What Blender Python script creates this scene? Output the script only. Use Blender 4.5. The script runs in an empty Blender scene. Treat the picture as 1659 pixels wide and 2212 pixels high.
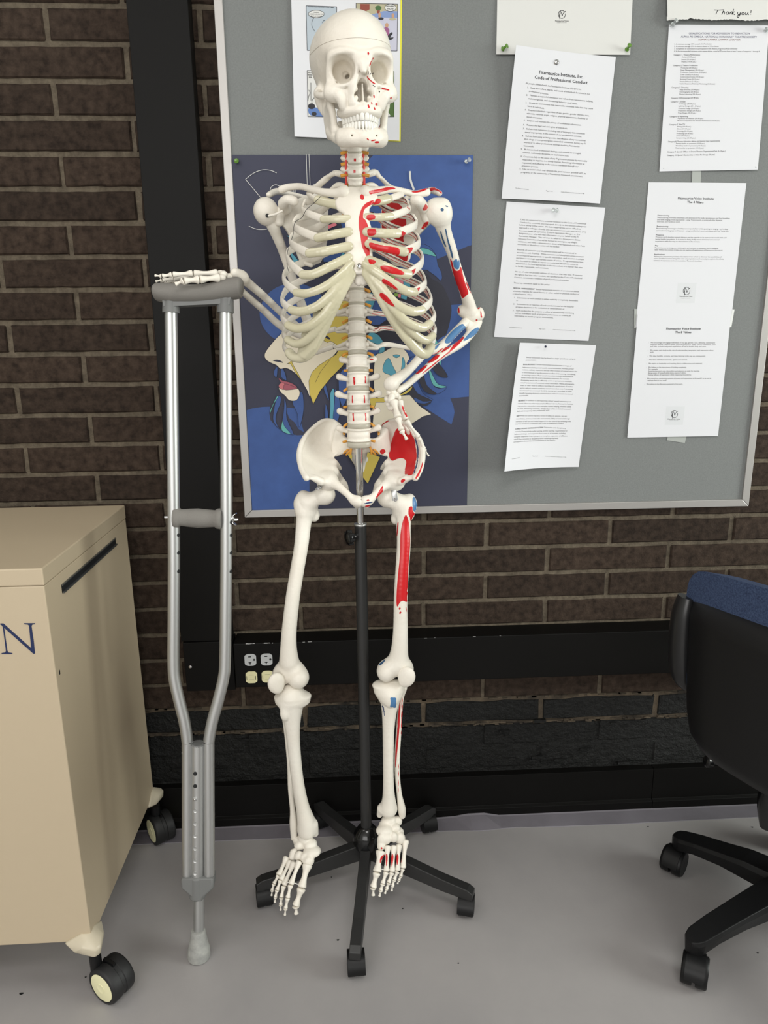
import bpy, bmesh, math, random
import numpy as np
from mathutils import Vector, Matrix
from mathutils.geometry import tessellate_polygon
from mathutils.bvhtree import BVHTree

SC = bpy.context.scene
COL = SC.collection
PI = math.pi

# ------------------------------------------------------------------ camera
CAM = np.array((0.58689, -1.6433, 1.24176))
RV = np.array((0.998664, -0.050537, -0.010803))
UV = np.array((0.022703, 0.241232, 0.970202))
FV = np.array((0.046425, 0.969151, -0.242057))
FPX = 1534.0
cd = bpy.data.cameras.new('camera')
cd.sensor_fit = 'HORIZONTAL'; cd.sensor_width = 36.0; cd.lens = 36.0 * FPX / 1659.0
cd.clip_start = 0.05; cd.clip_end = 50
cam = bpy.data.objects.new('camera', cd); COL.objects.link(cam)
cam.matrix_world = Matrix(((RV[0], UV[0], -FV[0], CAM[0]), (RV[1], UV[1], -FV[1], CAM[1]), (RV[2], UV[2], -FV[2], CAM[2]), (0, 0, 0, 1)))
SC.camera = cam

# ------------------------------------------------------------------ light
SC.view_settings.view_transform = 'Standard'
SC.view_settings.look = 'None'
SC.view_settings.gamma = 1.0
SC.view_settings.use_curve_mapping = False
SC.view_settings.exposure = -0.26
wd = bpy.data.worlds.new('room_world'); SC.world = wd; wd.use_nodes = True
wd.node_tree.nodes['Background'].inputs[0].default_value = (0.80, 0.9, 1.0, 1)
wd.node_tree.nodes['Background'].inputs[1].default_value = 0.35

def area(name, loc, target, sx, sy, power, color):
    l = bpy.data.lights.new(name, 'AREA'); l.shape = 'RECTANGLE'; l.size = sx; l.size_y = sy
    l.energy = power; l.color = color
    o = bpy.data.objects.new(name, l); COL.objects.link(o); o.location = loc
    o.rotation_euler = (Vector(target) - Vector(loc)).to_track_quat('-Z', 'Y').to_euler()
    return o
area('window_daylight_behind', (-0.6, -4.9, 1.75), (0.5, 0, 1.1), 3.6, 1.9, 108, (1.0, 0.985, 0.97))
area('window_daylight_right', (4.2, -1.5, 1.55), (0.6, -0.3, 1.0), 1.5, 1.3, 100, (0.95, 1.0, 0.95))
area('ceiling_panel_light', (0.9, -2.2, 2.85), (0.9, -2.2, 0), 1.2, 0.6, 30, (1.0, 0.975, 0.95))
area('left_brick_fill_light', (-0.8, -1.0, 2.85), (-0.8, -1.0, 0), 1.2, 0.6, 11, (1.0, 0.96, 0.91))  # unseen fill lamp, added to brighten the upper-left bricks and mortar

# ------------------------------------------------------------------ helpers
def V(*a): return np.array(a, float)
def ray(px, py): return FV + RV * (px - 829.5) / FPX - UV * (py - 1106) / FPX
def at(px, py, Y):
    d = ray(px, py); return CAM + (Y - CAM[1]) / d[1] * d
def atz(px, py, Z):
    d = ray(px, py); return CAM + (Z - CAM[2]) / d[2] * d
def lin(c):
    return tuple((v / 255 / 12.92 if v / 255 <= 0.04045 else ((v / 255 + 0.055) / 1.055) ** 2.4) for v in c)
MATS = {}
def mat(name, col, rough=0.5, metal=0.0, spec=0.5, bump=0.0, bscale=200.0, var=0.0, vscale=8.0, col2=None, sss=0, trans=0, coat=0, bdist=0.001, island=0.0):
    if name in MATS: return MATS[name]
    m = bpy.data.materials.new(name); m.use_nodes = True; nt = m.node_tree; N = nt.nodes; L = nt.links
    b = N['Principled BSDF']
    c = lin(col)
    b.inputs['Base Color'].default_value = (*c, 1)
    b.inputs['Roughness'].default_value = rough; b.inputs['Metallic'].default_value = metal
    b.inputs['Specular IOR Level'].default_value = spec
    if sss:
        b.inputs['Subsurface Weight'].default_value = sss; b.inputs['Subsurface Radius'].default_value = (1, .7, .4); b.inputs['Subsurface Scale'].default_value = 0.004
    if trans: b.inputs['Transmission Weight'].default_value = trans
    if coat: b.inputs['Coat Weight'].default_value = coat; b.inputs['Coat Roughness'].default_value = 0.15
    tc = N.new('ShaderNodeTexCoord')
    if var or col2 or island:
        c2 = lin(col2) if col2 else tuple(v * (1 - var) for v in c)
        n = N.new('ShaderNodeTexNoise'); n.inputs['Scale'].default_value = vscale; n.inputs['Detail'].default_value = 6; n.inputs['Roughness'].default_value = 0.6
        L.new(tc.outputs['Object'], n.inputs['Vector'])
        r = N.new('ShaderNodeValToRGB'); r.color_ramp.elements[0].position = 0.32; r.color_ramp.elements[1].position = 0.68
        r.color_ramp.elements[0].color = (*c2, 1); r.color_ramp.elements[1].color = (*c, 1)
        L.new(n.outputs['Fac'], r.inputs['Fac'])
        out = r.outputs['Color']
        if island:
            g = N.new('ShaderNodeNewGeometry'); mp = N.new('ShaderNodeMapRange')
            mp.inputs['To Min'].default_value = 1 - island; mp.inputs['To Max'].default_value = 1 + island
            L.new(g.outputs['Random Per Island'], mp.inputs['Value'])
            mx = N.new('ShaderNodeVectorMath'); mx.operation = 'SCALE'
            L.new(out, mx.inputs[0]); L.new(mp.outputs['Result'], mx.inputs['Scale']); out = mx.outputs['Vector']
        L.new(out, b.inputs['Base Color'])
    if bump:
        n = N.new('ShaderNodeTexNoise'); n.inputs['Scale'].default_value = bscale; n.inputs['Detail'].default_value = 8; n.inputs['Roughness'].default_value = 0.65
        L.new(tc.outputs['Object'], n.inputs['Vector'])
        bp = N.new('ShaderNodeBump'); bp.inputs['Strength'].default_value = bump; bp.inputs['Distance'].default_value = bdist
        L.new(n.outputs['Fac'], bp.inputs['Height']); L.new(bp.outputs['Normal'], b.inputs['Normal'])
    MATS[name] = m
    return m

class MB:
    """collects verts/faces with material slots; build() links them as one mesh object"""
    def __init__(s): s.v = []; s.f = []; s.m = []; s.sm = []
    def add(s, vs, fs, mi=0, smooth=False):
        k = len(s.v); s.v.extend([tuple(float(c) for c in p) for p in vs])
        for f in fs: s.f.append([i + k for i in f]); s.m.append(mi); s.sm.append(smooth)
        return s
    def box(s, a, b, mi=0, R=None, c=None):
        a = np.minimum(a, b) if c is None else np.array(a, float); b_ = b
        x0, y0, z0 = a; x1, y1, z1 = np.maximum(a, b_) if c is None else b_
        vs = [V(x, y, z) for x in (x0, x1) for y in (y0, y1) for z in (z0, z1)]
        if R is not None: vs = [R @ p for p in vs]
        if c is not None: vs = [p + c for p in vs]
        return s.add(vs, [(0, 1, 3, 2), (4, 6, 7, 5), (0, 4, 5, 1), (2, 3, 7, 6), (0, 2, 6, 4), (1, 5, 7, 3)], mi)
    def rbox(s, size, c, R=None, r=0.003, n=3, mi=0):
        """box with rounded vertical (local z) corners and small chamfers"""
        hx, hy, hz = size[0] / 2, size[1] / 2, size[2] / 2; ch = min(r, hz) * 0.6
        ring = []
        for cx, cy, a0 in ((hx - r, hy - r, 0), (-hx + r, hy - r, PI / 2), (-hx + r, -hy + r, PI), (hx - r, -hy + r, 1.5 * PI)):
            for i in range(n + 1):
                a = a0 + PI / 2 * i / n; ring.append((cx, cy, math.cos(a), math.sin(a)))
        lv = []
        for z, q in ((-hz, r - ch), (-hz + ch, r), (hz - ch, r), (hz, r - ch)):
            for cx, cy, ca, sa in ring: lv.append(V(cx + ca * q, cy + sa * q, z))
        m = len(ring); fs = []
        for k in range(3):
            for i in range(m): j = (i + 1) % m; fs.append((k * m + i, k * m + j, (k + 1) * m + j, (k + 1) * m + i))
        fs.append(tuple(range(m))[::-1]); fs.append(tuple(range(3 * m, 4 * m)))
        if R is not None: lv = [R @ p for p in lv]
        return s.add([p + np.array(c, float) for p in lv], fs, mi)
    def tube(s, pts, rad, n=12, mi=0, ref=None, caps=True, smooth=True, samples=None, flat=False):
        """loft along pts; rad = float, list of floats or list of (rx, ry); ref = direction of rx"""
        pts = [np.array(p, float) for p in pts]
        rr_ = rad if isinstance(rad, (list, tuple)) and not (len(rad) == 2 and len(pts) != 2) else [rad] * len(pts)
        rr_ = [(r, r) if not isinstance(r, (tuple, list)) else r for r in rr_]
        if samples: pts, rr_ = resample(pts, rr_, samples)
        vs = []; prev = np.array(ref, float) if ref is not None else None
        for i, p in enumerate(pts):
            t = pts[min(i + 1, len(pts) - 1)] - pts[max(i - 1, 0)]; t /= (np.linalg.norm(t) + 1e-12)
            if prev is None: prev = V(0, 0, 1) if abs(t[2]) < .9 else V(1, 0, 0)
            base = np.array(ref, float) if (ref is not None and flat) else prev
            x = base - t * (base @ t); x /= (np.linalg.norm(x) + 1e-12); prev = x; y = np.cross(t, x)
            for k in range(n):
                a = 2 * PI * k / n; vs.append(p + x * math.cos(a) * rr_[i][0] + y * math.sin(a) * rr_[i][1])
        fs = []
        for i in range(len(pts) - 1):
            for k in range(n): j = (k + 1) % n; fs.append((i * n + k, i * n + j, (i + 1) * n + j, (i + 1) * n + k))
        if caps: fs.append(tuple(range(n))[::-1]); fs.append(tuple(range((len(pts) - 1) * n, len(pts) * n)))
        return s.add(vs, fs, mi, smooth)
    def lathe(s, prof, c, axis=(0, 0, 1), n=24, mi=0, smooth=True):
        ax = np.array(axis, float); ax /= np.linalg.norm(ax)
        c = np.array(c, float)
        return s.tube([c + ax * h for r, h in prof], [max(r, 1e-5) for r, h in prof] if len(prof) != 2 else [(prof[0][0],) * 2, (prof[1][0],) * 2], n=n, mi=mi, smooth=smooth) if False else s._lathe(prof, c, ax, n, mi, smooth)
    def _lathe(s, prof, c, ax, n, mi, smooth):
        x = V(0, 0, 1) if abs(ax[2]) < .9 else V(1, 0, 0); x = x - ax * (x @ ax); x /= np.linalg.norm(x); y = np.cross(ax, x)
        vs = []
        for r, h in prof:
            for k in range(n):
                a = 2 * PI * k / n; vs.append(c + ax * h + (x * math.cos(a) + y * math.sin(a)) * r)
        fs = []
        for i in range(len(prof) - 1):
            for k in range(n): j = (k + 1) % n; fs.append((i * n + k, i * n + j, (i + 1) * n + j, (i + 1) * n + k))
        if prof[0][0] > 1e-4: fs.append(tuple(range(n))[::-1])
        if prof[-1][0] > 1e-4: fs.append(tuple(range((len(prof) - 1) * n, len(prof) * n)))
        return s.add(vs, fs, mi, smooth)
    def hull(s, pts, mi=0, smooth=False):
        bm = bmesh.new()
        for p in pts: bm.verts.new(tuple(p))
        bmesh.ops.convex_hull(bm, input=bm.verts)
        bmesh.ops.delete(bm, geom=[v for v in bm.verts if not v.link_faces], context='VERTS')
        bm.verts.index_update()
        s.add([v.co for v in bm.verts], [[v.index for v in f.verts] for f in bm.faces], mi, smooth); bm.free(); return s
    def poly(s, pts3, mi=0, thick=None):
        """flat polygon (may be concave), optional extrusion vector"""
        p = [Vector(q) for q in pts3]
        tris = tessellate_polygon([p]); n = len(p)
        if thick is None: return s.add(p, [tuple(t) for t in tris], mi)
        q = [v + Vector(thick) for v in p]
        fs = [tuple(t) for t in tris] + [tuple(i + n for i in t[::-1]) for t in tris]
        fs += [(i, (i + 1) % n, (i + 1) % n + n, i + n) for i in range(n)]
        return s.add(p + q, fs, mi)
    def build(s, name, mats, parent=None, autosmooth=None, bevel=None, subsurf=0, normals=True):
        me = bpy.data.meshes.new(name)
        vs = np.array(s.v, float) if s.v else np.zeros((0, 3))
        off = np.zeros(3)
        if parent is not None: off = wloc(parent)
        elif len(vs): off = np.array(((vs[:, 0].min() + vs[:, 0].max()) / 2, (vs[:, 1].min() + vs[:, 1].max()) / 2, vs[:, 2].min()))
        me.from_pydata([tuple(p) for p in (vs - off)], [], s.f)
        for m in (mats if isinstance(mats, (list, tuple)) else [mats]): me.materials.append(m)
        me.polygons.foreach_set('material_index', s.m)
        me.polygons.foreach_set('use_smooth', s.sm)
        if normals:
            bm = bmesh.new(); bm.from_mesh(me); bmesh.ops.recalc_face_normals(bm, faces=bm.faces); bm.to_mesh(me); bm.free()
        me.update()
        if any(s.sm) and len(s.f) < 6000: me.set_sharp_from_angle(angle=math.radians(52))
        o = bpy.data.objects.new(name, me); COL.objects.link(o)
        if parent is not None: o.parent = parent
        else: o.location = off
        if bevel:
            md = o.modifiers.new('bevel', 'BEVEL'); md.width = bevel; md.segments = 2; md.limit_method = 'ANGLE'; md.angle_limit = math.radians(40)
        if subsurf:
            md = o.modifiers.new('sub', 'SUBSURF'); md.levels = subsurf; md.render_levels = subsurf
        return o

def wloc(o):
    l = np.zeros(3)
    while o is not None: l += np.array(o.location); o = o.parent
    return l
def cr(P, t):
    """Catmull-Rom through rows of P at parameter t in [0, n-1]"""
    n = len(P); i = min(int(t), n - 2); u = t - i
    p0, p1, p2, p3 = P[max(i - 1, 0)], P[i], P[i + 1], P[min(i + 2, n - 1)]
    return 0.5 * ((2 * p1) + (-p0 + p2) * u + (2 * p0 - 5 * p1 + 4 * p2 - p3) * u * u + (-p0 + 3 * p1 - 3 * p2 + p3) * u ** 3)
def resample(pts, rads, m):
    A = np.array([list(p) + list(r) for p, r in zip(pts, rads)], float)
    out = [cr(A, (len(A) - 1) * i / (m - 1)) for i in range(m)]
    return [a[:3] for a in out], [tuple(max(v, 1e-5) for v in a[3:5]) for a in out]
def smoothline(pts, m=6, closed=False):
    P = [np.array(p, float) for p in pts]
    if closed:
        n = len(P); out = []
        for i in range(n):
            p0, p1, p2, p3 = P[i - 1], P[i], P[(i + 1) % n], P[(i + 2) % n]
            for k in range(m):
                u = k / m; out.append(0.5 * ((2 * p1) + (-p0 + p2) * u + (2 * p0 - 5 * p1 + 4 * p2 - p3) * u * u + (-p0 + 3 * p1 - 3 * p2 + p3) * u ** 3))
        return out
    A = np.array(P); return [cr(A, (len(A) - 1) * i / ((len(A) - 1) * m)) for i in range((len(A) - 1) * m + 1)]
def thing(name, label, cat, loc, group=None):
    o = bpy.data.objects.new(name, None); o.empty_display_size = 0.05; COL.objects.link(o); o.location = tuple(loc)
    return tag(o, label, cat, group)
def tag(o, label=None, cat=None, group=None, kind=None):
    if label: o['label'] = label
    if cat: o['category'] = cat
    if group: o['group'] = group
    if kind: o['kind'] = kind
    return o
def struct(o, label=None): o['kind'] = 'structure'; return tag(o, label)
def rot(axis, ang):
    return np.array(Matrix.Rotation(ang, 3, Vector(axis)))
def frame(x, z):
    """rotation with local z along z and local x near x"""
    z = np.array(z, float); z /= np.linalg.norm(z); x = np.array(x, float); x = x - z * (x @ z); x /= np.linalg.norm(x)
    return np.array((x, np.cross(z, x), z)).T
# ------------------------------------------------------------------ materials
BRICK = mat('brown_brick', (66, 54, 45), .8, spec=.2, bump=1, bscale=230, col2=(36, 27, 21), vscale=60, island=.16, bdist=.002)
MORTAR = mat('sandy_mortar', (116, 106, 91), .9, spec=.2, bump=1, bscale=260, col2=(84, 76, 65), vscale=60, bdist=.003)
BPAINT = mat('black_painted_brick', (21, 21, 20), .5, spec=.35, bump=1, bscale=55, col2=(12, 12, 11), vscale=30, island=.2, bdist=.012)
PMORT = mat('flaking_mortar', (104, 91, 74), .9, bump=1, bscale=150, col2=(22, 20, 18), vscale=11, bdist=.003)
BLKMET = mat('black_enamel_metal', (13, 12, 11), .5, spec=.14, bump=.08, bscale=300)
FLOOR = mat('grey_floor_paint', (164, 160, 159), .42, spec=.45, bump=.12, bscale=60, col2=(150, 147, 147), vscale=2.2, bdist=.0015)
STRIPM = mat('lilac_floor_paint', (122, 118, 125), .5, bump=.2, bscale=50, col2=(108, 104, 110), vscale=7)
WALLM = mat('pale_wall_paint', (222, 222, 218), .8)
FABRIC = mat('grey_board_cloth', (126, 129, 128), .95, bump=.5, bscale=900, col2=(117, 120, 119), vscale=300)
ALU = mat('brushed_aluminium', (196, 197, 196), .40, metal=.92, bump=.03, bscale=500)
ALUF = mat('satin_aluminium_frame', (176, 173, 170), .45, metal=.6)
CHROME = mat('polished_chrome', (215, 215, 215), .12, metal=1)
PAPER = mat('white_paper', (218, 219, 223), .8, spec=.2)
PAPERW = mat('cream_white_paper', (214, 214, 211), .85, spec=.15)
INK = mat('black_ink', (38, 38, 42), .8)
INKG = mat('grey_ink', (120, 120, 124), .8)
INKB = mat('blue_black_ink', (45, 50, 88), .8)
INKR = mat('brown_red_ink', (125, 90, 80), .8)
YPAP = mat('yellow_paper', (235, 228, 70), .8)
TAPE = mat('matte_tape', (168, 172, 168), .35, spec=.6)
TAPEW = mat('white_tape', (222, 224, 222), .35, spec=.6)
GRUB = mat('grey_foam_rubber', (124, 121, 116), .9, bump=.4, bscale=500)
GPLA = mat('grey_plastic', (112, 113, 112), .5)
TIPR = mat('scuffed_grey_rubber', (140, 141, 138), .7, col2=(165, 165, 160), vscale=60, bump=.4, bscale=80)
BPLA = mat('black_plastic', (15, 15, 16), .45, spec=.3, bump=.1, bscale=400)
BPLS = mat('glossy_black_plastic', (14, 14, 15), .16)
BRUB = mat('black_rubber', (26, 26, 27), .55, bump=.15, bscale=200)
CASE = mat('beige_powder_coat', (190, 174, 148), .42, bump=.15, bscale=700, bdist=.0004)
CASET = mat('beige_moulding', (200, 190, 168), .38)
DARK = mat('dark_recess', (18, 20, 22), .6)
CREAM = mat('cream_plastic', (238, 234, 190), .4)
GOUT = mat('grey_outlet_plastic', (182, 184, 185), .4)
COUT = mat('ivory_outlet_plastic', (222, 216, 172), .4)
NBLUE = mat('navy_vinyl', (13, 32, 76), .5)
BLUEF = mat('blue_chair_fabric', (66, 80, 108), .95, spec=.2, bump=.8, bscale=700, col2=(40, 50, 74), vscale=400)
CLEARP = mat('clear_pin_plastic', (235, 240, 240), .08, trans=.75)
GREENP = mat('green_pin_plastic', (120, 170, 70), .1, trans=.45)
NAVYP = mat('navy_pin_plastic', (20, 30, 60), .3)

# ------------------------------------------------------------------ room shell
BZ0 = 1.885; CH = .0677; BL = .3048; MJ = .0105
def rnd(a): return random.uniform(-a, a)
random.seed(4)
m = MB()
X0, X1, ZT = -2.2, 4.0, 2.9
m.box((X0 - .2, .0045, 0), (X1 + .2, .2, ZT), 1)                      # mortar bed behind the brick faces
m.box((X0, .0035, BZ0 - 24.12 * CH), (X1, .0046, BZ0 - 22.95 * CH), 3); m.box((X0, .0022, 0), (X1, .0046, BZ0 - 24.12 * CH), 2)
k = -14
while BZ0 - (k + 1) * CH > -.04:
    zt = BZ0 - k * CH - MJ / 2; zb = BZ0 - (k + 1) * CH + MJ / 2
    off = 0 if k % 2 == 0 else BL / 2
    n0 = int((X0 - off) / BL) - 1
    x = n0 * BL + off
    while x < X1:
        xa = max(x + MJ / 2 + rnd(.0012), X0); xb = min(x + BL - MJ / 2 + rnd(.0012), X1)
        if xb - xa > .02 and zt < ZT and zb > -.03:
            low = k >= 23
            # slightly irregular brick face, built as a small grid so its arris wobbles
            nx = 10; ja = .0011 if not low else .003
            vs = []; rows = [zb, zb + .003, zt - .003, zt]
            for ri, z in enumerate(rows):
                for i in range(nx + 1):
                    u_ = i / nx; edge = ri in (0, 3) or i in (0, nx)
                    vs.append(V(xa + (xb - xa) * u_ + (rnd(ja) if i in (0, nx) else 0), (.003 if edge else -.0005) + (rnd(.0012) if low else rnd(.0004)), z + (rnd(ja) if ri in (0, 3) else 0)))
            # pull second column in so the edge bevel is narrow
            for r_ in range(4):
                vs[r_ * (nx + 1) + 1][0] = xa + .003; vs[r_ * (nx + 1) + nx - 1][0] = xb - .003
            fs = [(r_ * (nx + 1) + i, r_ * (nx + 1) + i + 1, (r_ + 1) * (nx + 1) + i + 1, (r_ + 1) * (nx + 1) + i) for r_ in range(3) for i in range(nx)]
            b = len(vs); ring = [i for i in range(nx + 1)] + [(r_) * (nx + 1) + nx for r_ in (1, 2)] + [3 * (nx + 1) + i for i in range(nx, -1, -1)] + [r_ * (nx + 1) for r_ in (2, 1)]
            back = [V(vs[i][0], .008, vs[i][2]) for i in ring]
            vs += back
            fs += [(ring[i], b + i, b + (i + 1) % len(ring), ring[(i + 1) % len(ring)]) for i in range(len(ring))]
            m.add(vs, fs, 2 if low else 0, False)
        x += BL
    k += 1
# peeling paint ridge where the black paint starts and the chipped mortar line below it
for (zz, n_, sc_, mi_) in ((BZ0 - 23 * CH + .003, 260, .0016, 3), (BZ0 - 24 * CH, 300, .0032, 3), (BZ0 - 24 * CH - .003, 160, .003, 3)):
    for i in range(n_):
        xx = rnd(2.2) + .6; w_ = random.uniform(.004, .02); h_ = random.uniform(.4, 1) * sc_
        m.box((xx, -.003 - h_ * .5, zz + rnd(.0015)), (xx + w_, .004, zz + h_ + rnd(.0015)), mi_)
for i in range(60):
    xx = rnd(2.0) + .6; zz = random.uniform(.12, .26); s_ = random.uniform(.003, .008)
    m.box((xx, -.004 - s_ * .3, zz), (xx + s_ * 4, .004, zz + s_), 2)
wb = m.build('wall_back', [BRICK, MORTAR, BPAINT, PMORT]); struct(wb, 'dark brown brick wall with sandy mortar and black-painted lowest courses')

m = MB(); m.box((X0 - .2, -5.6, -.05), (X1 + .6, .2, 0))
flo = m.build('floor', FLOOR); struct(flo, 'smooth grey painted floor with faint stains')
for px_, py_, r_ in ((730, 2031, .0028), (46, 2147, .004), (185, 2111, .002), (1637, 2059, .0022), (1625, 1787, .003), (870, 1963, .0018), (716, 1895, .0018), (1400, 1786, .002), (990, 2081, .0018)):
    pz = atz(px_, py_, 0); mq = MB(); mq.hull([(pz[0] + r_ * math.cos(a) * (1 + .5 * math.sin(3 * a)), pz[1] + r_ * .6 * math.sin(a), z_) for a in np.linspace(0, 6.28, 9)[:-1] for z_ in (0, .0008)]); mq.build('floor_speck', DARK, flo)
m = MB(); m.box((X0 - .2, -5.6, ZT), (X1 + .6, .2, ZT + .05)); struct(m.build('ceiling', WALLM))
m = MB(); m.box((X0 - .25, -5.6, 0), (X0 - .15, .2, ZT)); struct(m.build('wall_left', WALLM))
m = MB(); m.box((X1 + .5, -5.6, 0), (X1 + .6, .2, ZT)); struct(m.build('wall_right', WALLM))
m = MB(); m.box((X0 - .2, -5.65, 0), (X1 + .6, -5.55, ZT)); struct(m.build('wall_front', WALLM))
# painted band on the floor along the wall with a lifted lip
m = MB(); xs = np.linspace(X0, X1, 160); random.seed(2)
prof = []
for x in xs:
    lift = .012 * math.exp(-((x - .905) / .05) ** 2) - .006 * math.exp(-((x - .98) / .05) ** 2)
    e = -.0780 - lift * .5 + .0012 * math.sin(x * 9) + rnd(.0006)
    prof.append([(x, -.005, .0055), (x, -.030 - lift * .2, .0055 + max(lift, 0)), (x, -.034 - lift * .2, .0038 + max(lift, 0) * .9), (x, e, .0014), (x, e - .001, 0)])
vs = [p for r_ in prof for p in r_]; fs = [(i * 5 + j, i * 5 + j + 1, (i + 1) * 5 + j + 1, (i + 1) * 5 + j) for i in range(len(xs) - 1) for j in range(4)]
m.add(vs, fs); struct(m.build('trim_1', STRIPM), 'lilac grey painted lip where floor meets wall')
# black metal skirting
m = MB()
for xa, xb in ((X0, 1.372), (1.3735, X1)):
    m.add([(x, y, z) for x in (xa, xb) for y, z in ((0, .1185), (-.021, .1185), (-.022, .030), (-.030, .026), (-.030, .003), (0, .003))],
          [(0, 1, 7, 6), (1, 2, 8, 7), (2, 3, 9, 8), (3, 4, 10, 9), (4, 5, 11, 10), (0, 5, 4, 3, 2, 1), (6, 7, 8, 9, 10, 11)])
struct(m.build('baseboard_back', BLKMET, bevel=.0008), 'black metal skirting channel along foot of the brick wall')

# ------------------------------------------------------------------ raceways
root = thing('vertical_raceway', 'tall black metal raceway running down the brick wall behind the crutch', 'raceway', (.232, -.02, .40))
m = MB(); m.box((.1722, -.040, .531), (.2912, .0035, ZT - .005)); m.build('cover', BLKMET, root, bevel=.0012)
m = MB(); m.box((.1765, -.044, .402), (.2950, .0035, .530)); j = m.build('junction_box', BLKMET, root, bevel=.0012)
for x, z in ((.190, .4975 - .03), (.253, .418), (.279, .512)):
    m = MB(); m.lathe([(.004, 0), (.0038, .0015), (.001, .002)], (x, -.044, z), (0, -1, 0), 10); m.build('screw', CHROME, j)
root = thing('horizontal_raceway', 'long black metal raceway with four power outlets under the noticeboard', 'raceway', (1.1, -.03, .415))
m = MB(); m.box((.2990, -.060, .4155), (X1 - .02, .0035, .5305)); cov = m.build('cover', BLKMET, root, bevel=.0018)
def outlet(cx, cz, mt, slots):
    mm = MB(); ring = []
    hw, hh = .0138, .0165
    for i in range(28):
        a = 2 * PI * i / 28; x_ = max(-hw, min(hw, math.cos(a) * hh * 1.05)); z_ = max(-hh * .92, min(hh * .92, math.sin(a) * hh)); ring.append((cx + x_, -.0602, cz + z_))
    mm.poly(ring, 0, (0, -.0022, 0)); o = mm.build('power_outlet', mt, root, bevel=.0004)
    s = MB()
    if slots == 'T':
        for a, b in (((-.0045, .0075), (.0025, .0098)), ((-.0045, -.0075), (.0025, -.0055)), ((-.002, -.0115), (0, -.0075))):
            s.box((cx + a[0], -.0624, cz + a[1]), (cx + b[0], -.0628, cz + b[1]))
        s.lathe([(.0026, 0), (.0026, .0004)], (cx + .0092, -.0624, cz + .0005), (0, -1, 0), 12)
    else:
        s.box((cx - .0118, -.0624, cz - .006), (cx - .0108, -.0628, cz + .004)); s.box((cx + .0095, -.0624, cz - .006), (cx + .0105, -.0628, cz + .004))
        for z_ in (-.0062, .0062): s.box((cx - .006, -.0624, cz + z_), (cx + .006, -.06255, cz + z_ + .0004))
    s.build('slot', DARK, o)
for (px, py, mt, k_) in ((541, 1425, GOUT, 'T'), (576, 1424, GOUT, 'T'), (543.5, 1462.5, COUT, 'F'), (578, 1461, COUT, 'F')):
    p = at(px, py, -.06); outlet(p[0], p[2], mt, k_)
m = MB(); random.seed(9)
for i in range(26):
    x = .32 + abs(rnd(.12)) + (.0 if i < 18 else .6 * random.random()); w_ = random.uniform(.002, .010)
    m.box((x, -.0603, .5295 + rnd(.0008)), (x + w_, -.0595, .5306 + rnd(.0006)))
tag(m.build('paint_chips', mat('bare_metal_chip', (200, 200, 200), .5, metal=.6), root), kind='stuff')

# ------------------------------------------------------------------ notice board
FY = -.0225; BX0, BX1, BZB, BZT = .3385, 1.5465, .8305, 2.05
root = thing('bulletin_board', 'large grey cloth noticeboard in an aluminium frame on the brick wall', 'noticeboard', ((BX0 + BX1) / 2, 0, BZB))
m = MB(); m.box((BX0 + .006, -.0165, BZB + .006), (BX1 - .006, .003, BZT - .006)); m.build('cloth_panel', FABRIC, root)
FW = .0175
def rail(pts):
    mm = MB(); (a, b, c_, d) = pts
    vs = [(x, FY, z) for x, z in pts] + [(x, .003, z) for x, z in pts]
    mm.add(vs, [(0, 1, 2, 3), (7, 6, 5, 4), (0, 4, 5, 1), (1, 5, 6, 2), (2, 6, 7, 3), (3, 7, 4, 0)]); mm.build('frame_rail', ALUF, root, bevel=.0012)
g_ = .0003
rail([(BX0, BZB + g_), (BX0 + FW, BZB + FW + g_), (BX0 + FW, BZT - FW), (BX0, BZT)])
rail([(BX1, BZB + g_), (BX1, BZT), (BX1 - FW, BZT - FW), (BX1 - FW, BZB + FW + g_)])
rail([(BX0 + g_, BZB), (BX1 - g_, BZB), (BX1 - FW - g_, BZB + FW), (BX0 + FW + g_, BZB + FW)])
rail([(BX0, BZT), (BX0 + FW, BZT - FW), (BX1 - FW, BZT - FW), (BX1, BZT)])

# ------------------------------------------------------------------ paper helpers
CROP = dict(a=(1070, 0, 5.026), b=(1060, 430, 6.381), c=(1070, 730, 7.213), d=(1410, 0, 5.819), e=(1350, 380, 6.144), f=(1340, 660, 6.381), g=(620, 0, 6.381),
            A=(490, 330, 5.925), B=(770, 330, 5.925), C=(490, 600, 5.925), D=(770, 600, 5.925), E=(490, 860, 5.925), F=(770, 820, 5.925),
            S=(600, 0, 5.184), R=(520, 340, 3.072), P=(520, 740, 3.072), L=(560, 1020, 4.425), T=(560, 1500, 4.425), H=(320, 570, 7.541), W=(320, 560, 4.879),
            U=(820, 780, 10.057), M=(940, 400, 5.825), X=(0, 1040, 3.95), Y=(0, 1600, 3.614), Z=(330, 1080, 4.255), Q=(330, 1560, 4.096), V=(1380, 1180, 3.688), O=(1380, 1720, 4.495), N=(520, 1620, 3.072))
def cp(k, x, y): o = CROP[k]; return (o[0] + x / o[2], o[1] + y / o[2])
def cat_(k, x, y, Y): return at(*cp(k, x, y), Y)

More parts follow.
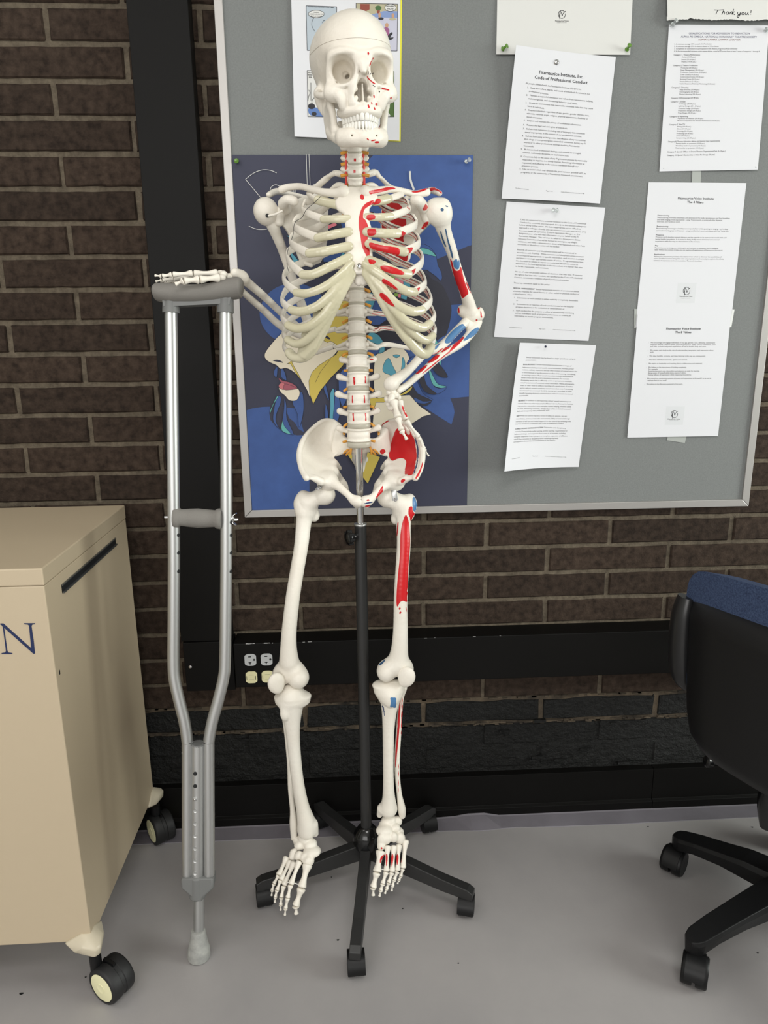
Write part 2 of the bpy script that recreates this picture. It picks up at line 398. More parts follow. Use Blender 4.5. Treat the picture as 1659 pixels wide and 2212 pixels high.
_fc = bpy.data.curves.new('f', 'FONT'); _fo = bpy.data.objects.new('f', _fc); COL.objects.link(_fo)
def glyphs(s, bold=0, shear=0, res=2):
    """flat glyph triangles of a string in font units"""
    _fc.body = s; _fc.offset = bold; _fc.shear = shear; _fc.resolution_u = res; _fc.size = 1; _fc.fill_mode = 'FRONT'
    dg = bpy.context.evaluated_depsgraph_get(); dg.update()
    me = bpy.data.meshes.new_from_object(_fo.evaluated_get(dg))
    n = len(me.vertices); co = np.zeros(n * 3); me.vertices.foreach_get('co', co); co = co.reshape(-1, 3)[:, :2].copy()
    fs = [tuple(p.vertices) for p in me.polygons]; bpy.data.meshes.remove(me)
    return co, fs
class Sheet:
    """a sheet of paper on the board: corners are world points, bend(u, v) lifts it off the board"""
    def __init__(s, name, label, TL, TR, BL_, BR, Y, material, bend=None, cat='paper', group=None, nu=40, nv=44, thick=.0004):
        s.Y = Y; s.bend = bend or (lambda u, v: 0.0)
        s.c = [np.array(q, float) for q in (TL, TR, BL_, BR)]
        s.ux = s.c[1] - s.c[0]; s.vx = s.c[2] - s.c[0]; s.layer = 1
        m = MB(); vs = []
        for sd in (0, 1):
            for j in range(nv + 1):
                for i in range(nu + 1):
                    u, v = i / nu, j / nv; p = (1 - u) * (1 - v) * s.c[0] + u * (1 - v) * s.c[1] + (1 - u) * v * s.c[2] + u * v * s.c[3]
                    vs.append(V(p[0], s.Y - s.bend(u, v) + sd * thick, p[2]))
        n1 = (nu + 1) * (nv + 1); q = lambda i, j, k: k * n1 + j * (nu + 1) + i; fs = []
        for j in range(nv):
            for i in range(nu):
                fs.append((q(i, j, 0), q(i, j + 1, 0), q(i + 1, j + 1, 0), q(i + 1, j, 0))); fs.append((q(i, j, 1), q(i + 1, j, 1), q(i + 1, j + 1, 1), q(i, j + 1, 1)))
        for i in range(nu):
            for j in (0, nv): fs.append((q(i, j, 0), q(i + 1, j, 0), q(i + 1, j, 1), q(i, j, 1)))
        for j in range(nv):
            for i in (0, nu): fs.append((q(i, j, 0), q(i, j + 1, 0), q(i, j + 1, 1), q(i, j, 1)))
        m.add(vs, fs, 0, True); s.o = m.build(name, material); tag(s.o, label, cat, group)
        s.inv = np.linalg.inv(np.array([[s.ux[0], s.vx[0]], [s.ux[2], s.vx[2]]]))
    def w(s, x, z, lift=.0002):
        u, v = s.inv @ (x - s.c[0][0], z - s.c[0][2])
        for _ in range(4):
            b = (1 - u) * (1 - v) * s.c[0] + u * (1 - v) * s.c[1] + (1 - u) * v * s.c[2] + u * v * s.c[3]; du, dv = s.inv @ (x - b[0], z - b[2]); u += du; v += dv
        return V(x, s.Y - s.bend(min(max(u, 0), 1), min(max(v, 0), 1)) - lift, z)
    def text(s, k, lines, name='printed_text', mt=None, h=None, bold=0, shear=0, lift=.0002):
        """lines: (string, x0, y0, x1, y1[, cap height]) in photo measurements; baseline from start to end"""
        m = MB()
        for ln in lines:
            st, x0, y0, x1, y1 = ln[:5]; hh = ln[5] if len(ln) > 5 else h
            co, fs = glyphs(st, bold, shear)
            if not len(co): continue
            p0 = cat_(k, x0, y0, s.Y); p1 = cat_(k, x1, y1, s.Y); q = cat_(k, x0, y0 - hh, s.Y)
            d = p1 - p0; Lw = co[:, 0].max(); up = V(-d[2], 0, d[0]); up /= np.linalg.norm(up); up = up * abs(q[2] - p0[2]) / .7
            m.add([s.w(*(p0 + d * (a / Lw) + up * b)[[0, 2]], lift) for a, b in co], fs)
        o = m.build(name, mt or INK, s.o, normals=False); return o
    def strokes(s, k, lines, wd, name='ink_drawing', mt=None, lift=.0002, closed=False, m_=5):
        m = MB()
        for ln in lines:
            pts = smoothline([cat_(k, x, y, s.Y)[[0, 2]] for x, y in ln], m_) if len(ln) > 2 else [cat_(k, x, y, s.Y)[[0, 2]] for x, y in ln]
            pts = [np.array(p) for p in pts]; vs = []
            for i, p in enumerate(pts):
                t = pts[min(i + 1, len(pts) - 1)] - pts[max(i - 1, 0)]; t = t / (np.linalg.norm(t) + 1e-9); nn = V(-t[1], t[0]) * wd / 2
                vs += [s.w(*(p + nn), lift), s.w(*(p - nn), lift)]
            m.add(vs, [(2 * i, 2 * i + 1, 2 * i + 3, 2 * i + 2) for i in range(len(pts) - 1)])
        return m.build(name, mt or INK, s.o, normals=False)
    def shape(s, k, pts, mt, name='printed_shape', lift=.0003, smooth=0):
        p2 = [cat_(k, x, y, s.Y)[[0, 2]] for x, y in pts]
        if smooth: p2 = smoothline(p2, smooth, True)
        m = MB(); m.poly([s.w(*p, lift) for p in p2]); return m.build(name, mt, s.o, normals=False)
def quad(k, TL, TR, BL_, BR, Y): return [cat_(k, *q, Y) for q in (TL, TR, BL_, BR)]
def circ(cx, cy, rx, ry, n=24, a0=0, a1=2 * PI): return [(cx + rx * math.cos(a0 + (a1 - a0) * i / n), cy + ry * math.sin(a0 + (a1 - a0) * i / n)) for i in range(n + 1)]
def logo(s, k, cx, cy, r, tx0, tx1, ty, tb):
    """circle mark with joined f and v strokes above the two printed lines"""
    s.strokes(k, [circ(cx, cy, r, r * 1.12, 22, -.2, 5.75), [(cx - .75 * r, cy + .55 * r), (cx - .55 * r, cy - .55 * r), (cx - .38 * r, cy - .82 * r), (cx - .2 * r, cy - .6 * r)],
              [(cx - .55 * r, cy - .1 * r), (cx - .6 * r, cy + .9 * r), (cx - .62 * r, cy + 1.35 * r)], [(cx - .35 * r, cy - .3 * r), (cx - .1 * r, cy - .45 * r), (cx, cy + .15 * r), (cx + .12 * r, cy + .4 * r), (cx + .4 * r, cy - .3 * r), (cx + 1.1 * r, cy - .95 * r)]], .0011, 'emblem')
    s.text(k, [('Fitzmaurice Voice', tx0, ty, tx1, ty, r * .34), ('I N S T I T U T E', tx0 + (tx1 - tx0) * .14, tb, tx1 - (tx1 - tx0) * .16, tb, r * .18)], 'emblem_caption', bold=.02)
# ------------------------------------------------------------------ papers
PY = -.0172
tc_ = quad('a', (22, -150), (1495, -150), (5, 600), (1453, 605), PY)
s = Sheet('pinned_notice', 'blank white sheet with small round emblem above the typed conduct page', *tc_, PY, PAPERW, lambda u, v: .001 + .004 * v, 'paper', 'notices on the board')
logo(s, 'a', 718, 163, 38, 643, 790, 240, 256)
s = Sheet('typed_page', 'typed page headed Code of Professional Conduct under a silver tack', *quad('a', (195, 540), (1297, 630), (62, 2160), (1125, 2216), PY), PY - .004, PAPER,
          lambda u, v: .002 + .012 * (1 - v) ** 2 * (1 - u) ** 2 * 1.6 + .004 * math.sin(u * 3) * v, 'paper', 'conduct pages on the board')
T_ = [('Fitzmaurice Institute, Inc.', 459, 818, 948, 858, 34), ('Code of Professional Conduct', 412, 872, 995, 920, 34)]
s.text('a', T_, bold=.018, name='printed_heading')
s.text('a', [('All people affiliated with the Fitzmaurice Institute (FI) agree to:', 314, 930, 926, 985), ('1.   Keep the welfare, dignity, and needs of individuals foremost in our', 330, 975, 1022, 1035),
    ('professional practices.', 352, 1013, 566, 1042), ('2.   Maintain a respectful demeanor and refrain from harassment, bullying,', 322, 1055, 1054, 1115), ('malicious gossip, and demeaning behavior at all times.', 345, 1092, 885, 1142),
    ('3.   Create an environment that reasonably minimizes risks that may cause', 315, 1135, 1054, 1192), ('harm to individuals.', 338, 1172, 522, 1195), ('4.   Respect individuals regardless of age, gender, gender identity, race,', 308, 1212, 1012, 1268),
    ('ethnicity, national origin, religion, physical appearance, disability or', 331, 1250, 1000, 1303), ('sexual orientation.', 329, 1285, 500, 1302), ('5.   Respect and maintain the privacy of confidential information.', 299, 1323, 924, 1372),
    ('6.   Respect the legal and civil rights of individuals.', 293, 1370, 776, 1410), ('7.   Refrain from behaviors (including use of language) that constitute', 290, 1413, 965, 1465), ('sexual impropriety, in the context of our professional activities.', 312, 1450, 930, 1496),
    ('8.   Refrain from using or being under the influence of any recreational', 282, 1490, 972, 1540), ('illicit drugs or non-prescription controlled substances during any FI', 305, 1525, 970, 1573), ('events or in other professional settings involving Fitzmaurice', 302, 1560, 905, 1604),
    ('Voicework.', 300, 1598, 410, 1605), ('9.   Be honest in all professional dealings, and commit no wrongful,', 270, 1632, 922, 1680), ('criminal, maliciously deceptive, or exploitative acts.', 290, 1668, 790, 1706),
    ('10. Cooperate fully in the event of any FI grievance process by reasonably', 262, 1710, 990, 1762), ('responding to inquiries in a timely manner, furnishing information as', 285, 1745, 960, 1793), ('requested, and adhering to the actions mandated through our', 283, 1780, 895, 1822),
    ('grievance process.', 280, 1813, 460, 1825), ('11. Take no action which may diminish the good name or goodwill of FI, its', 248, 1845, 975, 1897), ('programs, or the community of Fitzmaurice Voicework practitioners.', 272, 1882, 940, 1928)], h=17)
s.text('a', [('The Fitzmaurice Institute', 212, 2052, 356, 2066, 11), ('Page 1 of 3', 542, 2082, 612, 2090, 11), ('Code of Professional Conduct (rev. 11/18)', 703, 2094, 958, 2112, 11)], name='printed_footer')
s = Sheet('typed_page', 'typed page with harassment paragraphs, middle of the left column, under a clear pin', *quad('b', (218, 35), (1577, 120), (45, 1900), (1345, 1955), PY), PY, PAPER,
          lambda u, v: .001 + .003 * math.sin(v * 3), 'paper', 'conduct pages on the board')
s.text('b', [('If you are concerned that a potential violation to this Code of Professional', 400, 292, 1308, 352), ('Conduct has occurred, you may speak directly to the relevant colleague(s)', 396, 330, 1312, 392), ('before taking further action.  If it feels inappropriate or too difficult to', 391, 367, 1237, 425),
    ('approach a colleague directly, you can communicate with your choice of 1)', 387, 405, 1303, 468), ('the event leader (if applicable), 2) the FI Operations Manager, or 3) a', 384, 445, 1222, 500), ('designated peer who will relay information on your behalf to the FI', 380, 482, 1200, 535),
    ('Operations Manager.  This will then be taken to a three-person Ethics', 375, 520, 1225, 577), ('Advisory Committee that will be formed to investigate any alleged', 371, 558, 1182, 612), ('violations, and make a determination about what happened and what if any', 369, 596, 1292, 660), ('corrective or disciplinary action will be needed.', 364, 634, 940, 670),
    ('Records of corrective and disciplinary actions will be maintained in', 357, 708, 1170, 760), ('accordance with FI policy.  While corrective and disciplinary action is meant', 352, 746, 1273, 806), ('to correspond appropriately to specific misconduct, each situation is unique', 348, 785, 1273, 843), ('and there is no single appropriate course of action.  FI representatives have', 344, 822, 1268, 882),
    ('the discretion to initiate or repeat corrective and disciplinary action as', 341, 860, 1192, 915), ('warranted at the level appropriate to the misconduct, in a manner that aims', 338, 898, 1254, 955), ('to be fair, reasonable, and consistent.', 334, 936, 790, 966),
    ('No set of rules can possibly address all situations that may arise. FI reserves', 326, 1010, 1252, 1064), ('the right to find that other conduct, not specified in this Code of Professional', 322, 1050, 1250, 1103), ('Conduct, constitutes a violation of good professional practice.', 318, 1088, 1070, 1132), ('These key definitions apply to this policy:', 311, 1165, 806, 1190),
    ('Sexual harassment consists of unwelcome sexual', 612, 1254, 1207, 1285), ('advances, requests for sexual favors, or other verbal or physical conduct of', 300, 1278, 1210, 1322), ('a sexual nature, when:', 297, 1316, 566, 1328), ('1.   Submission to such conduct is either explicitly or implicitly demanded;', 313, 1368, 1194, 1412), ('or', 346, 1406, 370, 1407),
    ('2.   Submission to or rejection of such conduct is used as the basis for', 305, 1455, 1140, 1495), ('program decisions or for evaluation or advancement; or', 338, 1495, 1010, 1525), ('3.   Such conduct has the purpose or effect of unreasonably interfering', 297, 1543, 1140, 1583), ('with an individual\'s work or program performance or creating an', 327, 1582, 1098, 1617), ('intimidating or hostile program environment.', 322, 1618, 858, 1645)], h=19)
s.text('b', [('SEXUAL HARASSMENT', 305, 1238, 600, 1254)], bold=.02, h=20, name='printed_heading')
s.text('b', [('The Fitzmaurice Institute', 246, 1772, 431, 1783, 11), ('Page 2 of 3', 660, 1793, 747, 1799, 12), ('Code of Professional Conduct (rev. 11/18)', 853, 1803, 1160, 1820, 11)], name='printed_footer')
def bend3(u, v): return .002 + .052 * (1 - u) ** 2.2 * (.25 + .75 * v ** 1.5) + .01 * v * v
s = Sheet('typed_page', 'lowest conduct page, curling off the board at its left edge', *quad('c', (368, 72), (1580, 112), (58, 2010), (1285, 2003), PY - .006), PY, PAPER, bend3, 'paper', 'conduct pages on the board')
s.text('c', [('Sexual harassment may be found in a single episode, as well as in', 460, 308, 1240, 338), ('persistent behavior.', 450, 350, 620, 352), ('Sexual misconduct incorporates a range of', 618, 418, 1178, 445), ('behaviors including sexual assault, sexual harassment, intimate partner', 400, 462, 1216, 490), ('violence, stalking, voyeurism, and any other conduct of a sexual nature that', 392, 500, 1270, 530),
    ('is nonconsensual or has the purpose or effect of threatening, intimidating,', 386, 540, 1243, 575), ('or coercing a person. Much sexual misconduct includes nonconsensual', 380, 580, 1202, 608), ('sexual contact, but this is not a necessary component. For example,', 373, 620, 1142, 645), ('threatening speech that is sufficiently severe or pervasive to constitute', 366, 658, 1182, 685), ('sexual harassment will constitute sexual misconduct. Making photographs,', 360, 698, 1223, 727),
    ('video, or other visual or auditory recordings of a sexual nature of another', 354, 738, 1200, 765), ('person without consent constitutes sexual misconduct, even if the activity', 348, 778, 1202, 806), ('documented was consensual. Similarly, sharing such recordings or other', 342, 817, 1182, 840), ('sexually harassing electronic communications without consent is a form of', 336, 857, 1200, 883), ('sexual misconduct.', 330, 897, 485, 893),
    ('In addition to disrespecting others\' sexual autonomy and', 445, 970, 1168, 998), ('consent, there are other ways people affiliated with the Fitzmaurice Institute', 310, 1013, 1200, 1036), ('may practice misconduct: some examples include bullying, whether subtle', 304, 1052, 1168, 1075), ('or overt, demeaning comments, whether face to face or behind someone\'s', 298, 1092, 1170, 1115), ('back; and disrespecting other professionals\' work.', 292, 1132, 825, 1128),
    ('While we cannot impose a sense of safety on anyone, we can', 340, 1200, 1098, 1222), ('nevertheless, strive to create safe environments. Safety is fostered through', 274, 1245, 1146, 1262), ('a practice of self care and mutual support; it is also fostered by refraining from', 268, 1285, 1160, 1305), ('any kind of behavior prohibited in this Code of Professional Conduct.', 260, 1323, 1050, 1335),
    ('Corrective and disciplinary', 726, 1388, 1082, 1410), ('action by FI may include verbal warning, written warning, requirements for', 246, 1437, 1108, 1450), ('behavioral change, and suspension from some or all activities, including', 240, 1475, 1074, 1487), ('complete suspension from a program or complete suspension of affiliation', 232, 1513, 1103, 1527), ('with FI. Any corrective or disciplinary action should appropriately', 226, 1552, 960, 1560), ('correspond to the severity and circumstances of the situation.', 220, 1590, 915, 1587)], h=19)
s.text('c', [('SEXUAL MISCONDUCT', 405, 418, 606, 420), ('MISCONDUCT', 318, 975, 438, 972), ('SAFETY', 282, 1206, 340, 1202), ('CORRECTIVE AND DISCIPLINARY ACTION', 252, 1398, 716, 1392)], bold=.02, h=19, name='printed_heading')
s.text('c', [('The Fitzmaurice Institute', 184, 1838, 318, 1825, 11), ('Page 3 of 3', 532, 1818, 622, 1823, 12), ('Code of Professional Conduct (rev. 11/18)', 738, 1828, 1080, 1852, 11)], name='printed_footer')
# torn thank-you sheet
m = MB(); random.seed(11); up_ = [(160, -120), (1900, -120), (1900, 280)]
tb = [(x, 278 + 8 * math.sin(x * .012) + rnd(5) + (-14 if 420 < x < 700 else 0)) for x in range(1880, 150, -12)] + [(150, 276)]
s = Sheet('torn_sheet', 'torn white sheet with handwritten Thank you at top right', *quad('d', (160, -160), (1950, -160), (150, 245), (1950, 245), PY), PY - .003, PAPERW, lambda u, v: .004 + .006 * v, 'paper')
s.shape('d', [(150.5, 236), (1940, 236)] + [(x, y) for x, y in tb], PAPERW, 'torn_edge', lift=.0)
s.strokes('d', [[(745, 150), (800, 152), (868, 147)], [(792, 152), (776, 180), (765, 207)],
    [(862, 158), (848, 185), (838, 210)], [(843, 195), (862, 172), (875, 178), (868, 208)], [(925, 178), (905, 175), (892, 195), (905, 206), (920, 190), (926, 176)], [(926, 178), (920, 200), (930, 206)],
    [(945, 178), (938, 207)], [(940, 195), (958, 174), (970, 180), (962, 208)], [(990, 138), (978, 175), (968, 210)], [(1000, 172), (975, 192), (1003, 212)],
    [(1040, 176), (1036, 200), (1055, 208), (1075, 180)], [(1076, 178), (1060, 220), (1040, 247), (1030, 228), (1062, 210), (1085, 205)], [(1108, 182), (1088, 192), (1098, 212), (1120, 200), (1108, 182)],
    [(1136, 182), (1130, 205), (1150, 208), (1168, 180)], [(1168, 180), (1164, 208), (1176, 210)], [(1207, 152), (1201, 190)], [(1199, 206), (1201, 210)]], .0013, 'handwriting')
# honour society page
s = Sheet('typed_page', 'typed admission qualifications page with small serif lines, pinned at both top corners', *quad('d', (200, 313), (1460, 325), (80, 2158), (1303, 2140), PY), PY, PAPER, lambda u, v: .0015 + .004 * v * (1 - v) + .004 * u * v, 'paper')
s.text('d', [('QUALIFICATIONS FOR ADMISSION TO INDUCTION', 446, 436, 1214, 438, 24), ('ALPHA PSI OMEGA, NATIONAL HONORARY THEATRE SOCIETY', 347, 477, 1302, 482, 24)], mt=INKB, bold=.0, name='printed_heading')
s.text('d', [('ALPHA GAMMA GAMMA CHAPTER', 565, 515, 1094, 518, 23)], mt=INKR, name='printed_subheading')
L_ = [('1. A minimum average GPA overall of 2.7 or better', 262, 568, 735, 566), ('2. A minimum average GPA in theatre classes of 3.0 or better', 262, 596, 825, 595), ('3. Completion of 2 semesters of participation in the theatre program at Kean University', 262, 625, 1055, 626), ('4. In the recommended minimum point system below, a total of 75 points from at least 2 areas of categories 1 through 8.', 260, 655, 1340, 660)]
def colm(x0, x1, y, *rows):
    for st, dx, w_ in rows:
        L_.append((st, x0 + dx, y, x0 + dx + w_, y + .006 * w_)); y += 28.8
colm(352, 0, 731, ('Acting (15-30 pts.)', 6, 172), ('Dance (15-30 pts.)', 2, 172), ('Singing (15-30 pts.)', 0, 184))
colm(330, 0, 865, ('Producing (20-30 pts.)', 15, 208), ('Stage Management (20-30 pts.)', 12, 290), ('Production Coach/Other (5-25 pts.)', 11, 322), ('Crew Chiefs (10-20 pts.)', 8, 230), ('Construction Crews (10-20 pts.)', 6, 296), ('Running Crews (5-15 pts.)', 4, 244), ('Front-of-House (1-15 pts.)', 2, 244), ('Public Relations/Publicity/Marketing (5-20 pts.)', 0, 442))
colm(325, 0, 1140, ('Stage directing (25-40 pts.)', 4, 248), ('Choreography (20-30 pts.)', 2, 242), ('Musical directing (20-30 pts.)', 0, 270))
colm(310, 0, 1318, ('Set Design (20-30 pts.)', 6, 212), ('Lighting Design (20 - 30 pts.)', 5, 274), ('Costume Design (20-30 pts.)', 3, 262), ('Projections Design (20-30 pts.)', 2, 280), ('Prop Design (20-30 pts.)', 0, 224))
colm(302, 0, 1500, ('Play/Book for musical: (10-30 pts.)', 2, 320), ('Musical Composition for Theatre Performance (10-30 pts.)', 0, 530))
colm(288, 0, 1603, ('Acting (10-30 pts.)', 10, 172), ('Dance (10-30 pts.)', 7, 170), ('Directing (20-30 pts.)', 5, 196), ('Producing (20-30 pts.)', 3, 204), ('Crew (10-15 pts.)', 1, 162), ('Screenwriting (15-30 pts.)', 0, 236))
colm(278, 0, 1814, ('Seminar leader or presenter (10-30 pts.)', 4, 358), ('Workshop leader or presenter (10-30 pts.)', 2, 372), ('Panel member or presenter (10-30 pts.)', 0, 350))
s.text('d', L_, h=16)
s.text('d', [('Category 1. Theatre Performance', 256, 702, 587, 702), ('Category 2. Theatre Production', 246, 836, 557, 836), ('Category 3. Directing', 228, 1113, 440, 1113), ('Category 4. Dramaturgy (20-40 pts.)', 220, 1246, 573, 1243), ('Category 5. Design', 217, 1292, 402, 1291), ('Category 6. Playwriting', 205, 1478, 436, 1477),
    ('Category 7. Film/TV', 197, 1579, 398, 1577), ('Category 8. Theatre Education (above and beyond class requirements)', 185, 1792, 832, 1785), ('Category 9. Special: Officer in Drama/Theatre Organization/Club (5-10 pts.)', 175, 1920, 900, 1912), ('Category 10. Special: Membership in Delta Psi Omega (50 pts.)', 173, 1965, 768, 1957)], h=17, bold=.004, name='printed_category')
s.strokes('d', [[(128, 2118), (136, 2122)], [(1270, 2103), (1282, 2111)]], .0012, 'pin_hole')
# 4 pillars and 8 values
s = Sheet('typed_page', 'page headed The 4 Pillars, taped above The 8 Values page', *quad('e', (313, 85), (1603, 97), (140, 2010), (1392, 2010), PY), PY, PAPER, lambda u, v: .001 + .0015 * u, 'paper', 'taped institute pages')
s.text('e', [('Fitzmaurice Voice Institute', 697, 312, 1171, 318, 28), ('The 4 Pillars', 820, 362, 1035, 368, 28)], bold=.02, name='printed_heading')
s.text('e', [('Destructuring', 428, 533, 583, 535), ('Restructuring', 417, 678, 571, 680), ('Presence', 405, 793, 513, 794), ('Play', 393, 934, 440, 935), ('Applications', 382, 1050, 523, 1051)], h=18, bold=.01, name='printed_subheading')
s.text('e', [('Destructuring promotes awareness and aliveness in the body, spontaneous and free breathing,', 426, 562, 1386, 573), ('and wide-ranging vocal expressivity - using Tremorwork, a variety of other dynamic', 423, 590, 1284, 599), ('exercises, and hands-on work.', 421, 617, 727, 620), ('Restructuring encourages a healthy economy of effort while speaking or singing - and a deep', 413, 704, 1360, 716), ('connection to language and listener - using modified bel canto techniques and the "focus line."', 411, 733, 1378, 743),
    ('Presence work develops natural vibrancy and the capacity to be open to the world while still', 403, 819, 1337, 830), ('having healthy boundaries. It is rooted in being fluidly aware of internal and external', 400, 848, 1243, 857), ('experiences while focusing on what matters in the moment.', 398, 876, 990, 882), ('Play invites you to bring your whole spirit and curiosity to whatever you\'re engaging', 391, 962, 1230, 970), ('with. Within the context of play, you can explore all applications of Fitzmaurice Voicework.', 389, 990, 1292, 1000),
    ('Fitzmaurice Voicework provides a foundation from which to discover the possibilities of', 380, 1077, 1275, 1085), ('voice. Certified teachers bring their own unique passions and curiosity to explore the infinite', 378, 1104, 1302, 1112), ('varieties of expression and communication. The work is endless.', 375, 1131, 1016, 1138)], h=16)
GPATCH = mat('faint_grey_print', (211, 213, 216), .8)
s.shape('e', [(700, 1418), (945, 1422), (918, 1688), (672, 1688)], GPATCH, 'emblem_background', lift=.0001)
logo(s, 'e', 813, 1527, 44, 718, 888, 1606, 1628)
s = Sheet('typed_page', 'page headed The 8 Values, lower of the two taped institute pages', *quad('f', (232, 120), (1520, 110), (90, 1818), (1332, 1793), PY), PY - .002, PAPER, lambda u, v: .001 + .002 * v * u, 'paper', 'taped institute pages')
s.text('f', [('Fitzmaurice Voice Institute', 625, 333, 1103, 333, 29), ('The 8 Values', 748, 382, 973, 382, 29)], bold=.02, name='printed_heading', shear=.1)
s.text('f', [('-   We encourage and engage individuals of any age, gender, race, ethnicity, national and', 384, 518, 1298, 520), ('language identity, religious belief, physical appearance, ability, sexual orientation, caste', 413, 545, 1307, 547), ('and class, to have integrated experiences of self in breath, body and voice.', 410, 572, 1180, 573), ('-   We center one\'s body as the site of understanding, integration, and expression of our', 376, 624, 1280, 626), ('work.', 405, 650, 457, 650),
    ('-   We value humility, curiosity, and deep listening in the way we communicate.', 368, 702, 1170, 703), ('-   We value individual autonomy, agency and consent.', 363, 754, 920, 754), ('-   We aspire to leadership and teaching that is collaborative and relational.', 356, 806, 1124, 806), ('-   We believe in the importance of holding complexity.', 352, 858, 908, 858), ('For example:', 383, 885, 514, 885), ('Experiencing one\'s own discomfort and pleasure as tools for learning', 380, 911, 1085, 909), ('Being aware of oneself while being aware of others', 378, 937, 900, 935), ('Risking fullness of expression while respecting boundaries', 375, 963, 970, 961),
    ('-   We commit to questioning systems of power and oppression in the world, so as not to', 336, 1013, 1246, 1011), ('replicate them in our work.', 370, 1039, 636, 1039), ('-   We believe in the liberatory potential of the work.', 328, 1091, 857, 1089)], h=17)
s.shape('f', [(630, 1388), (885, 1390), (855, 1645), (605, 1645)], GPATCH, 'emblem_background', lift=.0001)
logo(s, 'f', 740, 1495, 44, 645, 816, 1571, 1589)
def tape(k, pts, label, mt=TAPE, Y=PY - .0006):
    m = MB(); m.poly([cat_(k, x, y, Y) for x, y in pts], 0, (0, .0002, 0)); tag(m.build('tape_strip', mt), label, 'tape', 'tape holding the institute pages')
tape('d', [(498, 2140), (610, 2140), (602, 2310), (490, 2310)], 'matte tape strip hanging down to the top of The 4 Pillars page')
tape('f', [(193, 45), (250, 47), (240, 320), (190, 312)], 'tape strip at left edge where the two institute pages overlap')
tape('f', [(1545, 52), (1575, 54), (1531, 300), (1505, 297)], 'white tape strip at right edge of the overlapping institute pages', TAPEW, PY - .0028)
tape('f', [(655, 1795), (912, 1800), (890, 1895), (642, 1858)], 'tape strip under the bottom edge of The 8 Values page')

# comic sheet and the yellow sheet behind it
Y_ = PY
s = Sheet('yellow_sheet', 'bright yellow sheet showing a thin edge behind the comic sheet', *quad('g', (700, -200), (1588, -200), (700, 1930), (1566, 1950), Y_), Y_, YPAP, None, 'paper')
s = Sheet('comic_sheet', 'white sheet of comic panels pinned behind the skull', *quad('g', (55, -200), (1563, -200), (108, 1898), (1548, 1943), Y_), Y_ - .002, PAPER, lambda u, v: .001 + .006 * v * (1 - u) ** 2, 'comic')
CB = [mat('comic_' + n, c, .8) for n, c in (('pale_blue', (176, 187, 196)), ('beige', (176, 170, 142)), ('sky_blue', (128, 148, 190)), ('lilac', (190, 190, 206)), ('red', (140, 72, 60)), ('leaf_green', (72, 104, 62)), ('mauve', (150, 90, 130)), ('skin', (190, 150, 120)), ('grass', (80, 108, 58)), ('dark', (50, 50, 55)), ('jeans', (95, 125, 180)))]
def panel(pts, fill, nm='comic_panel'):
    s.shape('g', pts, fill, nm, .0003); s.strokes('g', [pts + [pts[0], pts[1]]], .0007, 'panel_border', lift=.0006, m_=1) if False else None
    for i in range(len(pts)): s.strokes('g', [[pts[i], pts[(i + 1) % len(pts)]]], .0008, 'panel_border', lift=.0007)
panel([(265, 85), (685, 98), (685, 705), (278, 703)], CB[0])
panel([(952, 48), (1525, 62), (1517, 706), (952, 700)], CB[3])
panel([(278, 980), (800, 985), (800, 1618), (290, 1618)], PAPERW)
panel([(900, 985), (1475, 988), (1475, 1612), (900, 1612)], CB[8])
s.shape('g', [(956, 52), (1522, 66), (1520, 160), (1330, 155), (1200, 200), (956, 200)], CB[1], lift=.0004)
s.shape('g', [(1150, 210), (1330, 158), (1521, 162), (1521, 248), (1190, 245)], CB[2], lift=.0005)
s.shape('g', [(1010, 58), (1138, 60), (1138, 135), (1075, 165), (1010, 150)], CB[4], 'wall_hanging', .0006)
s.shape('g', circ(1258, 115, 44, 34), CB[5], 'plant', .0006); s.shape('g', [(1235, 150), (1282, 150), (1272, 190), (1242, 190)], CB[4], 'plant_pot', .0006)
s.shape('g', circ(1277, 215, 20, 36), CB[7], 'meditating_figure', .0007); s.shape('g', circ(1295, 262, 38, 18), CB[9], 'meditating_figure', .0007)
s.shape('g', circ(1460, 222, 20, 34), CB[7], 'meditating_figure', .0007); s.shape('g', circ(1455, 268, 45, 18), CB[1], 'meditating_figure', .0007)
s.shape('g', circ(1375, 352, 24, 32), CB[7], 'seated_figure', .0007); s.shape('g', [(1340, 390), (1385, 385), (1410, 420), (1400, 500), (1370, 560), (1345, 500)], CB[6], 'seated_figure', .0007, 3)
s.shape('g', [(1390, 500), (1440, 450), (1455, 470), (1420, 520), (1470, 520), (1420, 560)], CB[9], 'seated_figure', .0008, 3)
s.shape('g', circ(1425, 112, 78, 50), PAPERW, 'speech_bubble', .0008); s.strokes('g', [circ(1425, 112, 78, 50)], .0006, 'bubble_outline', lift=.001, m_=2)
s.text('g', [('BE HERE', 1368, 100, 1482, 102, 18), ('NOW', 1382, 138, 1470, 140, 22)], 'comic_lettering', bold=.01, lift=.0011)
s.shape('g', circ(404, 200, 108, 50), PAPERW, 'speech_bubble', .0008); s.strokes('g', [circ(404, 200, 108, 50), [(375, 250), (350, 290), (342, 360), (385, 440)], [(525, 290), (500, 295), (486, 325)]], .0006, 'bubble_outline', lift=.001, m_=3)
s.text('g', [('I KNOW', 362, 185, 440, 187, 14), ("THERE'S NO WAY TO", 310, 210, 495, 212, 14), ('DO THIS WRONG', 328, 236, 480, 238, 14), ('ANOTHER THINK CARTOON BY LOPIZ SUMMER', 292, 103, 652, 118, 11)], 'comic_lettering', bold=.01, lift=.0011)
s.text('g', [('WHY', 288, 1020, 345, 1021, 20), ('ARE', 292, 1052, 345, 1053, 20), ('IS', 300, 1082, 345, 1083, 16)], 'comic_lettering', bold=.01, lift=.0011)
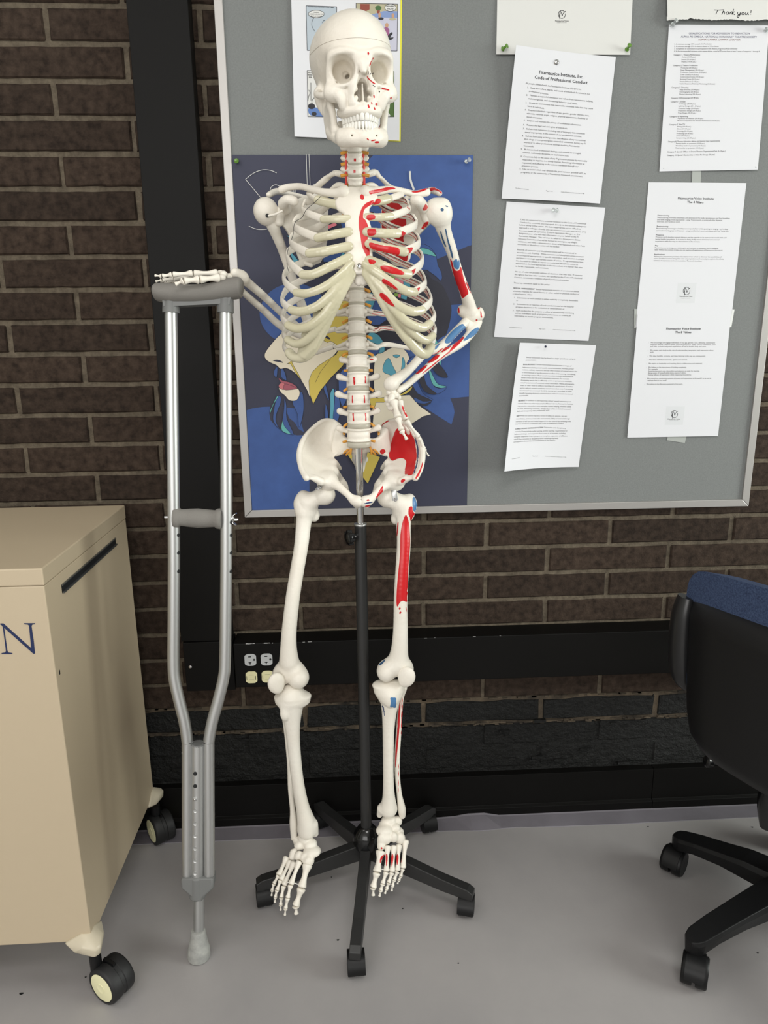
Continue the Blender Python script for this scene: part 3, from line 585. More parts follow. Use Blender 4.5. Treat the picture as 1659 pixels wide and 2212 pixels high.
s.shape('g', [(300, 1500), (400, 1490), (470, 1530), (560, 1540), (560, 1612), (330, 1600)], CB[10], 'reclining_figure', .0006, 3); s.shape('g', circ(340, 1475, 48, 40), CB[9], 'reclining_figure', .0007); s.shape('g', circ(375, 1580, 35, 28), CB[9], 'reclining_figure', .0008)
s.strokes('g', [[(300, 1250), (320, 1290), (300, 1340), (290, 1400)], [(380, 1350), (345, 1400), (350, 1450)], [(330, 1150), (332, 1400)]], .0008, 'comic_linework', lift=.0008)
s.shape('g', [(1252, 1600), (1300, 1560), (1380, 1545), (1415, 1580), (1410, 1610)], PAPERW, 'comic_shape', .0008, 3)

# ------------------------------------------------------------------ poster
PNAVY = mat('poster_navy', (50, 52, 72), .62); PBLUE = mat('poster_blue', (58, 88, 150), .62, col2=(52, 80, 138), vscale=30); PTEAL = mat('poster_teal', (86, 158, 180), .62); PMINT = mat('poster_mint', (96, 172, 168), .62)
PCREAM = mat('poster_cream', (226, 216, 194), .62); PYEL = mat('poster_yellow', (204, 182, 84), .62); PROSE = mat('poster_rose', (198, 112, 118), .62); PROSE2 = mat('poster_dark_rose', (160, 84, 98), .62); PPINK = mat('poster_pink', (232, 128, 142), .62)
PDARK = mat('poster_dark_slate', (44, 44, 56), .62); PGRN = mat('poster_green', (140, 175, 80), .62); PLINE = mat('poster_outline', (30, 34, 48), .7)
pq = [at(497, 335, PY), at(1021, 336, PY), at(522, 1098, PY), at(1005, 1095, PY)]
z1 = (pq[0][2] + pq[1][2]) / 2; z0 = (pq[2][2] + pq[3][2]) / 2
pq = [V(.3565, PY, z1), V(.8615, PY, z1), V(.3565, PY, z0), V(.8615, PY, z0)]
s = Sheet('art_poster', 'large blue poster of a stylised cream face in profile behind the skeleton', *pq, PY - .002, PNAVY, lambda u, v: .001 + .0008 * math.sin(u * 5), 'poster', nu=10, nv=14)
PL = [0]
def sh(k, pts, mt, sm=4, line=True):
    PL[0] += 1; lf = .00012 * PL[0] ** .8 + .0001
    xs0, xs1, zs0, zs1 = s.c[0][0] + .0003, s.c[1][0] - .0003, s.c[2][2] + .0003, s.c[0][2] - .0003
    p2 = [cat_(k, x, y, s.Y)[[0, 2]] for x, y in pts]
    if sm: p2 = smoothline(p2, sm, True)
    p2 = [(min(max(p[0], xs0), xs1), min(max(p[1], zs0), zs1)) for p in p2]
    m = MB(); m.poly([s.w(*p, lf) for p in p2]); m.build('printed_shape', mt, s.o, normals=False)
    if line:
        m = MB(); vs = []; n = len(p2)
        for i in range(n + 1):
            p = np.array(p2[i % n]); t = np.array(p2[(i + 1) % n]) - np.array(p2[i - 1]); t = t / (np.linalg.norm(t) + 1e-9); nn = V(-t[1], t[0]) * .00035
            vs += [s.w(*(p + nn), lf + .00003), s.w(*(p - nn), lf + .00003)]
        m.add(vs, [(2 * i, 2 * i + 1, 2 * i + 3, 2 * i + 2) for i in range(n)]); m.build('printed_outline', PLINE, s.o, normals=False)
# right blue field, lower left blue circle, left circle, bottom right scallop
sh('B', [(215, 0), (1520, 0), (1520, 1180), (1440, 1200), (1300, 1300), (1180, 1370), (1020, 1405), (800, 1500), (0, 1500), (-200, 900), (-100, 400), (60, 200)], PBLUE, 0, False)
sh('B', [(800, 1460), (1440, 1190), (1470, 1190), (1470, 1900), (900, 1950)], PNAVY, 0, False)
sh('D', [(1215, 348), (1480, 330), (1480, 1520), (1200, 1543), (1240, 1640), (1255, 1720), (1240, 1800), (1215, 1878), (850, 1648), (650, 1550), (500, 1000), (800, 700)], PBLUE, 0, False)
sh('D', [(1200, 1543), (1440, 1523), (1440, 2400), (1215, 1878), (1240, 1800), (1255, 1720), (1240, 1640)], PNAVY, 0, False)
sh('C', circ(860, 460, 440, 390, 30)[:-1], PBLUE, 0, False)
sh('E', [(240, 155), (330, 130), (450, 112), (560, 108), (900, 130), (1000, 480), (1300, 500), (1100, 1440), (200, 1440)], PBLUE, 0, False)
sh('E', [(560, 108), (545, 190), (560, 280), (640, 370), (760, 440), (900, 475), (1010, 470), (1250, 420), (1560, 420), (1560, 1440), (1180, 1440), (1120, 900), (1300, 200), (1250, -200), (900, -300), (640, -60)], PNAVY, 0, False)
sh('F', [(-600, 500), (680, 590), (850, 345), (1215, 575), (1420, 690), (1420, 1640), (-600, 1640)], PNAVY, 0, False)
# dark round hair mass, right of the ribs
sh('D', [(830, -90), (960, 10), (1090, 90), (1170, 240), (1215, 380), (1200, 540), (1150, 720), (1090, 760), (850, 900), (500, 800), (-100, 900), (-300, 300), (300, -250)], PDARK, 4, False)
sh('B', [(560, 1270), (800, 1170), (900, 1185), (960, 1230), (1020, 1320), (1040, 1440), (1090, 1540), (1075, 1640), (900, 1500), (560, 1500)], PBLUE, 2)
sh('B', [(700, 1300), (810, 1225), (900, 1230), (970, 1265), (1015, 1328), (900, 1300), (760, 1290)], PMINT, 3)
sh('B', [(180, 1280), (500, 1180), (640, 1260), (600, 1440), (400, 1500), (150, 1400)], PNAVY, 2, False)
sh('B', [(430, 1560), (500, 1600), (500, 1700), (430, 1640)], PGRN, 0); sh('B', [(490, 1590), (600, 1620), (600, 1710), (500, 1680)], PPINK, 0); sh('B', [(600, 1620), (680, 1640), (690, 1720), (600, 1700)], PTEAL, 0)
sh('D', [(430, 180), (640, 210), (650, 290), (430, 250)], PNAVY, 0); sh('D', [(485, 195), (535, 200), (530, 245), (485, 235)], PGRN, 0); sh('D', [(535, 205), (570, 210), (565, 260), (530, 250)], PPINK, 0); sh('D', [(570, 215), (650, 230), (640, 285), (570, 265)], PTEAL, 0)
sh('A', [(1295, 930), (1385, 895), (1415, 930), (1290, 985)], PPINK, 0); sh('A', [(1230, 1330), (1500, 1250), (1520, 1400), (1240, 1400)], PBLUE, 0); sh('A', [(1420, 1370), (1500, 1250), (1512, 1320), (1440, 1400)], PTEAL, 0)
sh('A', [(800, 1250), (960, 1440), (900, 1480), (820, 1320)], PTEAL, 2); sh('A', [(760, 1060), (830, 1080), (830, 1110)], PTEAL, 0)
sh('D', [(150, 320), (420, 300), (500, 420), (300, 600), (150, 560)], PBLUE, 2); sh('D', [(150, 720), (260, 720), (330, 800), (360, 900), (330, 1000), (150, 1020)], PTEAL, 3); sh('D', [(160, 850), (240, 840), (290, 880), (280, 960), (160, 1000)], PBLUE, 3)
sh('D', [(120, 200), (240, 230), (200, 400), (120, 500)], PTEAL, 2)
# hair strands below
for k_, pts, mt_ in (('E', [(640, -10), (690, -20), (690, 60), (640, 190), (630, 300), (680, 400), (600, 300), (600, 180)], PBLUE), ('E', [(640, -20), (600, 60), (560, 150), (555, 200), (600, 80), (660, -20)], PMINT), ('E', [(740, 0), (765, 100), (770, 260), (860, 465), (780, 430), (700, 400), (720, 240), (735, 120)], PBLUE),
        ('E', [(715, 290), (740, 360), (820, 458), (705, 412)], PMINT), ('E', [(840, 30), (960, -80), (985, 90), (970, 240), (925, 375), (905, 200)], PBLUE), ('E', [(1325, -60), (1370, -120), (1372, 100), (1355, 290), (1315, 290), (1325, 100)], PTEAL), ('E', [(1385, -120), (1440, 0), (1445, 200), (1400, 320), (1360, 280), (1378, 60)], PBLUE),
        ('C', [(1240, 1410), (1270, 1380), (1310, 1570), (1270, 1500)], PBLUE), ('C', [(1440, 1240), (1560, 1150), (1545, 1500), (1480, 1640), (1440, 1500)], PBLUE), ('E', [(1262, 80), (1290, 150), (1300, 300), (1262, 320)], PBLUE), ('C', [(650, 1140), (610, 1180), (605, 1240), (640, 1270)], PBLUE), ('C', [(700, 1160), (740, 1200), (765, 1310), (700, 1270)], PBLUE)):
    sh(k_, pts, mt_, 3)
# face
sh('C', [(735, 690), (640, 770), (540, 890), (488, 975), (500, 1040), (560, 1085), (640, 1120), (690, 1165), (760, 1155), (850, 1200), (940, 1290), (1030, 1440), (1075, 1500), (1200, 1200), (1500, 800), (1560, 300), (1200, 500), (900, 600)], PCREAM, 3)
sh('C', [(1240, 640), (1300, 500), (1440, 240), (1560, 200), (1560, 1000), (1480, 1130), (1340, 1270), (1200, 1440), (1108, 1612), (1060, 1480), (1050, 1320), (1090, 1210), (1180, 1120), (1400, 980), (1430, 920), (1400, 850), (1330, 810), (1290, 830), (1230, 800)], PYEL, 0)
sh('C', [(1235, 745), (1280, 740), (1325, 785), (1290, 780)], PNAVY, 2)
sh('C', [(590, 1060), (640, 1048), (690, 1060), (725, 1088), (650, 1075)], PNAVY, 3, False)
sh('C', [(765, 1105), (810, 1080), (845, 1035), (880, 1040), (835, 1080), (900, 1200), (955, 1305), (900, 1240), (850, 1160), (815, 1098)], PYEL, 2)
sh('C', [(675, 1400), (800, 1430), (905, 1415), (935, 1470), (920, 1530), (880, 1570), (800, 1565), (750, 1510), (690, 1460)], PCREAM, 4)
sh('C', [(665, 1280), (715, 1315), (800, 1335), (870, 1370), (900, 1412), (800, 1390), (700, 1345)], PROSE2, 4); sh('C', [(668, 1370), (700, 1345), (745, 1358), (735, 1430), (675, 1408)], PROSE, 3); sh('C', [(745, 1358), (830, 1380), (900, 1414), (830, 1430), (735, 1430)], PROSE2, 3)
# hand / figure shape on the right
sh('D', [(235, 1030), (330, 960), (450, 895), (560, 895), (640, 950), (680, 1060), (660, 1200), (560, 1290), (420, 1500), (240, 1500)], PCREAM, 4)
sh('D', [(410, 1025), (350, 1100), (340, 1200), (420, 1240), (500, 1275), (508, 1220), (460, 1120)], PTEAL, 3); sh('D', [(590, 1015), (620, 1080), (610, 1170), (560, 1250), (580, 1120)], PTEAL, 3); sh('D', [(465, 995), (510, 982), (555, 995), (510, 1025)], PTEAL, 3)
sh('D', [(180, 1510), (260, 1540), (350, 1530), (380, 1560), (340, 1600), (250, 1600), (230, 1700), (180, 1620)], PYEL, 3)
sh('F', [(250, 290), (350, 290), (520, 205), (690, 195), (800, 330), (955, 440), (850, 470), (680, 580), (500, 640), (200, 640), (220, 400)], PCREAM, 0)
for pts, mt_ in (([(760, 1000), (900, 1150), (1000, 1400), (1150, 1400), (1050, 1480), (900, 1440), (760, 1200), (640, 1100)], PBLUE), ([(940, 1080), (1060, 1110), (1165, 1265), (1080, 1265), (1000, 1200)], PDARK), ([(930, 1160), (980, 1260), (1040, 1360), (1150, 1390), (1080, 1410), (980, 1370), (930, 1230)], PMINT),
        ([(850, 1230), (900, 1380), (1020, 1480), (960, 1490), (860, 1440), (800, 1300)], PDARK), ([(760, 1300), (850, 1480), (980, 1560), (850, 1560), (740, 1500), (690, 1380)], PBLUE), ([(980, 740), (1050, 860), (1085, 1020), (1065, 1120), (1010, 900)], PMINT), ([(700, 1350), (780, 1480), (960, 1570), (860, 1640), (740, 1560), (650, 1440)], PDARK), ([(715, 1385), (690, 1440), (620, 1490), (515, 1512), (600, 1470), (670, 1420)], PYEL), ([(740, 1530), (850, 1580), (960, 1575), (870, 1610), (760, 1590)], PBLUE)):
    sh('D', pts, mt_, 3)
sh('F', [(-100, 870), (60, 880), (300, 990), (145, 1325), (60, 1220), (-150, 900)], PYEL, 0)
m = s.strokes('A', [[(640, 265), (560, 232), (450, 228), (340, 270), (243, 345)], [(243, 345), (450, 595)], [(285, 943), (380, 980), (480, 985), (560, 970)], [(1018, 25), (1030, 420)], [(1052, 25), (1068, 430)], [(555, 490), (575, 440), (630, 415), (690, 440)], [(1085, 435), (1130, 410), (1175, 440)], [(858, 470), (862, 550)], [(885, 475), (890, 540), (930, 580)], [(1030, 490), (1025, 560)]], .0010, 'printed_linework', PAPERW, lift=.003)
s.strokes('B', [[(682, 240), (690, 350), (735, 480)]], .0042, 'printed_linework', PAPERW, lift=.003)

# ------------------------------------------------------------------ pins
def pin(p, mt, label, tilt=(0, -1, 0), sc=1.0, group='push pins'):
    root = thing('push_pin', label, 'pin', (p[0], p[1], p[2] - .004), group)
    a = V(*tilt); a /= np.linalg.norm(a); p = np.array(p)
    m = MB(); m.lathe([(.0046 * sc, 0), (.0046 * sc, .0012), (.0028 * sc, .003), (.0025 * sc, .0085), (.0042 * sc, .0105), (.0045 * sc, .012), (.0030 * sc, .0128), (.0001, .013)], p + a * .004, a, 18); m.build('pin_head', mt, root)
    m = MB(); m.tube([p + a * .005, p - a * .004], [.0006, .0004], 8); m.build('pin_needle', CHROME, root)
pin(cat_('a', 62, 542, PY - .005), GREENP, 'green push pin at lower left corner of the emblem sheet', (.8, -1, .25))
pin(cat_('a', 1418, 552, PY - .005), GREENP, 'green push pin at lower right corner of the emblem sheet', (.1, -1, .35))
pin(cat_('b', 842, 148, PY - .003), CLEARP, 'clear push pin in the top of the middle conduct page', (.6, -1, -.25))
pin(cat_('d', 228, 330, PY - .003), CLEARP, 'clear push pin at top left of the admission page', (.35, -1, .4))
pin(cat_('d', 1395, 385, PY - .003), CLEARP, 'clear push pin at top right of the admission page', (.7, -1, .05))
pin(at(511.5, 347, PY - .003), GREENP, 'green push pin in the top left corner of the blue poster', (.05, -1, -.25))
pin(at(1005, 350, PY - .003), CLEARP, 'clear push pin in the top right corner of the blue poster', (.45, -1, .1))
def tack(p, mt, label, r):
    m = MB(); m.lathe([(r, 0), (r * .95, .001), (r * .6, .0026), (r * .2, .0034), (.0001, .0035)], p, (0, -1, 0), 20); tag(m.build('thumb_tack', mt), label, 'tack')
tack(cat_('a', 664, 675, PY - .012), CHROME, 'domed silver tack in the Code of Professional Conduct page', .0058)
tack(cat_('c', 782, 135, PY - .016), NAVYP, 'small dark blue tack in the lowest conduct page', .0026)
# ------------------------------------------------------------------ crutch
FOOT = V(.2528, -.4248, 0); TOP = V(.325, -.300, 1.328)
CZ = TOP - FOOT; CLEN = np.linalg.norm(CZ); CR = frame((1, 0, 0), CZ)            # columns: local x, y, z(along the crutch)
CXA, CYA, CZA = CR[:, 0], CR[:, 1], CR[:, 2]
def cl(px, py, dy=0.0):
    """photo measurement -> crutch local (x, z) on the crutch's own middle plane shifted by dy"""
    d = ray(px, py); n = CYA; t = ((FOOT + CYA * dy - CAM) @ n) / (d @ n); q = CAM + t * d - FOOT; return (q @ CXA, q @ CZA)
def cw(x, y, z): return FOOT + CXA * x + CYA * y + CZA * z
croot = thing('underarm_crutch', 'aluminium underarm crutch with grey padded top standing under the left skeletal hand', 'crutch', FOOT)
q = lambda k, x, y: cl(*cp(k, x, y))
def tubeL(pts, r, name, mt, n=20, samples=None, **kw):
    m = MB(); m.tube([cw(*p) for p in pts], r, n, samples=samples, **kw); return m.build(name, mt, croot)
for side in (0, 1):
    pl = [((240, 505), 'W'), ((193, 200), 'Z'), ((193, 1000), 'Z'), ((190, 1480), 'Z'), ((203, 1660), 'Z'), ((245, 1850), 'Z'), ((290, 2030), 'Z'), ((305, 160), 'Q'), ((308, 300), 'Q'), ((308, 1345), 'Q')] if side == 0 else \
         [((815, 480), 'W'), ((677, 200), 'Z'), ((672, 1000), 'Z'), ((665, 1480), 'Z'), ((650, 1640), 'Z'), ((600, 1850), 'Z'), ((550, 2030), 'Z'), ((498, 160), 'Q'), ((496, 300), 'Q'), ((500, 1345), 'Q')]
    pts = []
    for (xy, k_) in pl: x, z = q(k_, *xy); pts.append((x, 0, z))
    m = MB(); P_ = smoothline([V(*p) for p in pts], 8)
    m.tube([cw(*p) for p in P_], .0112, 22); tb_ = m.build('side_tube', ALU, croot)
    # adjustment holes along the inner edge
    mh = MB()
    for zz in (200, 318, 480, 650):
        x, z = q('Z', 222 if side == 0 else 706, zz)
        mh.lathe([(.0034, 0), (.0034, .0006)], cw(pts[1][0] + .0100, -.0055, z), CXA * .9 - CYA * .48, 12)
    mh.build('adjustment_hole', DARK, tb_)
# grip
gx0, gz = q('Z', 190, 160); gx1, _ = q('Z', 640, 160)
m = MB(); Lg = gx1 - gx0
m.lathe([(.012, 0), (.0190, .001), (.0200, .005), (.0190, .010), (.0158, .014), (.0172, .03), (.0182, Lg * .5), (.0172, Lg - .03), (.0158, Lg - .014), (.0188, Lg - .010), (.0198, Lg - .004), (.0185, Lg - .001), (.012, Lg)], cw(gx0, 0, gz), CXA, 28); m.build('hand_grip', GRUB, croot)
m = MB(); m.tube([cw(gx0 - .016, 0, gz), cw(gx1 + .030, 0, gz)], .0030, 10); bolt = m.build('grip_bolt', CHROME, croot)
wx = q('Z', 725, 148)[0]
m = MB(); m.lathe([(.0055, 0), (.0058, .006), (.004, .009)], cw(wx - .004, 0, gz), CXA, 16)
for sg in (1, -1):
    m.tube([cw(wx, 0, gz + sg * .004), cw(wx + .005, 0, gz + sg * .009), cw(wx + .009, 0, gz + sg * .0115)], [(.002, .004), (.0018, .0055), (.0015, .0035)], 10, ref=CZA)
m.build('wing_nut', CHROME, croot)
# underarm pad: saddle-shaped rubber loaf
cxs = [(62, 330), (110, 300), (250, 318), (400, 332), (600, 318), (800, 282), (930, 250), (985, 300)]
pl_ = [q('W', 58, 345), q('W', 90, 345), q('W', 200, 358), q('W', 330, 366), q('W', 500, 368), q('W', 650, 355), q('W', 800, 330), q('W', 920, 305), q('W', 975, 300), q('W', 998, 302)]
rz = [.0085, .0150, .0175, .0172, .0165, .0165, .0175, .0190, .0170, .0090]
m = MB(); m.tube([cw(x, 0, z) for x, z in pl_], [(r, min(.0245, r * 1.4 + .003)) for r in rz], 28, ref=CZA, samples=40, flat=True); padb = m.build('underarm_pad', GRUB, croot)
# plastic saddle under the pad
m = MB(); b0 = q('W', 180, 505); b1 = q('W', 870, 490); a0 = q('W', 155, 415); a1 = q('W', 880, 385); mid = q('W', 500, 445)
zt_ = q('W', 500, 400)[1]
out = [(b0[0], b0[1]), q('W', 290, 508), q('W', 300, 502), q('W', 765, 480), q('W', 770, 478), (b1[0], b1[1]), q('W', 885, 395), q('W', 640, 410), q('W', 400, 420), q('W', 180, 420), q('W', 165, 430)]
m.poly([cw(x, -.0128, z) for x, z in out], 0, CYA * .0256)
m.build('pad_saddle', GPLA, croot, bevel=.002)
for xx in (240, 815):
    x, z = q('W', xx, 455); m = MB(); m.lathe([(.0150, -.012), (.0145, .012), (.0130, .02)], cw(x, 0, z - .006), CZA, 20); m.build('tube_socket', GPLA, croot)
# centre post, clamp, lower shaft, tip
cx0, cz0 = q('Q', 400, 185); cx1, cz1 = q('Q', 396, 1345)
m = MB(); m.lathe([(.0001, 0), (.0128, .0004), (.0132, -.003)], cw(cx0, 0, cz0), CZA, 24); m.build('post_cap', GPLA, croot)
m = MB(); m.tube([cw(cx0, 0, cz0 - .002), cw(cx1, 0, cz1 - .01)], .0131, 26); post = m.build('centre_post', ALU, croot)
for i, yy in enumerate((426, 535, 648, 754, 865, 973, 1083, 1193, 1302)):
    z = q('Q', 384, yy)[1]; xx = cx0 + (cx1 - cx0) * (cz0 - z) / (cz0 - cz1)
    m = MB()
    if i < 2: m.lathe([(.0040, 0), (.0040, .0005)], cw(xx - .0025, -.0129, z), -CYA, 16); m.build('adjustment_hole', DARK, post)
    elif i == 2: m.lathe([(.0042, 0), (.0036, .0025), (.002, .0042), (.0001, .0046)], cw(xx - .0025, -.0125, z), -CYA, 16); m.build('spring_button', CHROME, post)
    else: m.lathe([(.0042, 0), (.0040, .0008), (.0030, .0003)], cw(xx - .0025, -.0127, z), -CYA, 16); m.build('adjustment_hole', ALU, post)
kx = [(-.0345, 0), (.0345, 0)]
z0_ = cz1 + .0005; z1_ = q('Q', 400, 1545)[1]; z2_ = q('Q', 400, 1430)[1]; lx = q('Q', 262, 1345)[0]; rx = q('Q', 550, 1345)[0]; bx0 = q('Q', 352, 1535)[0]; bx1 = q('Q', 462, 1535)[0]
m = MB(); ol = [(lx, z0_), (lx, z2_), (bx0, z1_ + .010), (bx0 + .002, z1_), (bx1 - .002, z1_), (bx1, z1_ + .010), (rx, z2_), (rx, z0_)]
m.poly([cw(x, -.0155, z) for x, z in ol], 0, CYA * .031); m.tube([cw(cx1, 0, z0_ + .0004), cw(cx1, 0, z1_)], .0172, 22); m.build('lower_clamp', GPLA, croot, bevel=.004)
for k_, xx, yy in (('Q', 535, 265), ('Q', 272, 262)):
    x, z = q(k_, xx, yy); m = MB(); m.lathe([(.0040, 0), (.0034, .003), (.0001, .0042)], cw(x - (.004 if xx > 400 else -.001), -.003, z), CXA if xx > 400 else -CXA, 14); m.build('bolt_head', CHROME, croot)
sx0, sz0 = q('Q', 408, 1545); sx1, sz1 = q('Q', 408, 1840)
m = MB(); m.tube([cw(sx0, 0, sz0 + .01), cw(sx1, 0, sz1 - .02)], .0112, 22); m.build('lower_shaft', ALU, croot)
zt1 = q('Q', 410, 1830)[1]
m = MB(); m.lathe([(.0135, zt1), (.0150, zt1 - .004), (.0150, zt1 - .010), (.0170, .045), (.0215, .022), (.0228, .018), (.0222, .014), (.0232, .006), (.0225, .001), (.0200, 0)], FOOT, V(0, 0, 1) * .35 + CZA * .65, 28)
m.build('rubber_tip', TIPR, croot)

# ------------------------------------------------------------------ rolling cabinet
FYc = -.496; XR = .0725; XL = -.60; ZB, ZTc = .122, .8725; YB = -.045
root = thing('rolling_cabinet', 'beige metal cabinet on castors with a navy letter on its front', 'cabinet', ((XL + XR) / 2, (FYc + YB) / 2, 0))
m = MB(); m.box((XL, FYc, ZB), (XR, YB, ZTc - .0312)); body = m.build('body', CASE, root, bevel=.002)
m = MB(); m.box((XL - .001, FYc - .001, ZTc - .0305), (XR + .001, YB, ZTc)); m.build('lid', CASE, root, bevel=.0022)
# slot recess in the right side with steel lip
def sidep(k, x, y):
    px, py = cp(k, x, y); d = ray(px, py); t = (XR - CAM[0]) / d[0]; return CAM + d * t
s0, s1, s2, s3 = sidep('X', 522, 888), sidep('X', 980, 480), sidep('X', 980, 532), sidep('X', 530, 965)
zt_, zb_ = (s0[2] + s1[2]) / 2, (s2[2] + s3[2]) / 2
m = MB(); m.box((XR - .001, s0[1], zb_), (XR + .0012, s1[1], zt_)); sl = m.build('handle_slot', DARK, root)
m = MB(); m.box((XR - .001, s0[1], zb_ - .001), (XR + .004, s1[1], zb_ + .0022)); m.box((XR - .001, s0[1], zt_ - .0015), (XR + .003, s1[1], zt_ + .0008)); m.build('slot_lip', mat('dull_steel', (120, 122, 122), .4, metal=.8), sl)
for k_, x, y in (('X', 510, 1625),):
    p = sidep(k_, x, y); m = MB(); m.box((XR, p[1] - .003, p[2] - .004), (XR + .0006, p[1], p[2] + .004)); m.build('latch_hole', DARK, root)
# serif capital N
NP = [(-40, 1210), (20, 1212), (272, 1435), (257, 1225), (207, 1221), (207, 1211), (298, 1211), (298, 1220), (272, 1226), (290, 1350), (297, 1468), (280, 1468), (30, 1248), (68, 1462), (104, 1466), (104, 1473), (14, 1473), (14, 1466), (48, 1460), (28, 1300), (12, 1232), (0, 1222), (-40, 1222)]
m = MB(); m.poly([cat_('X', x, y, FYc - .0006) for x, y in [(2, 1212), (28, 1212), (266, 1425), (247, 1232), (238, 1222), (206, 1218), (206, 1210), (298, 1210), (298, 1218), (275, 1222), (268, 1235), (287, 1360), (298, 1470), (284, 1470), (34, 1248), (62, 1445), (72, 1460), (105, 1465), (105, 1473), (13, 1473), (13, 1465), (42, 1460), (50, 1447), (24, 1245), (14, 1228), (2, 1221)]], 0, (0, .0008, 0))
m.build('letter_mark', NBLUE, root)
m = MB()
oc = [at(px, 1408, FYc - .0006) for px in (-64,)][0]
rg = [(oc[0] + math.cos(a) * .030, FYc - .0006, oc[2] - .004 + math.sin(a) * .034) for a in np.linspace(0, 2 * PI, 33)]; ri = [(oc[0] + math.cos(a) * .022, FYc - .0006, oc[2] - .004 + math.sin(a) * .031) for a in np.linspace(0, 2 * PI, 33)]
m.add(rg + ri, [(i, i + 1, 34 + i, 33 + i) for i in range(32)]); m.build('letter_mark', NBLUE, root)
# corner feet and castors
def caster(cc, ax, mts, parent, R=.0375, W=.026, gap=.008, name='castor', stem=None, hub=True, fork=False):
    ax = V(*ax); ax /= np.linalg.norm(ax); cc = V(*cc)
    m = MB()
    for sg in (1, -1):
        c0 = cc + ax * sg * gap / 2
        m.lathe([(R * .25, 0), (R * .93, 0), (R, .002), (R, W - .005), (R * .95, W - .0015), (R * .80, W), (R * .78, W - .002), (R * .2, W - .002)], c0, ax * sg, 36)
    m.lathe([(R * .955, -gap), (R * .955, gap)], cc, ax, 36)
    o = m.build(name, mts[0], parent)
    m = MB()
    for sg in (1, -1):
        c0 = cc + ax * sg * gap / 2
        m.lathe([(R * .76, W - .0025), (R * .76, W - .0003), (R * .70, W + .0004), (.0001, W + .0008)], c0, ax * sg, 32)
        if hub: m.lathe([(R * .26, W + .0006), (R * .25, W + .0014), (R * .20, W + .0010)], c0, ax * sg, 24)
    m.build('hub_cap', mts[1], o)
    m = MB()
    up = V(0, 0, 1); sd = np.cross(up, ax)
    m.box((-R * .3, -gap * .45, R * .1), (R * .45, gap * .45, R * 1.06), R=np.array((sd, ax, up)).T, c=cc)
    if stem is not None: m.tube([V(*stem), V(stem[0], stem[1], cc[2] + R * .3)], .011, 16)
    m.build('castor_fork', mts[2], o)
    return o
def foot(cx, cy, sx, sy, zt=.158):
    """moulded bumper wrapping a lower cabinet corner; sx, sy point outward"""
    m = MB(); P_ = []
    for x, y, z in ((.0015, -.052, .122), (.0015, -.020, .141), (.0015, .0015, .140), (-.020, .0015, .141), (-.052, .0015, .122),
                    (.018, -.012, .126), (.022, .012, .122), (.014, .022, .122), (-.010, .020, .126), (.020, .014, .106), (.010, .020, .104), (.014, -.028, .112), (-.030, .014, .112), (.006, .008, .094), (-.012, -.012, .090), (-.045, -.004, .112), (-.004, -.045, .112)):
        P_.append((cx + sx * x, cy + sy * y, z))
    m.hull(P_, 0, True); return m.build('corner_bumper', CASET, root, bevel=.003)
foot(XR, FYc, 1, -1); foot(XR, YB, 1, 1)
foot(XL, FYc, -1, -1); foot(XL, YB, -1, 1)
c1 = atz(221, 2133, .0375); c2 = atz(263, 2093, .0375); ax_ = c2 - c1; ax_[2] = 0
caster((c1 + c2) / 2, ax_, (BRUB, CREAM, BPLA), root, .0375, .023, .006, stem=(XR + .004, FYc - .003, .10))
caster(atz(346, 1786, .0375) + V(.002, .0, 0), (.80, .60, 0), (BRUB, CREAM, BPLA), root, .0375, .023, .006, stem=(XR + .006, YB + .003 - .02, .10))
caster((XL - .01, FYc - .02, .0375), (1, .3, 0), (BRUB, CREAM, BPLA), root, .0375, .023, .006)
caster((XL - .01, YB - .02, .0375), (1, .3, 0), (BRUB, CREAM, BPLA), root, .0375, .023, .006)

# ------------------------------------------------------------------ skeleton stand
SX, SY = .6055, -.246
root = thing('rolling_stand', 'black five-legged rolling stand with chrome rod holding up the skeleton', 'stand', (SX, SY, 0))
POLEM = mat('black_painted_tube', (38, 38, 38), .38, bump=.15, bscale=300)
hub = at(800, 1812, SY)
zc = at(781, 1133, SY)[2]; zh = hub[2]
m = MB(); m.tube([V(SX, SY, zh - .05), V(SX, SY, zc)], .0122, 26); m.build('pole', POLEM, root)
m = MB(); m.lathe([(.0122, -.002), (.0128, -.001), (.0128, .002), (.0115, .0032), (.0055, .0034)], (SX, SY, zc), (0, 0, 1), 26); m.build('pole_collar', ALU, root)
zr = at(778, 962, SY)[2]
m = MB(); m.tube([V(SX, SY, zc - .1), V(SX, SY, zr + .012)], .0072, 22); m.build('rod', CHROME, root)
kp = at(762, 1156, SY - .005)
m = MB(); m.tube([V(SX - .008, SY - .006, kp[2]), V(kp[0] + .006, SY - .014, kp[2] + .0005)], .0032, 10); kb = m.build('knob_bolt', CHROME, root)
m = MB(); kx_ = V(-.9, -.42, -.05); k0 = V(kp[0] + .006, SY - .014, kp[2])
prof_n = 14
m.lathe([(.0055, 0), (.0068, .004), (.0075, .007), (.013, .010), (.0145, .014), (.0135, .020), (.008, .0225), (.0001, .023)], k0, kx_, 28)
for i in range(7):
    a = 2 * PI * i / 7; R_ = frame((0, 0, 1), kx_); o_ = R_ @ V(math.cos(a) * .0125, math.sin(a) * .0125, 0)
    m.tube([k0 + o_ + R_ @ V(0, 0, .009), k0 + o_ + R_ @ V(0, 0, .019)], .0038, 10)
m.build('clamp_knob', BPLS, root)
m = MB(); m.lathe([(.010, .050), (.018, .045), (.0285, .030), (.0315, .014), (.0300, .0), (.022, -.012), (.016, -.03)], (SX, SY, zh - .012), (0, 0, 1), 32); m.build('hub', BPLS, root)
a0 = -math.radians(97)
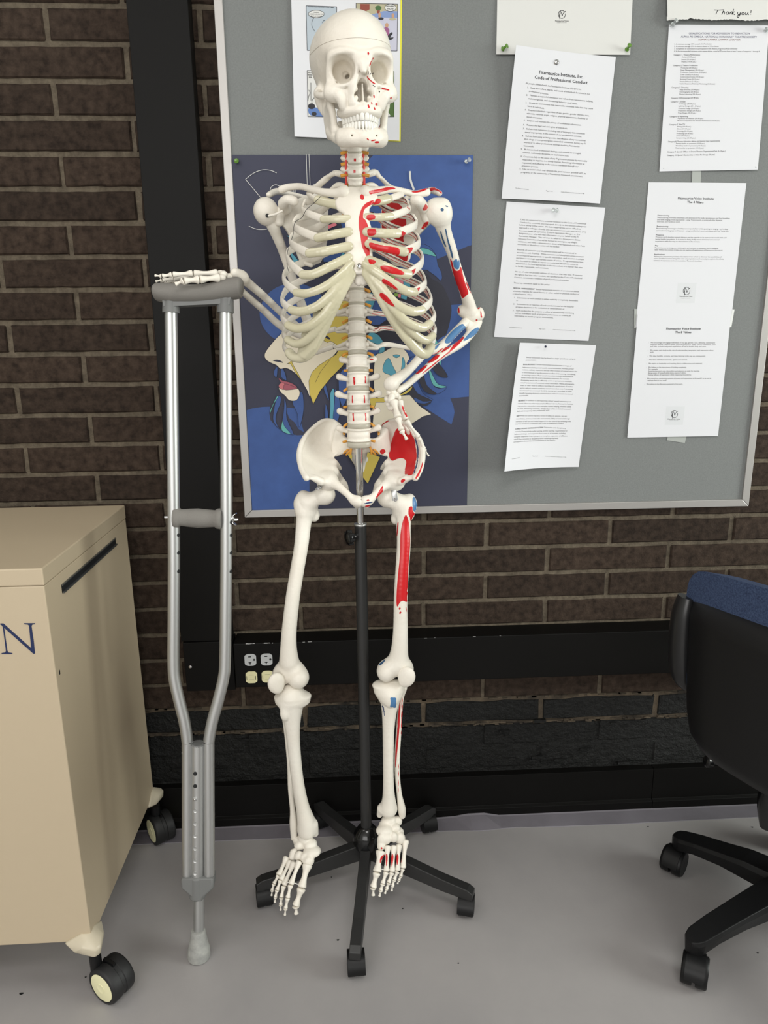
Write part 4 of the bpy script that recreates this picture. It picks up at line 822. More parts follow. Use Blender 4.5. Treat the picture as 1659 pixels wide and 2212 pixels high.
for i in range(5):
    a = a0 + 2 * PI * i / 5; d = V(math.cos(a), math.sin(a), 0); sd = V(-d[1], d[0], 0)
    lg = .243
    prof_ = [(.012, zh - .006, .040), (.03, zh - .008, .040), (lg * .75, .080, .030), (lg - .002, .0705, .026), (lg + .010, .0630, .018)]
    m = MB(); vs = []
    for rr__, zt__, h_ in prof_:
        for sgn, zz in ((-1, 0), (1, 0), (1, -1), (-1, -1)): vs.append(V(SX, SY, zt__) + d * rr__ + sd * sgn * .0115 + V(0, 0, zz * h_))
    fs = [(4 * i_ + j, 4 * i_ + (j + 1) % 4, 4 * i_ + 4 + (j + 1) % 4, 4 * i_ + 4 + j) for i_ in range(len(prof_) - 1) for j in range(4)] + [(0, 1, 2, 3), tuple(range(4 * len(prof_) - 4, 4 * len(prof_)))]
    m.add(vs, fs); leg = m.build('leg', POLEM, root, bevel=.0015)
    cdir = (sd, sd, sd, sd, sd)[i] if i != 0 else sd
    cc = V(SX, SY, .0225) + d * (lg - .006)
    rx_ = V(*((1, .05), (.97, -.26), (.98, .2), (.9, .4), (.98, .2))[i], 0)
    m = MB()
    for sg in (1, -1): m.lathe([(.004, 0), (.0218, 0), (.0225, .001), (.0225, .013), (.020, .0155), (.0001, .0165)], cc + rx_ * sg * .0022, rx_ * sg, 30)
    m.build('castor', BRUB, leg)
    m = MB(); f2 = np.cross(rx_, V(0, 0, 1))
    vs = []; nseg = 14
    for sg in (-1, 1):
        for r_ in (.0228, .0262):
            for j in range(nseg + 1):
                aa = math.radians(-10 + 200 * j / nseg); vs.append(cc + rx_ * sg * .0175 + f2 * math.cos(aa) * r_ + V(0, 0, 1) * math.sin(aa) * r_)
    n_ = nseg + 1; fs = []
    for j in range(nseg): fs += [(j, j + 1, n_ + j + 1, n_ + j), (2 * n_ + j, 3 * n_ + j, 3 * n_ + j + 1, 2 * n_ + j + 1), (n_ + j, n_ + j + 1, 3 * n_ + j + 1, 3 * n_ + j), (j, 2 * n_ + j, 2 * n_ + j + 1, j + 1)]
    m.add(vs, fs, 0, True); m.tube([cc + V(0, 0, .024), cc + V(0, 0, .045)], .006, 12); m.build('castor_hood', BPLA, leg)

# ------------------------------------------------------------------ office chair
HB = V(1.50, -.434, 0)
root = thing('office_chair', 'black swivel chair with blue fabric back pad at the right edge', 'chair', HB)
tips = [atz(1506, 2015, .100), atz(1474, 1805, .095)]
ang = [math.atan2(t[1] - HB[1], t[0] - HB[0]) for t in tips]
print('chair angles', [math.degrees(a) for a in ang], [np.linalg.norm((t - HB)[:2]) for t in tips])
rads_ = [np.linalg.norm((t - HB)[:2]) for t in tips]
am = (ang[0] % (2 * PI) + ang[1] % (2 * PI)) / 2
angs = [ang[1], ang[0], ang[0] + math.radians(72), ang[0] + math.radians(144), ang[1] - math.radians(72)]
m = MB(); m.lathe([(.02, .06), (.045, .062), (.05, .09), (.045, .128), (.030, .140), (.028, .30), (.018, .30), (.018, .44)], HB, (0, 0, 1), 28); m.build('gas_column', BPLS, root)
for i, a in enumerate(angs):
    lg = rads_[1] if i == 0 else rads_[0] if i == 1 else .29
    d = V(math.cos(a), math.sin(a), 0); sd = V(-d[1], d[0], 0); m = MB(); vs = []
    st = [(.02, .134, .034, .050), (.10, .128, .030, .044), (lg * .6, .118, .0275, .034), (lg * .85, .106, .0255, .030), (lg, .097, .023, .034), (lg + .012, .094, .018, .034), (lg + .020, .090, .008, .030)]
    for r_, zt__, hw, h_ in st:
        for cx_, cz_ in ((-1, -.25), (-.86, 0), (.86, 0), (1, -.25), (.82, -1), (-.82, -1)): vs.append(HB + d * r_ + sd * hw * cx_ + V(0, 0, zt__ + cz_ * h_))
    fs = [(6 * k_ + j, 6 * k_ + (j + 1) % 6, 6 * k_ + 6 + (j + 1) % 6, 6 * k_ + 6 + j) for k_ in range(len(st) - 1) for j in range(6)] + [tuple(range(6)), tuple(range(6 * len(st) - 6, 6 * len(st)))]
    m.add(vs, fs); leg = m.build('base_leg', BPLA, root, bevel=.0025)
    wa = {0: -.9, 1: .55}.get(i, .4 * i)
    ax_ = V(math.cos(wa), math.sin(wa), 0) if i > 1 else (V(.70, -.71, 0) if i == 0 else V(.86, -.51, 0))
    ax_ /= np.linalg.norm(ax_)
    fwd = np.cross(V(0, 0, 1), ax_)
    cc = HB + d * (lg + .002) + V(0, 0, .030) + (V(-.014, -.004, 0) if i == 0 else V(-.004, -.016, 0) if i == 1 else fwd * .012)
    m = MB()
    for sg in (1, -1): m.lathe([(.005, 0), (.0288, 0), (.0300, .002), (.0300, .018), (.0272, .021), (.0262, .0205), (.0001, .022)], cc + ax_ * sg * .003, ax_ * sg, 32)
    cs = m.build('castor', BPLA, leg)
    m = MB(); m.lathe([(.0120, .050), (.0130, .056), (.0120, .062)], HB + d * (lg + .002), (0, 0, 1), 20); m.build('castor_stem', BPLS, leg)
    m = MB(); vs = []; nseg = 14; n_ = nseg + 1
    for sg in (-1, 1):
        for r_ in (.0303, .0335):
            for j in range(nseg + 1):
                aa = math.radians(-5 + 185 * j / nseg); vs.append(cc + ax_ * sg * .0175 + fwd * math.cos(aa) * r_ + V(0, 0, 1) * math.sin(aa) * r_)
    fs = []
    for j in range(nseg): fs += [(j, j + 1, n_ + j + 1, n_ + j), (2 * n_ + j, 3 * n_ + j, 3 * n_ + j + 1, 2 * n_ + j + 1), (n_ + j, n_ + j + 1, 3 * n_ + j + 1, 3 * n_ + j), (j, 2 * n_ + j, 2 * n_ + j + 1, j + 1)]
    m.add(vs, fs, 0, True); m.build('castor_hood', BPLA, leg)
# back shell seen from behind
pl0 = atz(1478, 1288, .800); pr0 = atz(1659, 1350, .800)
hd = pr0 - pl0; hd[2] = 0; hd /= np.linalg.norm(hd); nb = V(hd[1], -hd[0], 0)     # outward (towards camera)
if nb @ (CAM - pl0) < 0: nb = -nb
tiltv = V(0, 0, 1) + nb * -.04
def shp(k, x, y, dn=0.0):
    d = ray(*cp(k, x, y)); nn = np.cross(hd, tiltv); t = ((pl0 + nb * dn - CAM) @ nn) / (d @ nn); p = CAM + t * d - pl0; tv = tiltv / np.linalg.norm(tiltv); return (p @ hd, p[2])
ou = [shp('V', *xy) for xy in ((362, 395), (362, 500), (372, 700), (384, 900), (388, 1120), (395, 1290), (430, 1470), (545, 1625), (740, 1770), (965, 1885))]
wdt = .46
left = ou; right = [(wdt - x, z) for x, z in ou[::-1]]
def shw(x, z, dn): return pl0 + hd * x + V(0, 0, z) + nb * (dn - .04 * z + .035 * (1 - ((x - wdt / 2) / (wdt / 2)) ** 2))
# grid shell from row widths
zs_ = np.linspace(ou[0][1], ou[-1][1], 30); oz = [z for x, z in ou]; oxx = [x for x, z in ou]
def lx_(z): return float(np.interp(-z, [-v for v in oz], oxx))
def top_(x): return .006 - .010 * (abs(x - wdt / 2) / (wdt / 2)) ** 2 * 0
def shell(name, mt, d0, d1, inset, ztop, zbot, crown=.0, rc=.008):
    m = MB(); nx, nz = 22, 26; vs = []
    for sd_ in (0, 1):
        for j in range(nz + 1):
            for i in range(nx + 1):
                u_ = .5 - .5 * math.cos(PI * i / nx); a = lx_(ztop + (zbot - ztop) * j / nz) + inset; x = a + (wdt - 2 * a) * u_; dx = min(min(x - a, wdt - a - x), rc)
                z = ztop - (rc - math.sqrt(max(rc * rc - (rc - dx) ** 2, 0))) * 1.0; z = z + (zbot - z) * j / nz; ed = min(1, min(u_, 1 - u_) * 7) ** .5 * min(1, min(j, nz - j) / 3.0) ** .5
                dn = d0 + (d1 - d0) * sd_ * ed + (0 if sd_ else 0); zz = z + crown * (1 - (2 * u_ - 1) ** 2) * (1 - j / nz)
                vs.append(shw(x, zz, dn))
    n1 = (nx + 1) * (nz + 1); q_ = lambda i, j, s_: s_ * n1 + j * (nx + 1) + i
    fs = [(q_(i, j, s_), q_(i + 1, j, s_), q_(i + 1, j + 1, s_), q_(i, j + 1, s_)) for s_ in (0, 1) for j in range(nz) for i in range(nx)]
    fs += [(q_(i, j, 0), q_(i + 1, j, 0), q_(i + 1, j, 1), q_(i, j, 1)) for j in (0, nz) for i in range(nx)] + [(q_(i, j, 0), q_(i, j + 1, 0), q_(i, j + 1, 1), q_(i, j, 1)) for i in (0, nx) for j in range(nz)]
    m.add(vs, fs, 0, True); return m.build(name, mt, root)
zT = ou[0][1]; zBm = ou[-1][1]
shell('back_shell', BPLA, -.012, .014, -.004, zT, zBm, .012)
shell('back_pad', BLUEF, -.006, -.078, .000, zT + .050, zBm + .08, .016, .035)
# armrest pad standing forward of the shell's left edge
ap = [at(*cp('V', x, y), pl0[1] - .00) for x, y in ((375, 400), (338, 560), (322, 850), (338, 1020), (385, 1110))]
m = MB(); m.tube([V(*p) for p in ap], [(.012, .017), (.0155, .022), (.0175, .024), (.0165, .022), (.011, .014)], 20, ref=(1, 0, 0), samples=24); m.build('armrest', BPLS if False else mat('satin_black_plastic', (24, 24, 25), .33), root)
kx0 = at(*cp('V', 700, 1745), pl0[1] + .02); kx1 = at(*cp('V', 600, 1722), pl0[1] + .02); kx2 = at(*cp('V', 530, 1712), pl0[1] + .02)
m = MB(); m.tube([kx0, kx1], .0026, 10); m.build('adjuster_rod', CHROME, root)
m = MB(); m.tube([kx1, kx1 + (kx2 - kx1) * .25, kx1 + (kx2 - kx1) * .85, kx2], [.006, .009, .0115, .009], 16); m.build('adjuster_knob', BPLS, root)
pb = at(1668, 1735, pl0[1] - .03)
m = MB(); m.tube([pb + V(0, 0, .06), pb, pb + V(.0, .0, -.05)], [(.022, .02), (.026, .022), (.016, .014)], 20, samples=12); m.tube([pb + V(.0, .0, -.03), V(HB[0], HB[1], .40)], .022, 14); m.build('back_support', BPLS, root)
m = MB(); sc_ = HB + V(.10, .06, .46)
m.rbox((.40, .40, .07), sc_, R=frame(hd, (0, 0, 1)), r=.09, n=8); m.build('seat', BLUEF, root, bevel=.02)
# ------------------------------------------------------------------ bone modelling: distance fields -> surface nets
class SDF:
    def __init__(s, h=.0015): s.h = h; s.pr = []
    def _a(s, f, lo, hi, k, sub): s.pr.append((f, np.array(lo) - .0, np.array(hi) + .0, k, sub)); return s
    def ell(s, c, r, R=None, k=.004, sub=False):
        c = np.array(c, float); r = np.array(r, float); R_ = np.eye(3) if R is None else np.array(R)
        def f(P):
            q = (P - c) @ R_; k0 = np.sqrt(((q / r) ** 2).sum(-1)) + 1e-9; k1 = np.sqrt(((q / r ** 2) ** 2).sum(-1)) + 1e-9
            return k0 * (k0 - 1) / k1
        m = np.abs(R_) @ r; return s._a(f, c - m, c + m, k, sub)
    def cap(s, a, b, r0, r1=None, k=.004, sub=False, sq=None):
        a = np.array(a, float); b = np.array(b, float); r1 = r0 if r1 is None else r1; ab = b - a
        if sq is not None: n = np.array(sq[0], float); n /= np.linalg.norm(n); q_ = 1 / sq[1] - 1; ab2 = ab + n * q_ * (ab @ n)
        else: ab2 = ab
        L2 = ab2 @ ab2 + 1e-12
        def f(P):
            p = P - a
            if sq is not None: p = p + (p @ n)[..., None] * n * q_
            t = np.clip((p @ ab2) / L2, 0, 1); d = np.sqrt(((p - t[..., None] * ab2) ** 2).sum(-1)) - (r0 + (r1 - r0) * t)
            return d * (1 if sq is None else min(1, sq[1] * 1.3))
        R = max(r0, r1) * (1 if sq is None else max(1, sq[1])); return s._a(f, np.minimum(a, b) - R, np.maximum(a, b) + R, k, sub)
    def tube(s, pts, rad, k=.004, m=5, sub=False, sq=None):
        pts = [np.array(p, float) for p in pts]; rad = rad if isinstance(rad, (list, tuple)) else [rad] * len(pts)
        A = np.array([list(p) + [r] for p, r in zip(pts, rad)]); n = (len(pts) - 1) * m if len(pts) > 2 else 1
        Q = [cr(A, (len(A) - 1) * i / n) for i in range(n + 1)]
        for i in range(n): s.cap(Q[i][:3], Q[i + 1][:3], Q[i][3], Q[i + 1][3], k if i == 0 else min(k, .0006), sub, sq)
        return s
    def splat(s, pts, r, k=.003, sub=False):
        pts = np.array(pts, float); r = np.full(len(pts), r) if np.isscalar(r) else np.array(r, float); R = r.max(); h = s.h
        def f(P):
            sh = P.shape[:3]; o = P[0, 0, 0]; d = np.full(sh, .02); m = int(math.ceil((R + k + 2 * h) / h))
            ci = np.round((pts - o) / h).astype(int); rg = range(-m, m + 1)
            off = np.array([(i, j, l) for i in rg for j in rg for l in rg if i * i + j * j + l * l <= (m + 1) ** 2])
            for c0 in range(0, len(pts), 1500):
                ii = ci[c0:c0 + 1500, None, :] + off[None]; pp = pts[c0:c0 + 1500, None, :]; rr_ = r[c0:c0 + 1500, None]
                ok = np.all((ii >= 0) & (ii < np.array(sh)), -1); dist = np.sqrt(((ii * h + o - pp) ** 2).sum(-1)) - rr_
                idx = ii[ok]; np.minimum.at(d, (idx[:, 0], idx[:, 1], idx[:, 2]), dist[ok])
            return d
        return s._a(f, pts.min(0) - R, pts.max(0) + R, k, sub)
    def verts(s, smooth=1):
        h = s.h; lo = np.min([p[1] for p in s.pr if not p[4]], 0) - 4 * h; hi = np.max([p[2] for p in s.pr if not p[4]], 0) + 4 * h
        n = np.ceil((hi - lo) / h).astype(int) + 1; d = np.full(n, .02)
        for f, a, b, k, sub in s.pr:
            i0 = np.clip(np.floor((a - k - 3 * h - lo) / h).astype(int), 0, n - 1); i1 = np.clip(np.ceil((b + k + 3 * h - lo) / h).astype(int) + 1, 1, n)
            if np.any(i1 <= i0): continue
            g = [lo[j] + h * np.arange(i0[j], i1[j]) for j in range(3)]
            P = np.stack(np.meshgrid(*g, indexing='ij'), -1); e = f(P); sl = tuple(slice(i0[j], i1[j]) for j in range(3)); c = d[sl]
            if sub: e = -e; hh = np.maximum(k - np.abs(c - e), 0) / k; d[sl] = np.maximum(c, e) + hh * hh * k / 4
            else: hh = np.maximum(k - np.abs(c - e), 0) / k; d[sl] = np.minimum(c, e) - hh * hh * k / 4
        return surface_nets(d, lo, h, smooth)
    def build(s, name, mt, parent, M=None, smooth=1, extra=None):
        v, f = s.verts(smooth)
        if M is not None: v = M(v)
        m = MB(); m.v = [tuple(p) for p in v]; m.f = [list(q) for q in f]; m.m = [0] * len(f); m.sm = [True] * len(f)
        return m.build(name, mt, parent, normals=True)
def surface_nets(d, lo, h, smooth):
    ins = d < 0; n = np.array(d.shape)
    c = [ins[i:n[0] - 1 + i, j:n[1] - 1 + j, k:n[2] - 1 + k] for i in (0, 1) for j in (0, 1) for k in (0, 1)]
    sm = sum(x.astype(np.int8) for x in c); act = (sm > 0) & (sm < 8); idx = np.argwhere(act)
    acc = np.zeros((len(idx), 3)); cnt = np.zeros(len(idx))
    for ax in range(3):
        for u in (0, 1):
            for v in (0, 1):
                o = np.zeros(3, int); o[(ax + 1) % 3] = u; o[(ax + 2) % 3] = v; a = idx + o; b = a.copy(); b[:, ax] += 1
                da = d[a[:, 0], a[:, 1], a[:, 2]]; db = d[b[:, 0], b[:, 1], b[:, 2]]; m = (da < 0) != (db < 0)
                t = np.where(m, da / (da - db + 1e-12), 0); p = a.astype(float); p[:, ax] += t; acc[m] += p[m]; cnt[m] += 1
    V_ = acc / cnt[:, None] * h + lo
    ids = -np.ones(act.shape, int); ids[act] = np.arange(len(idx)); F = []
    for ax in range(3):
        a1, a2 = (ax + 1) % 3, (ax + 2) % 3
        sl0 = [slice(0, n[0]), slice(0, n[1]), slice(0, n[2])]; A = [slice(1, n[j] - 1) for j in range(3)]; A[ax] = slice(0, n[ax] - 1); B = list(A); B[ax] = slice(1, n[ax])
        ia = ins[tuple(A)]; ib = ins[tuple(B)]; e = np.argwhere(ia != ib)
        if not len(e): continue
        fl = ia[e[:, 0], e[:, 1], e[:, 2]]; e = e + 1; e[:, ax] -= 1
        q = []
        for u, v in ((0, 0), (1, 0), (1, 1), (0, 1)):
            z = e.copy(); z[:, a1] -= u; z[:, a2] -= v; q.append(ids[z[:, 0], z[:, 1], z[:, 2]])
        q = np.stack(q, 1); q[~fl] = q[~fl][:, ::-1]; F.append(q)
    F = np.concatenate(F)
    for _ in range(smooth):
        ac = np.zeros_like(V_); cn = np.zeros(len(V_))
        for i in range(4):
            a, b = F[:, i], F[:, (i + 1) % 4]; np.add.at(ac, a, V_[b]); np.add.at(cn, a, 1); np.add.at(ac, b, V_[a]); np.add.at(cn, b, 1)
        V_ = V_ * .4 + ac / np.maximum(cn, 1)[:, None] * .6
    return V_, F
def inpoly(P, poly):
    x, y = P[:, 0], P[:, 1]; r = np.zeros(len(P), bool); n = len(poly)
    for i in range(n):
        x0, y0 = poly[i]; x1, y1 = poly[(i + 1) % n]; m = ((y0 > y) != (y1 > y)) & (x < (x1 - x0) * (y - y0) / ((y1 - y0) or 1e-9) + x0); r ^= m
    return r
def cells(poly, Yf, step=1.0):
    """bone plate: fill an outline measured in the photo with points at depth Yf(x, y)"""
    P = np.array(poly); xs = np.arange(P[:, 0].min(), P[:, 0].max(), step); ys = np.arange(P[:, 1].min(), P[:, 1].max(), step)
    G = np.array([(x, y) for x in xs for y in ys]); G = G[inpoly(G, poly)]
    return [at(x, y, Yf(x, y)) for x, y in G]
def sheet(grid, nu=60, nv=40):
    """grid: rows of 3-d control points -> dense points"""
    g = np.array(grid, float); out = []
    for i in range(nu + 1):
        row = np.array([cr(g[r], (g.shape[1] - 1) * i / nu) for r in range(len(g))])
        for j in range(nv + 1): out.append(cr(row, (len(g) - 1) * j / nv))
    return out
from mathutils.geometry import delaunay_2d_cdt
BV = {}
def bvh(o):
    off = wloc(o); return BVHTree.FromPolygons([tuple(np.array(v.co) + off) for v in o.data.vertices], [tuple(p.vertices) for p in o.data.polygons])
def paint(o, k, polys, mt, name='muscle_marking', lift=.00035, sm=3, step=1.6, label=None):
    """painted patch: an outline laid onto the bone's own surface as a thin skin"""
    if len(polys) > 1:
        for pl in polys: ob = paint(o, k, [pl], mt, name, lift, sm, step, label)
        return ob
    tree = bvh(o) if o.name not in BV else BV[o.name]; BV[o.name] = tree; m = MB(); C0 = Vector(CAM)
    for pl in polys:
        pts = [cp(k, x, y) for x, y in pl] if k else pl
        if sm: pts = [tuple(p) for p in smoothline(pts, sm, True)]
        P = np.array(pts); nb_ = len(P)
        xs = np.arange(P[:, 0].min(), P[:, 0].max(), step); ys = np.arange(P[:, 1].min(), P[:, 1].max(), step)
        G = np.array([(x, y) for x in xs for y in ys]).reshape(-1, 2)
        if len(G): G = G[inpoly(G, pts)]
        A = [Vector(p) for p in P] + [Vector(p) for p in G]
        r = delaunay_2d_cdt(A, [], [list(range(nb_))], 1, 1e-4); vs = []; dep = []
        for q in r[0]:
            d = Vector(ray(q[0], q[1])).normalized(); hit = tree.ray_cast(C0, d)
            if hit[0] is None: vs.append(None); dep.append(0)
            else: n = hit[1]; n = n if n.dot(d) < 0 else -n; vs.append(hit[0] + n * lift); dep.append(hit[3])
        fs = [f for f in r[2] if all(vs[i] is not None for i in f) and max(dep[i] for i in f) - min(dep[i] for i in f) < .006]
        if not fs: continue
        m.add([v if v is not None else Vector((0, 0, 0)) for v in vs], fs, 0, True)
    if not m.f: print('paint missed', o.name, k); return None
    us = sorted({i for f in m.f for i in f}); mp = {a: b for b, a in enumerate(us)}; m.v = [m.v[i] for i in us]; m.f = [[mp[i] for i in f] for f in m.f]
    ob = m.build(name, mt, o, normals=False)
    if label: ob['label'] = label
    return ob

BONE = mat('ivory_bone_plastic', (238, 233, 222), .40, spec=.5, bump=.6, bscale=75, col2=(230, 223, 210), vscale=9, bdist=.0016)
TOOTH = mat('tooth_enamel', (240, 238, 230), .22)
CART = mat('translucent_cartilage', (208, 202, 176), .22, coat=.3, bump=.2, bscale=60, col2=(196, 190, 160), vscale=10, bdist=.0012)
DISC = mat('grey_disc_rubber', (178, 173, 158), .35)
NERVE = mat('amber_nerve_plastic', (222, 158, 62), .35)
ARTERY = mat('coral_artery_plastic', (232, 84, 76), .35)
RED = mat('red_muscle_paint', (200, 26, 32), .32, bump=.2, bscale=90, bdist=.0008)
BLUE = mat('blue_muscle_paint', (58, 92, 128), .38, bump=.2, bscale=90, bdist=.0008)
LBLUE = mat('light_blue_muscle_paint', (76, 122, 168), .38)
DKLINE = mat('dark_line_paint', (42, 40, 44), .6)
SX, SY = .6055, -.246
SK = thing('anatomical_skeleton', 'full-size white model skeleton with red and blue muscle markings on one side', 'skeleton', (SX, SY, .02))

# ---- skull
SO = V(.607, -.31, 1.636)
SR = np.array(Matrix.Rotation(math.radians(9), 3, 'Z') @ Matrix.Rotation(math.radians(5), 3, 'X') @ Matrix.Rotation(math.radians(-2), 3, 'Y'))
SM = lambda v: SO + (np.array(v) @ SR.T)
mm = lambda *a: V(*a) / 1000
def both(f):
    for sg in (-1, 1): f(sg)
k5 = .005
z = SDF(.0013)
z.ell(mm(-2, 4, 54), mm(62, 88, 61)); z.ell(mm(-1, 24, 56), mm(63.5, 64, 57), k=.02); z.ell(mm(-1, -30, 50), mm(54, 60, 56), k=.02); z.ell(mm(0, 20, 8), mm(52, 58, 26), k=.02)
z.ell(mm(0, -74, 22), mm(44, 14, 24), k=.012)
both(lambda g: z.ell(mm(g * 76, -50, 14), mm(20, 30, 34), k=.014, sub=True))
both(lambda g: z.tube([mm(g * 6, -92, 36), mm(g * 24, -88, 41), mm(g * 42, -77, 36), mm(g * 48, -69, 25), mm(g * 49.5, -64, 10), mm(g * 48, -64, -2)], [.0055, .0055, .0055, .0058, .0052, .006], k=.007))
both(lambda g: z.ell(mm(g * 39, -56, 14), mm(12, 22, 24), k=.006)); both(lambda g: z.ell(mm(g * 31, -70, 39), mm(20, 17, 11), k=.012))
both(lambda g: z.ell(mm(g * 46, -66, -12), mm(13, 10, 13), k=.008)); both(lambda g: z.ell(mm(g * 28, -74, -16), mm(15, 10, 15), k=.010))

z.ell(mm(0, -62, -16), mm(35, 28, 31), k=.01); z.ell(mm(0, -80, -34), mm(18, 13, 10), k=.01)
both(lambda g: z.tube([mm(g * 47, -69, -12), mm(g * 34, -78, -20), mm(g * 30, -76, -32)], [.009, .010, .008], k=.01))
z.tube([mm(-29, -42, -36), mm(-28, -56, -39), mm(-25, -74, -40), mm(-14, -87, -40), mm(0, -90.5, -40), mm(14, -87, -40), mm(25, -74, -40), mm(28, -56, -39), mm(29, -42, -36)], .0074, k=.008)
z.tube([mm(0, -90, 32), mm(0, -93, 22), mm(0, -97, 13)], [.008, .0070, .0050], k=.007)
both(lambda g: z.tube([mm(g * 9, -90, 28), mm(g * 12, -89, 8), mm(g * 17, -86, -12), mm(g * 16, -86, -28)], [.006, .0055, .007, .009], k=.008))
both(lambda g: z.tube([mm(g * 17, -85, -3), mm(g * 30, -82, -5), mm(g * 44, -72, -6)], [.0055, .005, .006], k=.006))
both(lambda g: z.tube([mm(g * 54, 4, 0), mm(g * 53, 6, -14), mm(g * 50, 5, -27)], [.013, .010, .006], k=.008))
z.ell(mm(0, -22, -6), mm(30, 44, 12), k=.012); both(lambda g: z.tube([mm(g * 14, -34, -12), mm(g * 16, -36, -36)], [.006, .004], k=.006))
# hollows
both(lambda g: z.cap(mm(g * 33, -104, 17), mm(g * 27, -62, 17), .0205, .0150, k=.004, sub=True))
both(lambda g: z.ell(mm(g * 33, -84, 17), mm(20.5, 14, 18.5), k=.004, sub=True)); both(lambda g: z.cap(mm(g * 28, -62, 18), mm(g * 20, -46, 18), .014, .005, k=.004, sub=True))
z.tube([mm(0, -116, 9), mm(0, -99, 4), mm(0, -84, 0)], [.004, .0052, .005], k=.003, sub=True)
both(lambda g: z.tube([mm(g * 4.5, -100, -10), mm(g * 6.0, -99, -22), mm(g * 6.5, -96, -27)], [.0060, .0074, .0064], k=.003, sub=True)); both(lambda g: z.cap(mm(g * 6, -92, -20), mm(g * 6, -64, -18), .0085, .007, k=.003, sub=True)); z.cap(mm(0, -95, -5), mm(0, -66, -7), .0088, .008, k=.003, sub=True)
both(lambda g: z.ell(mm(g * 27, -99, -24), mm(8, 9, 9), k=.014, sub=True)); both(lambda g: z.ell(mm(g * 26, -88, -9), mm(2.2, 6, 1.8), k=.002, sub=True))
both(lambda g: z.ell(mm(g * 56, -40, -12), mm(7, 24, 14), k=.006, sub=True))
both(lambda g: z.tube([mm(g * 50, -62, -13), mm(g * 60, -46, -12), mm(g * 65, -26, -7), mm(g * 58, -6, 0), mm(g * 47, 12, 6)], [.0058, .0052, .0046, .005, .004], k=.008, sq=None))
# small structures inside the nose and eye sockets
z.splat(sheet([[mm(.6, -86, -32), mm(.8, -66, -32)], [mm(.2, -84, -2), mm(1, -66, -2)]], 30, 20), .0012, k=.001); both(lambda g: z.ell(mm(g * 10.5, -80, -22), mm(3.4, 9, 4.2), k=.002)); z.cap(mm(0, -90, -33), mm(0, -96, -34), .0032, .0015, k=.003)
both(lambda g: z.cap(mm(g * 20, -58, 16), mm(g * 13, -30, 16), .0040, k=.001, sub=True)); both(lambda g: z.tube([mm(g * 24, -60, 20), mm(g * 34, -62, 14)], .0012, k=.001, sub=True)); both(lambda g: z.ell(mm(g * 37, -70, 1), mm(5, 5, 1.6), k=.002, sub=True))
skull = z.build('skull', BONE, SK, SM)
m = MB(); pts = [SM(mm(66.0 * math.cos(a) * (1.0 if True else 1), 4 + 89.5 * math.sin(a), 74)) for a in np.linspace(math.radians(190), math.radians(350), 60)]
# saw cut of the removable skull cap: laid on the surface
tr = bvh(skull); m = MB(); line = []
for a in np.linspace(math.radians(175), math.radians(365), 90):
    o_ = SM(mm(0, 4, 58)); d_ = SR @ V(math.cos(a), math.sin(a), .0); hit = tr.ray_cast(Vector(o_ + d_ * .2), Vector(-d_))
    if hit[0] is not None: line.append(np.array(hit[0]) + np.array(d_) * .00005)
m.tube(line, .00024, 6); m.build('cap_seam', mat('seam_shadow_brown', (150, 138, 120), .8), skull)
# teeth
def arch(x, up): return V(x, (-94.0 if up else -92.0) + (abs(x) / 28.5) ** 2.3 * 42, 0)
for up in (1, 0):
    ws = [8.2, 6.6, 7.6, 6.8, 6.8, 9.5, 9.0] if up else [5.4, 5.9, 6.9, 7.0, 7.1, 10.5, 10]
    for g in (-1, 1):
        xx = 0; yy_prev = None; s_ = 0
        # walk along the arch by arc length
        xs_ = np.linspace(0, 30, 400); A_ = np.array([arch(x, up) for x in xs_]); ds = np.concatenate([[0], np.cumsum(np.linalg.norm(np.diff(A_, axis=0), axis=1))])
        for i, w_ in enumerate(ws):
            sc_ = s_ + w_ / 2; s_ += w_; x = np.interp(sc_, ds, xs_); c = arch(x, up); tx = np.interp(sc_ + 1, ds, xs_) - np.interp(sc_ - 1, ds, xs_); c2 = arch(x + .5, up) - arch(x - .5, up); t_ = c2 / np.linalg.norm(c2)
            c = V(c[0] * g, c[1], 0); t_ = V(t_[0] * g, t_[1], 0); nn = V(t_[1], -t_[0], 0) * (1 if t_[0] > 0 else -1)
            if nn[1] > 0: nn = -nn
            ht = (14.5, 13.5, 15.5, 13.5, 12.5, 11, 10)[i] if up else (11.5, 11.5, 13.5, 11.5, 10.5, 9.5, 9)[i]
            z0 = -55.0 if up else -55.3; dr = -1 if up else 1; dz = ht * (1 if up else -1)
            th = (3.4, 3.2, 3.8, 4.2, 4.3, 5.2, 5.2)[i]
            m = MB(); rows = []
            for q_, (f_, wf, tf) in enumerate(((0, .86, .25), (.06, .93, .5), (.3, .96, .8), (.6, .90, 1.0), (.85, .74, 1.0), (1.0, .55, .8), (1.25, .4, .6))):
                if i >= 3 and q_ < 2: tf = .75 + q_ * .1
                for a in np.linspace(0, 2 * PI, 13)[:-1]:
                    ca, sa = math.cos(a), math.sin(a); e = 2.6; r_ = (abs(ca) ** e + abs(sa) ** e) ** (-1 / e)
                    rows.append(SM((c + t_ * ca * r_ * w_ / 2 * wf + nn * (sa * r_ * th * tf * .95 - th * .5 + 1.2) + V(0, 0, z0 + dz * f_)) / 1000))
            fs = [(12 * a_ + b_, 12 * a_ + (b_ + 1) % 12, 12 * a_ + 12 + (b_ + 1) % 12, 12 * a_ + 12 + b_) for a_ in range(6) for b_ in range(12)] + [tuple(range(12))]
            m.add(rows, fs, 0, True)
            if up: m.build('tooth', TOOTH, skull)
            else:
                globals().setdefault('LOWT', []).append(m)
z = SDF(.0013)
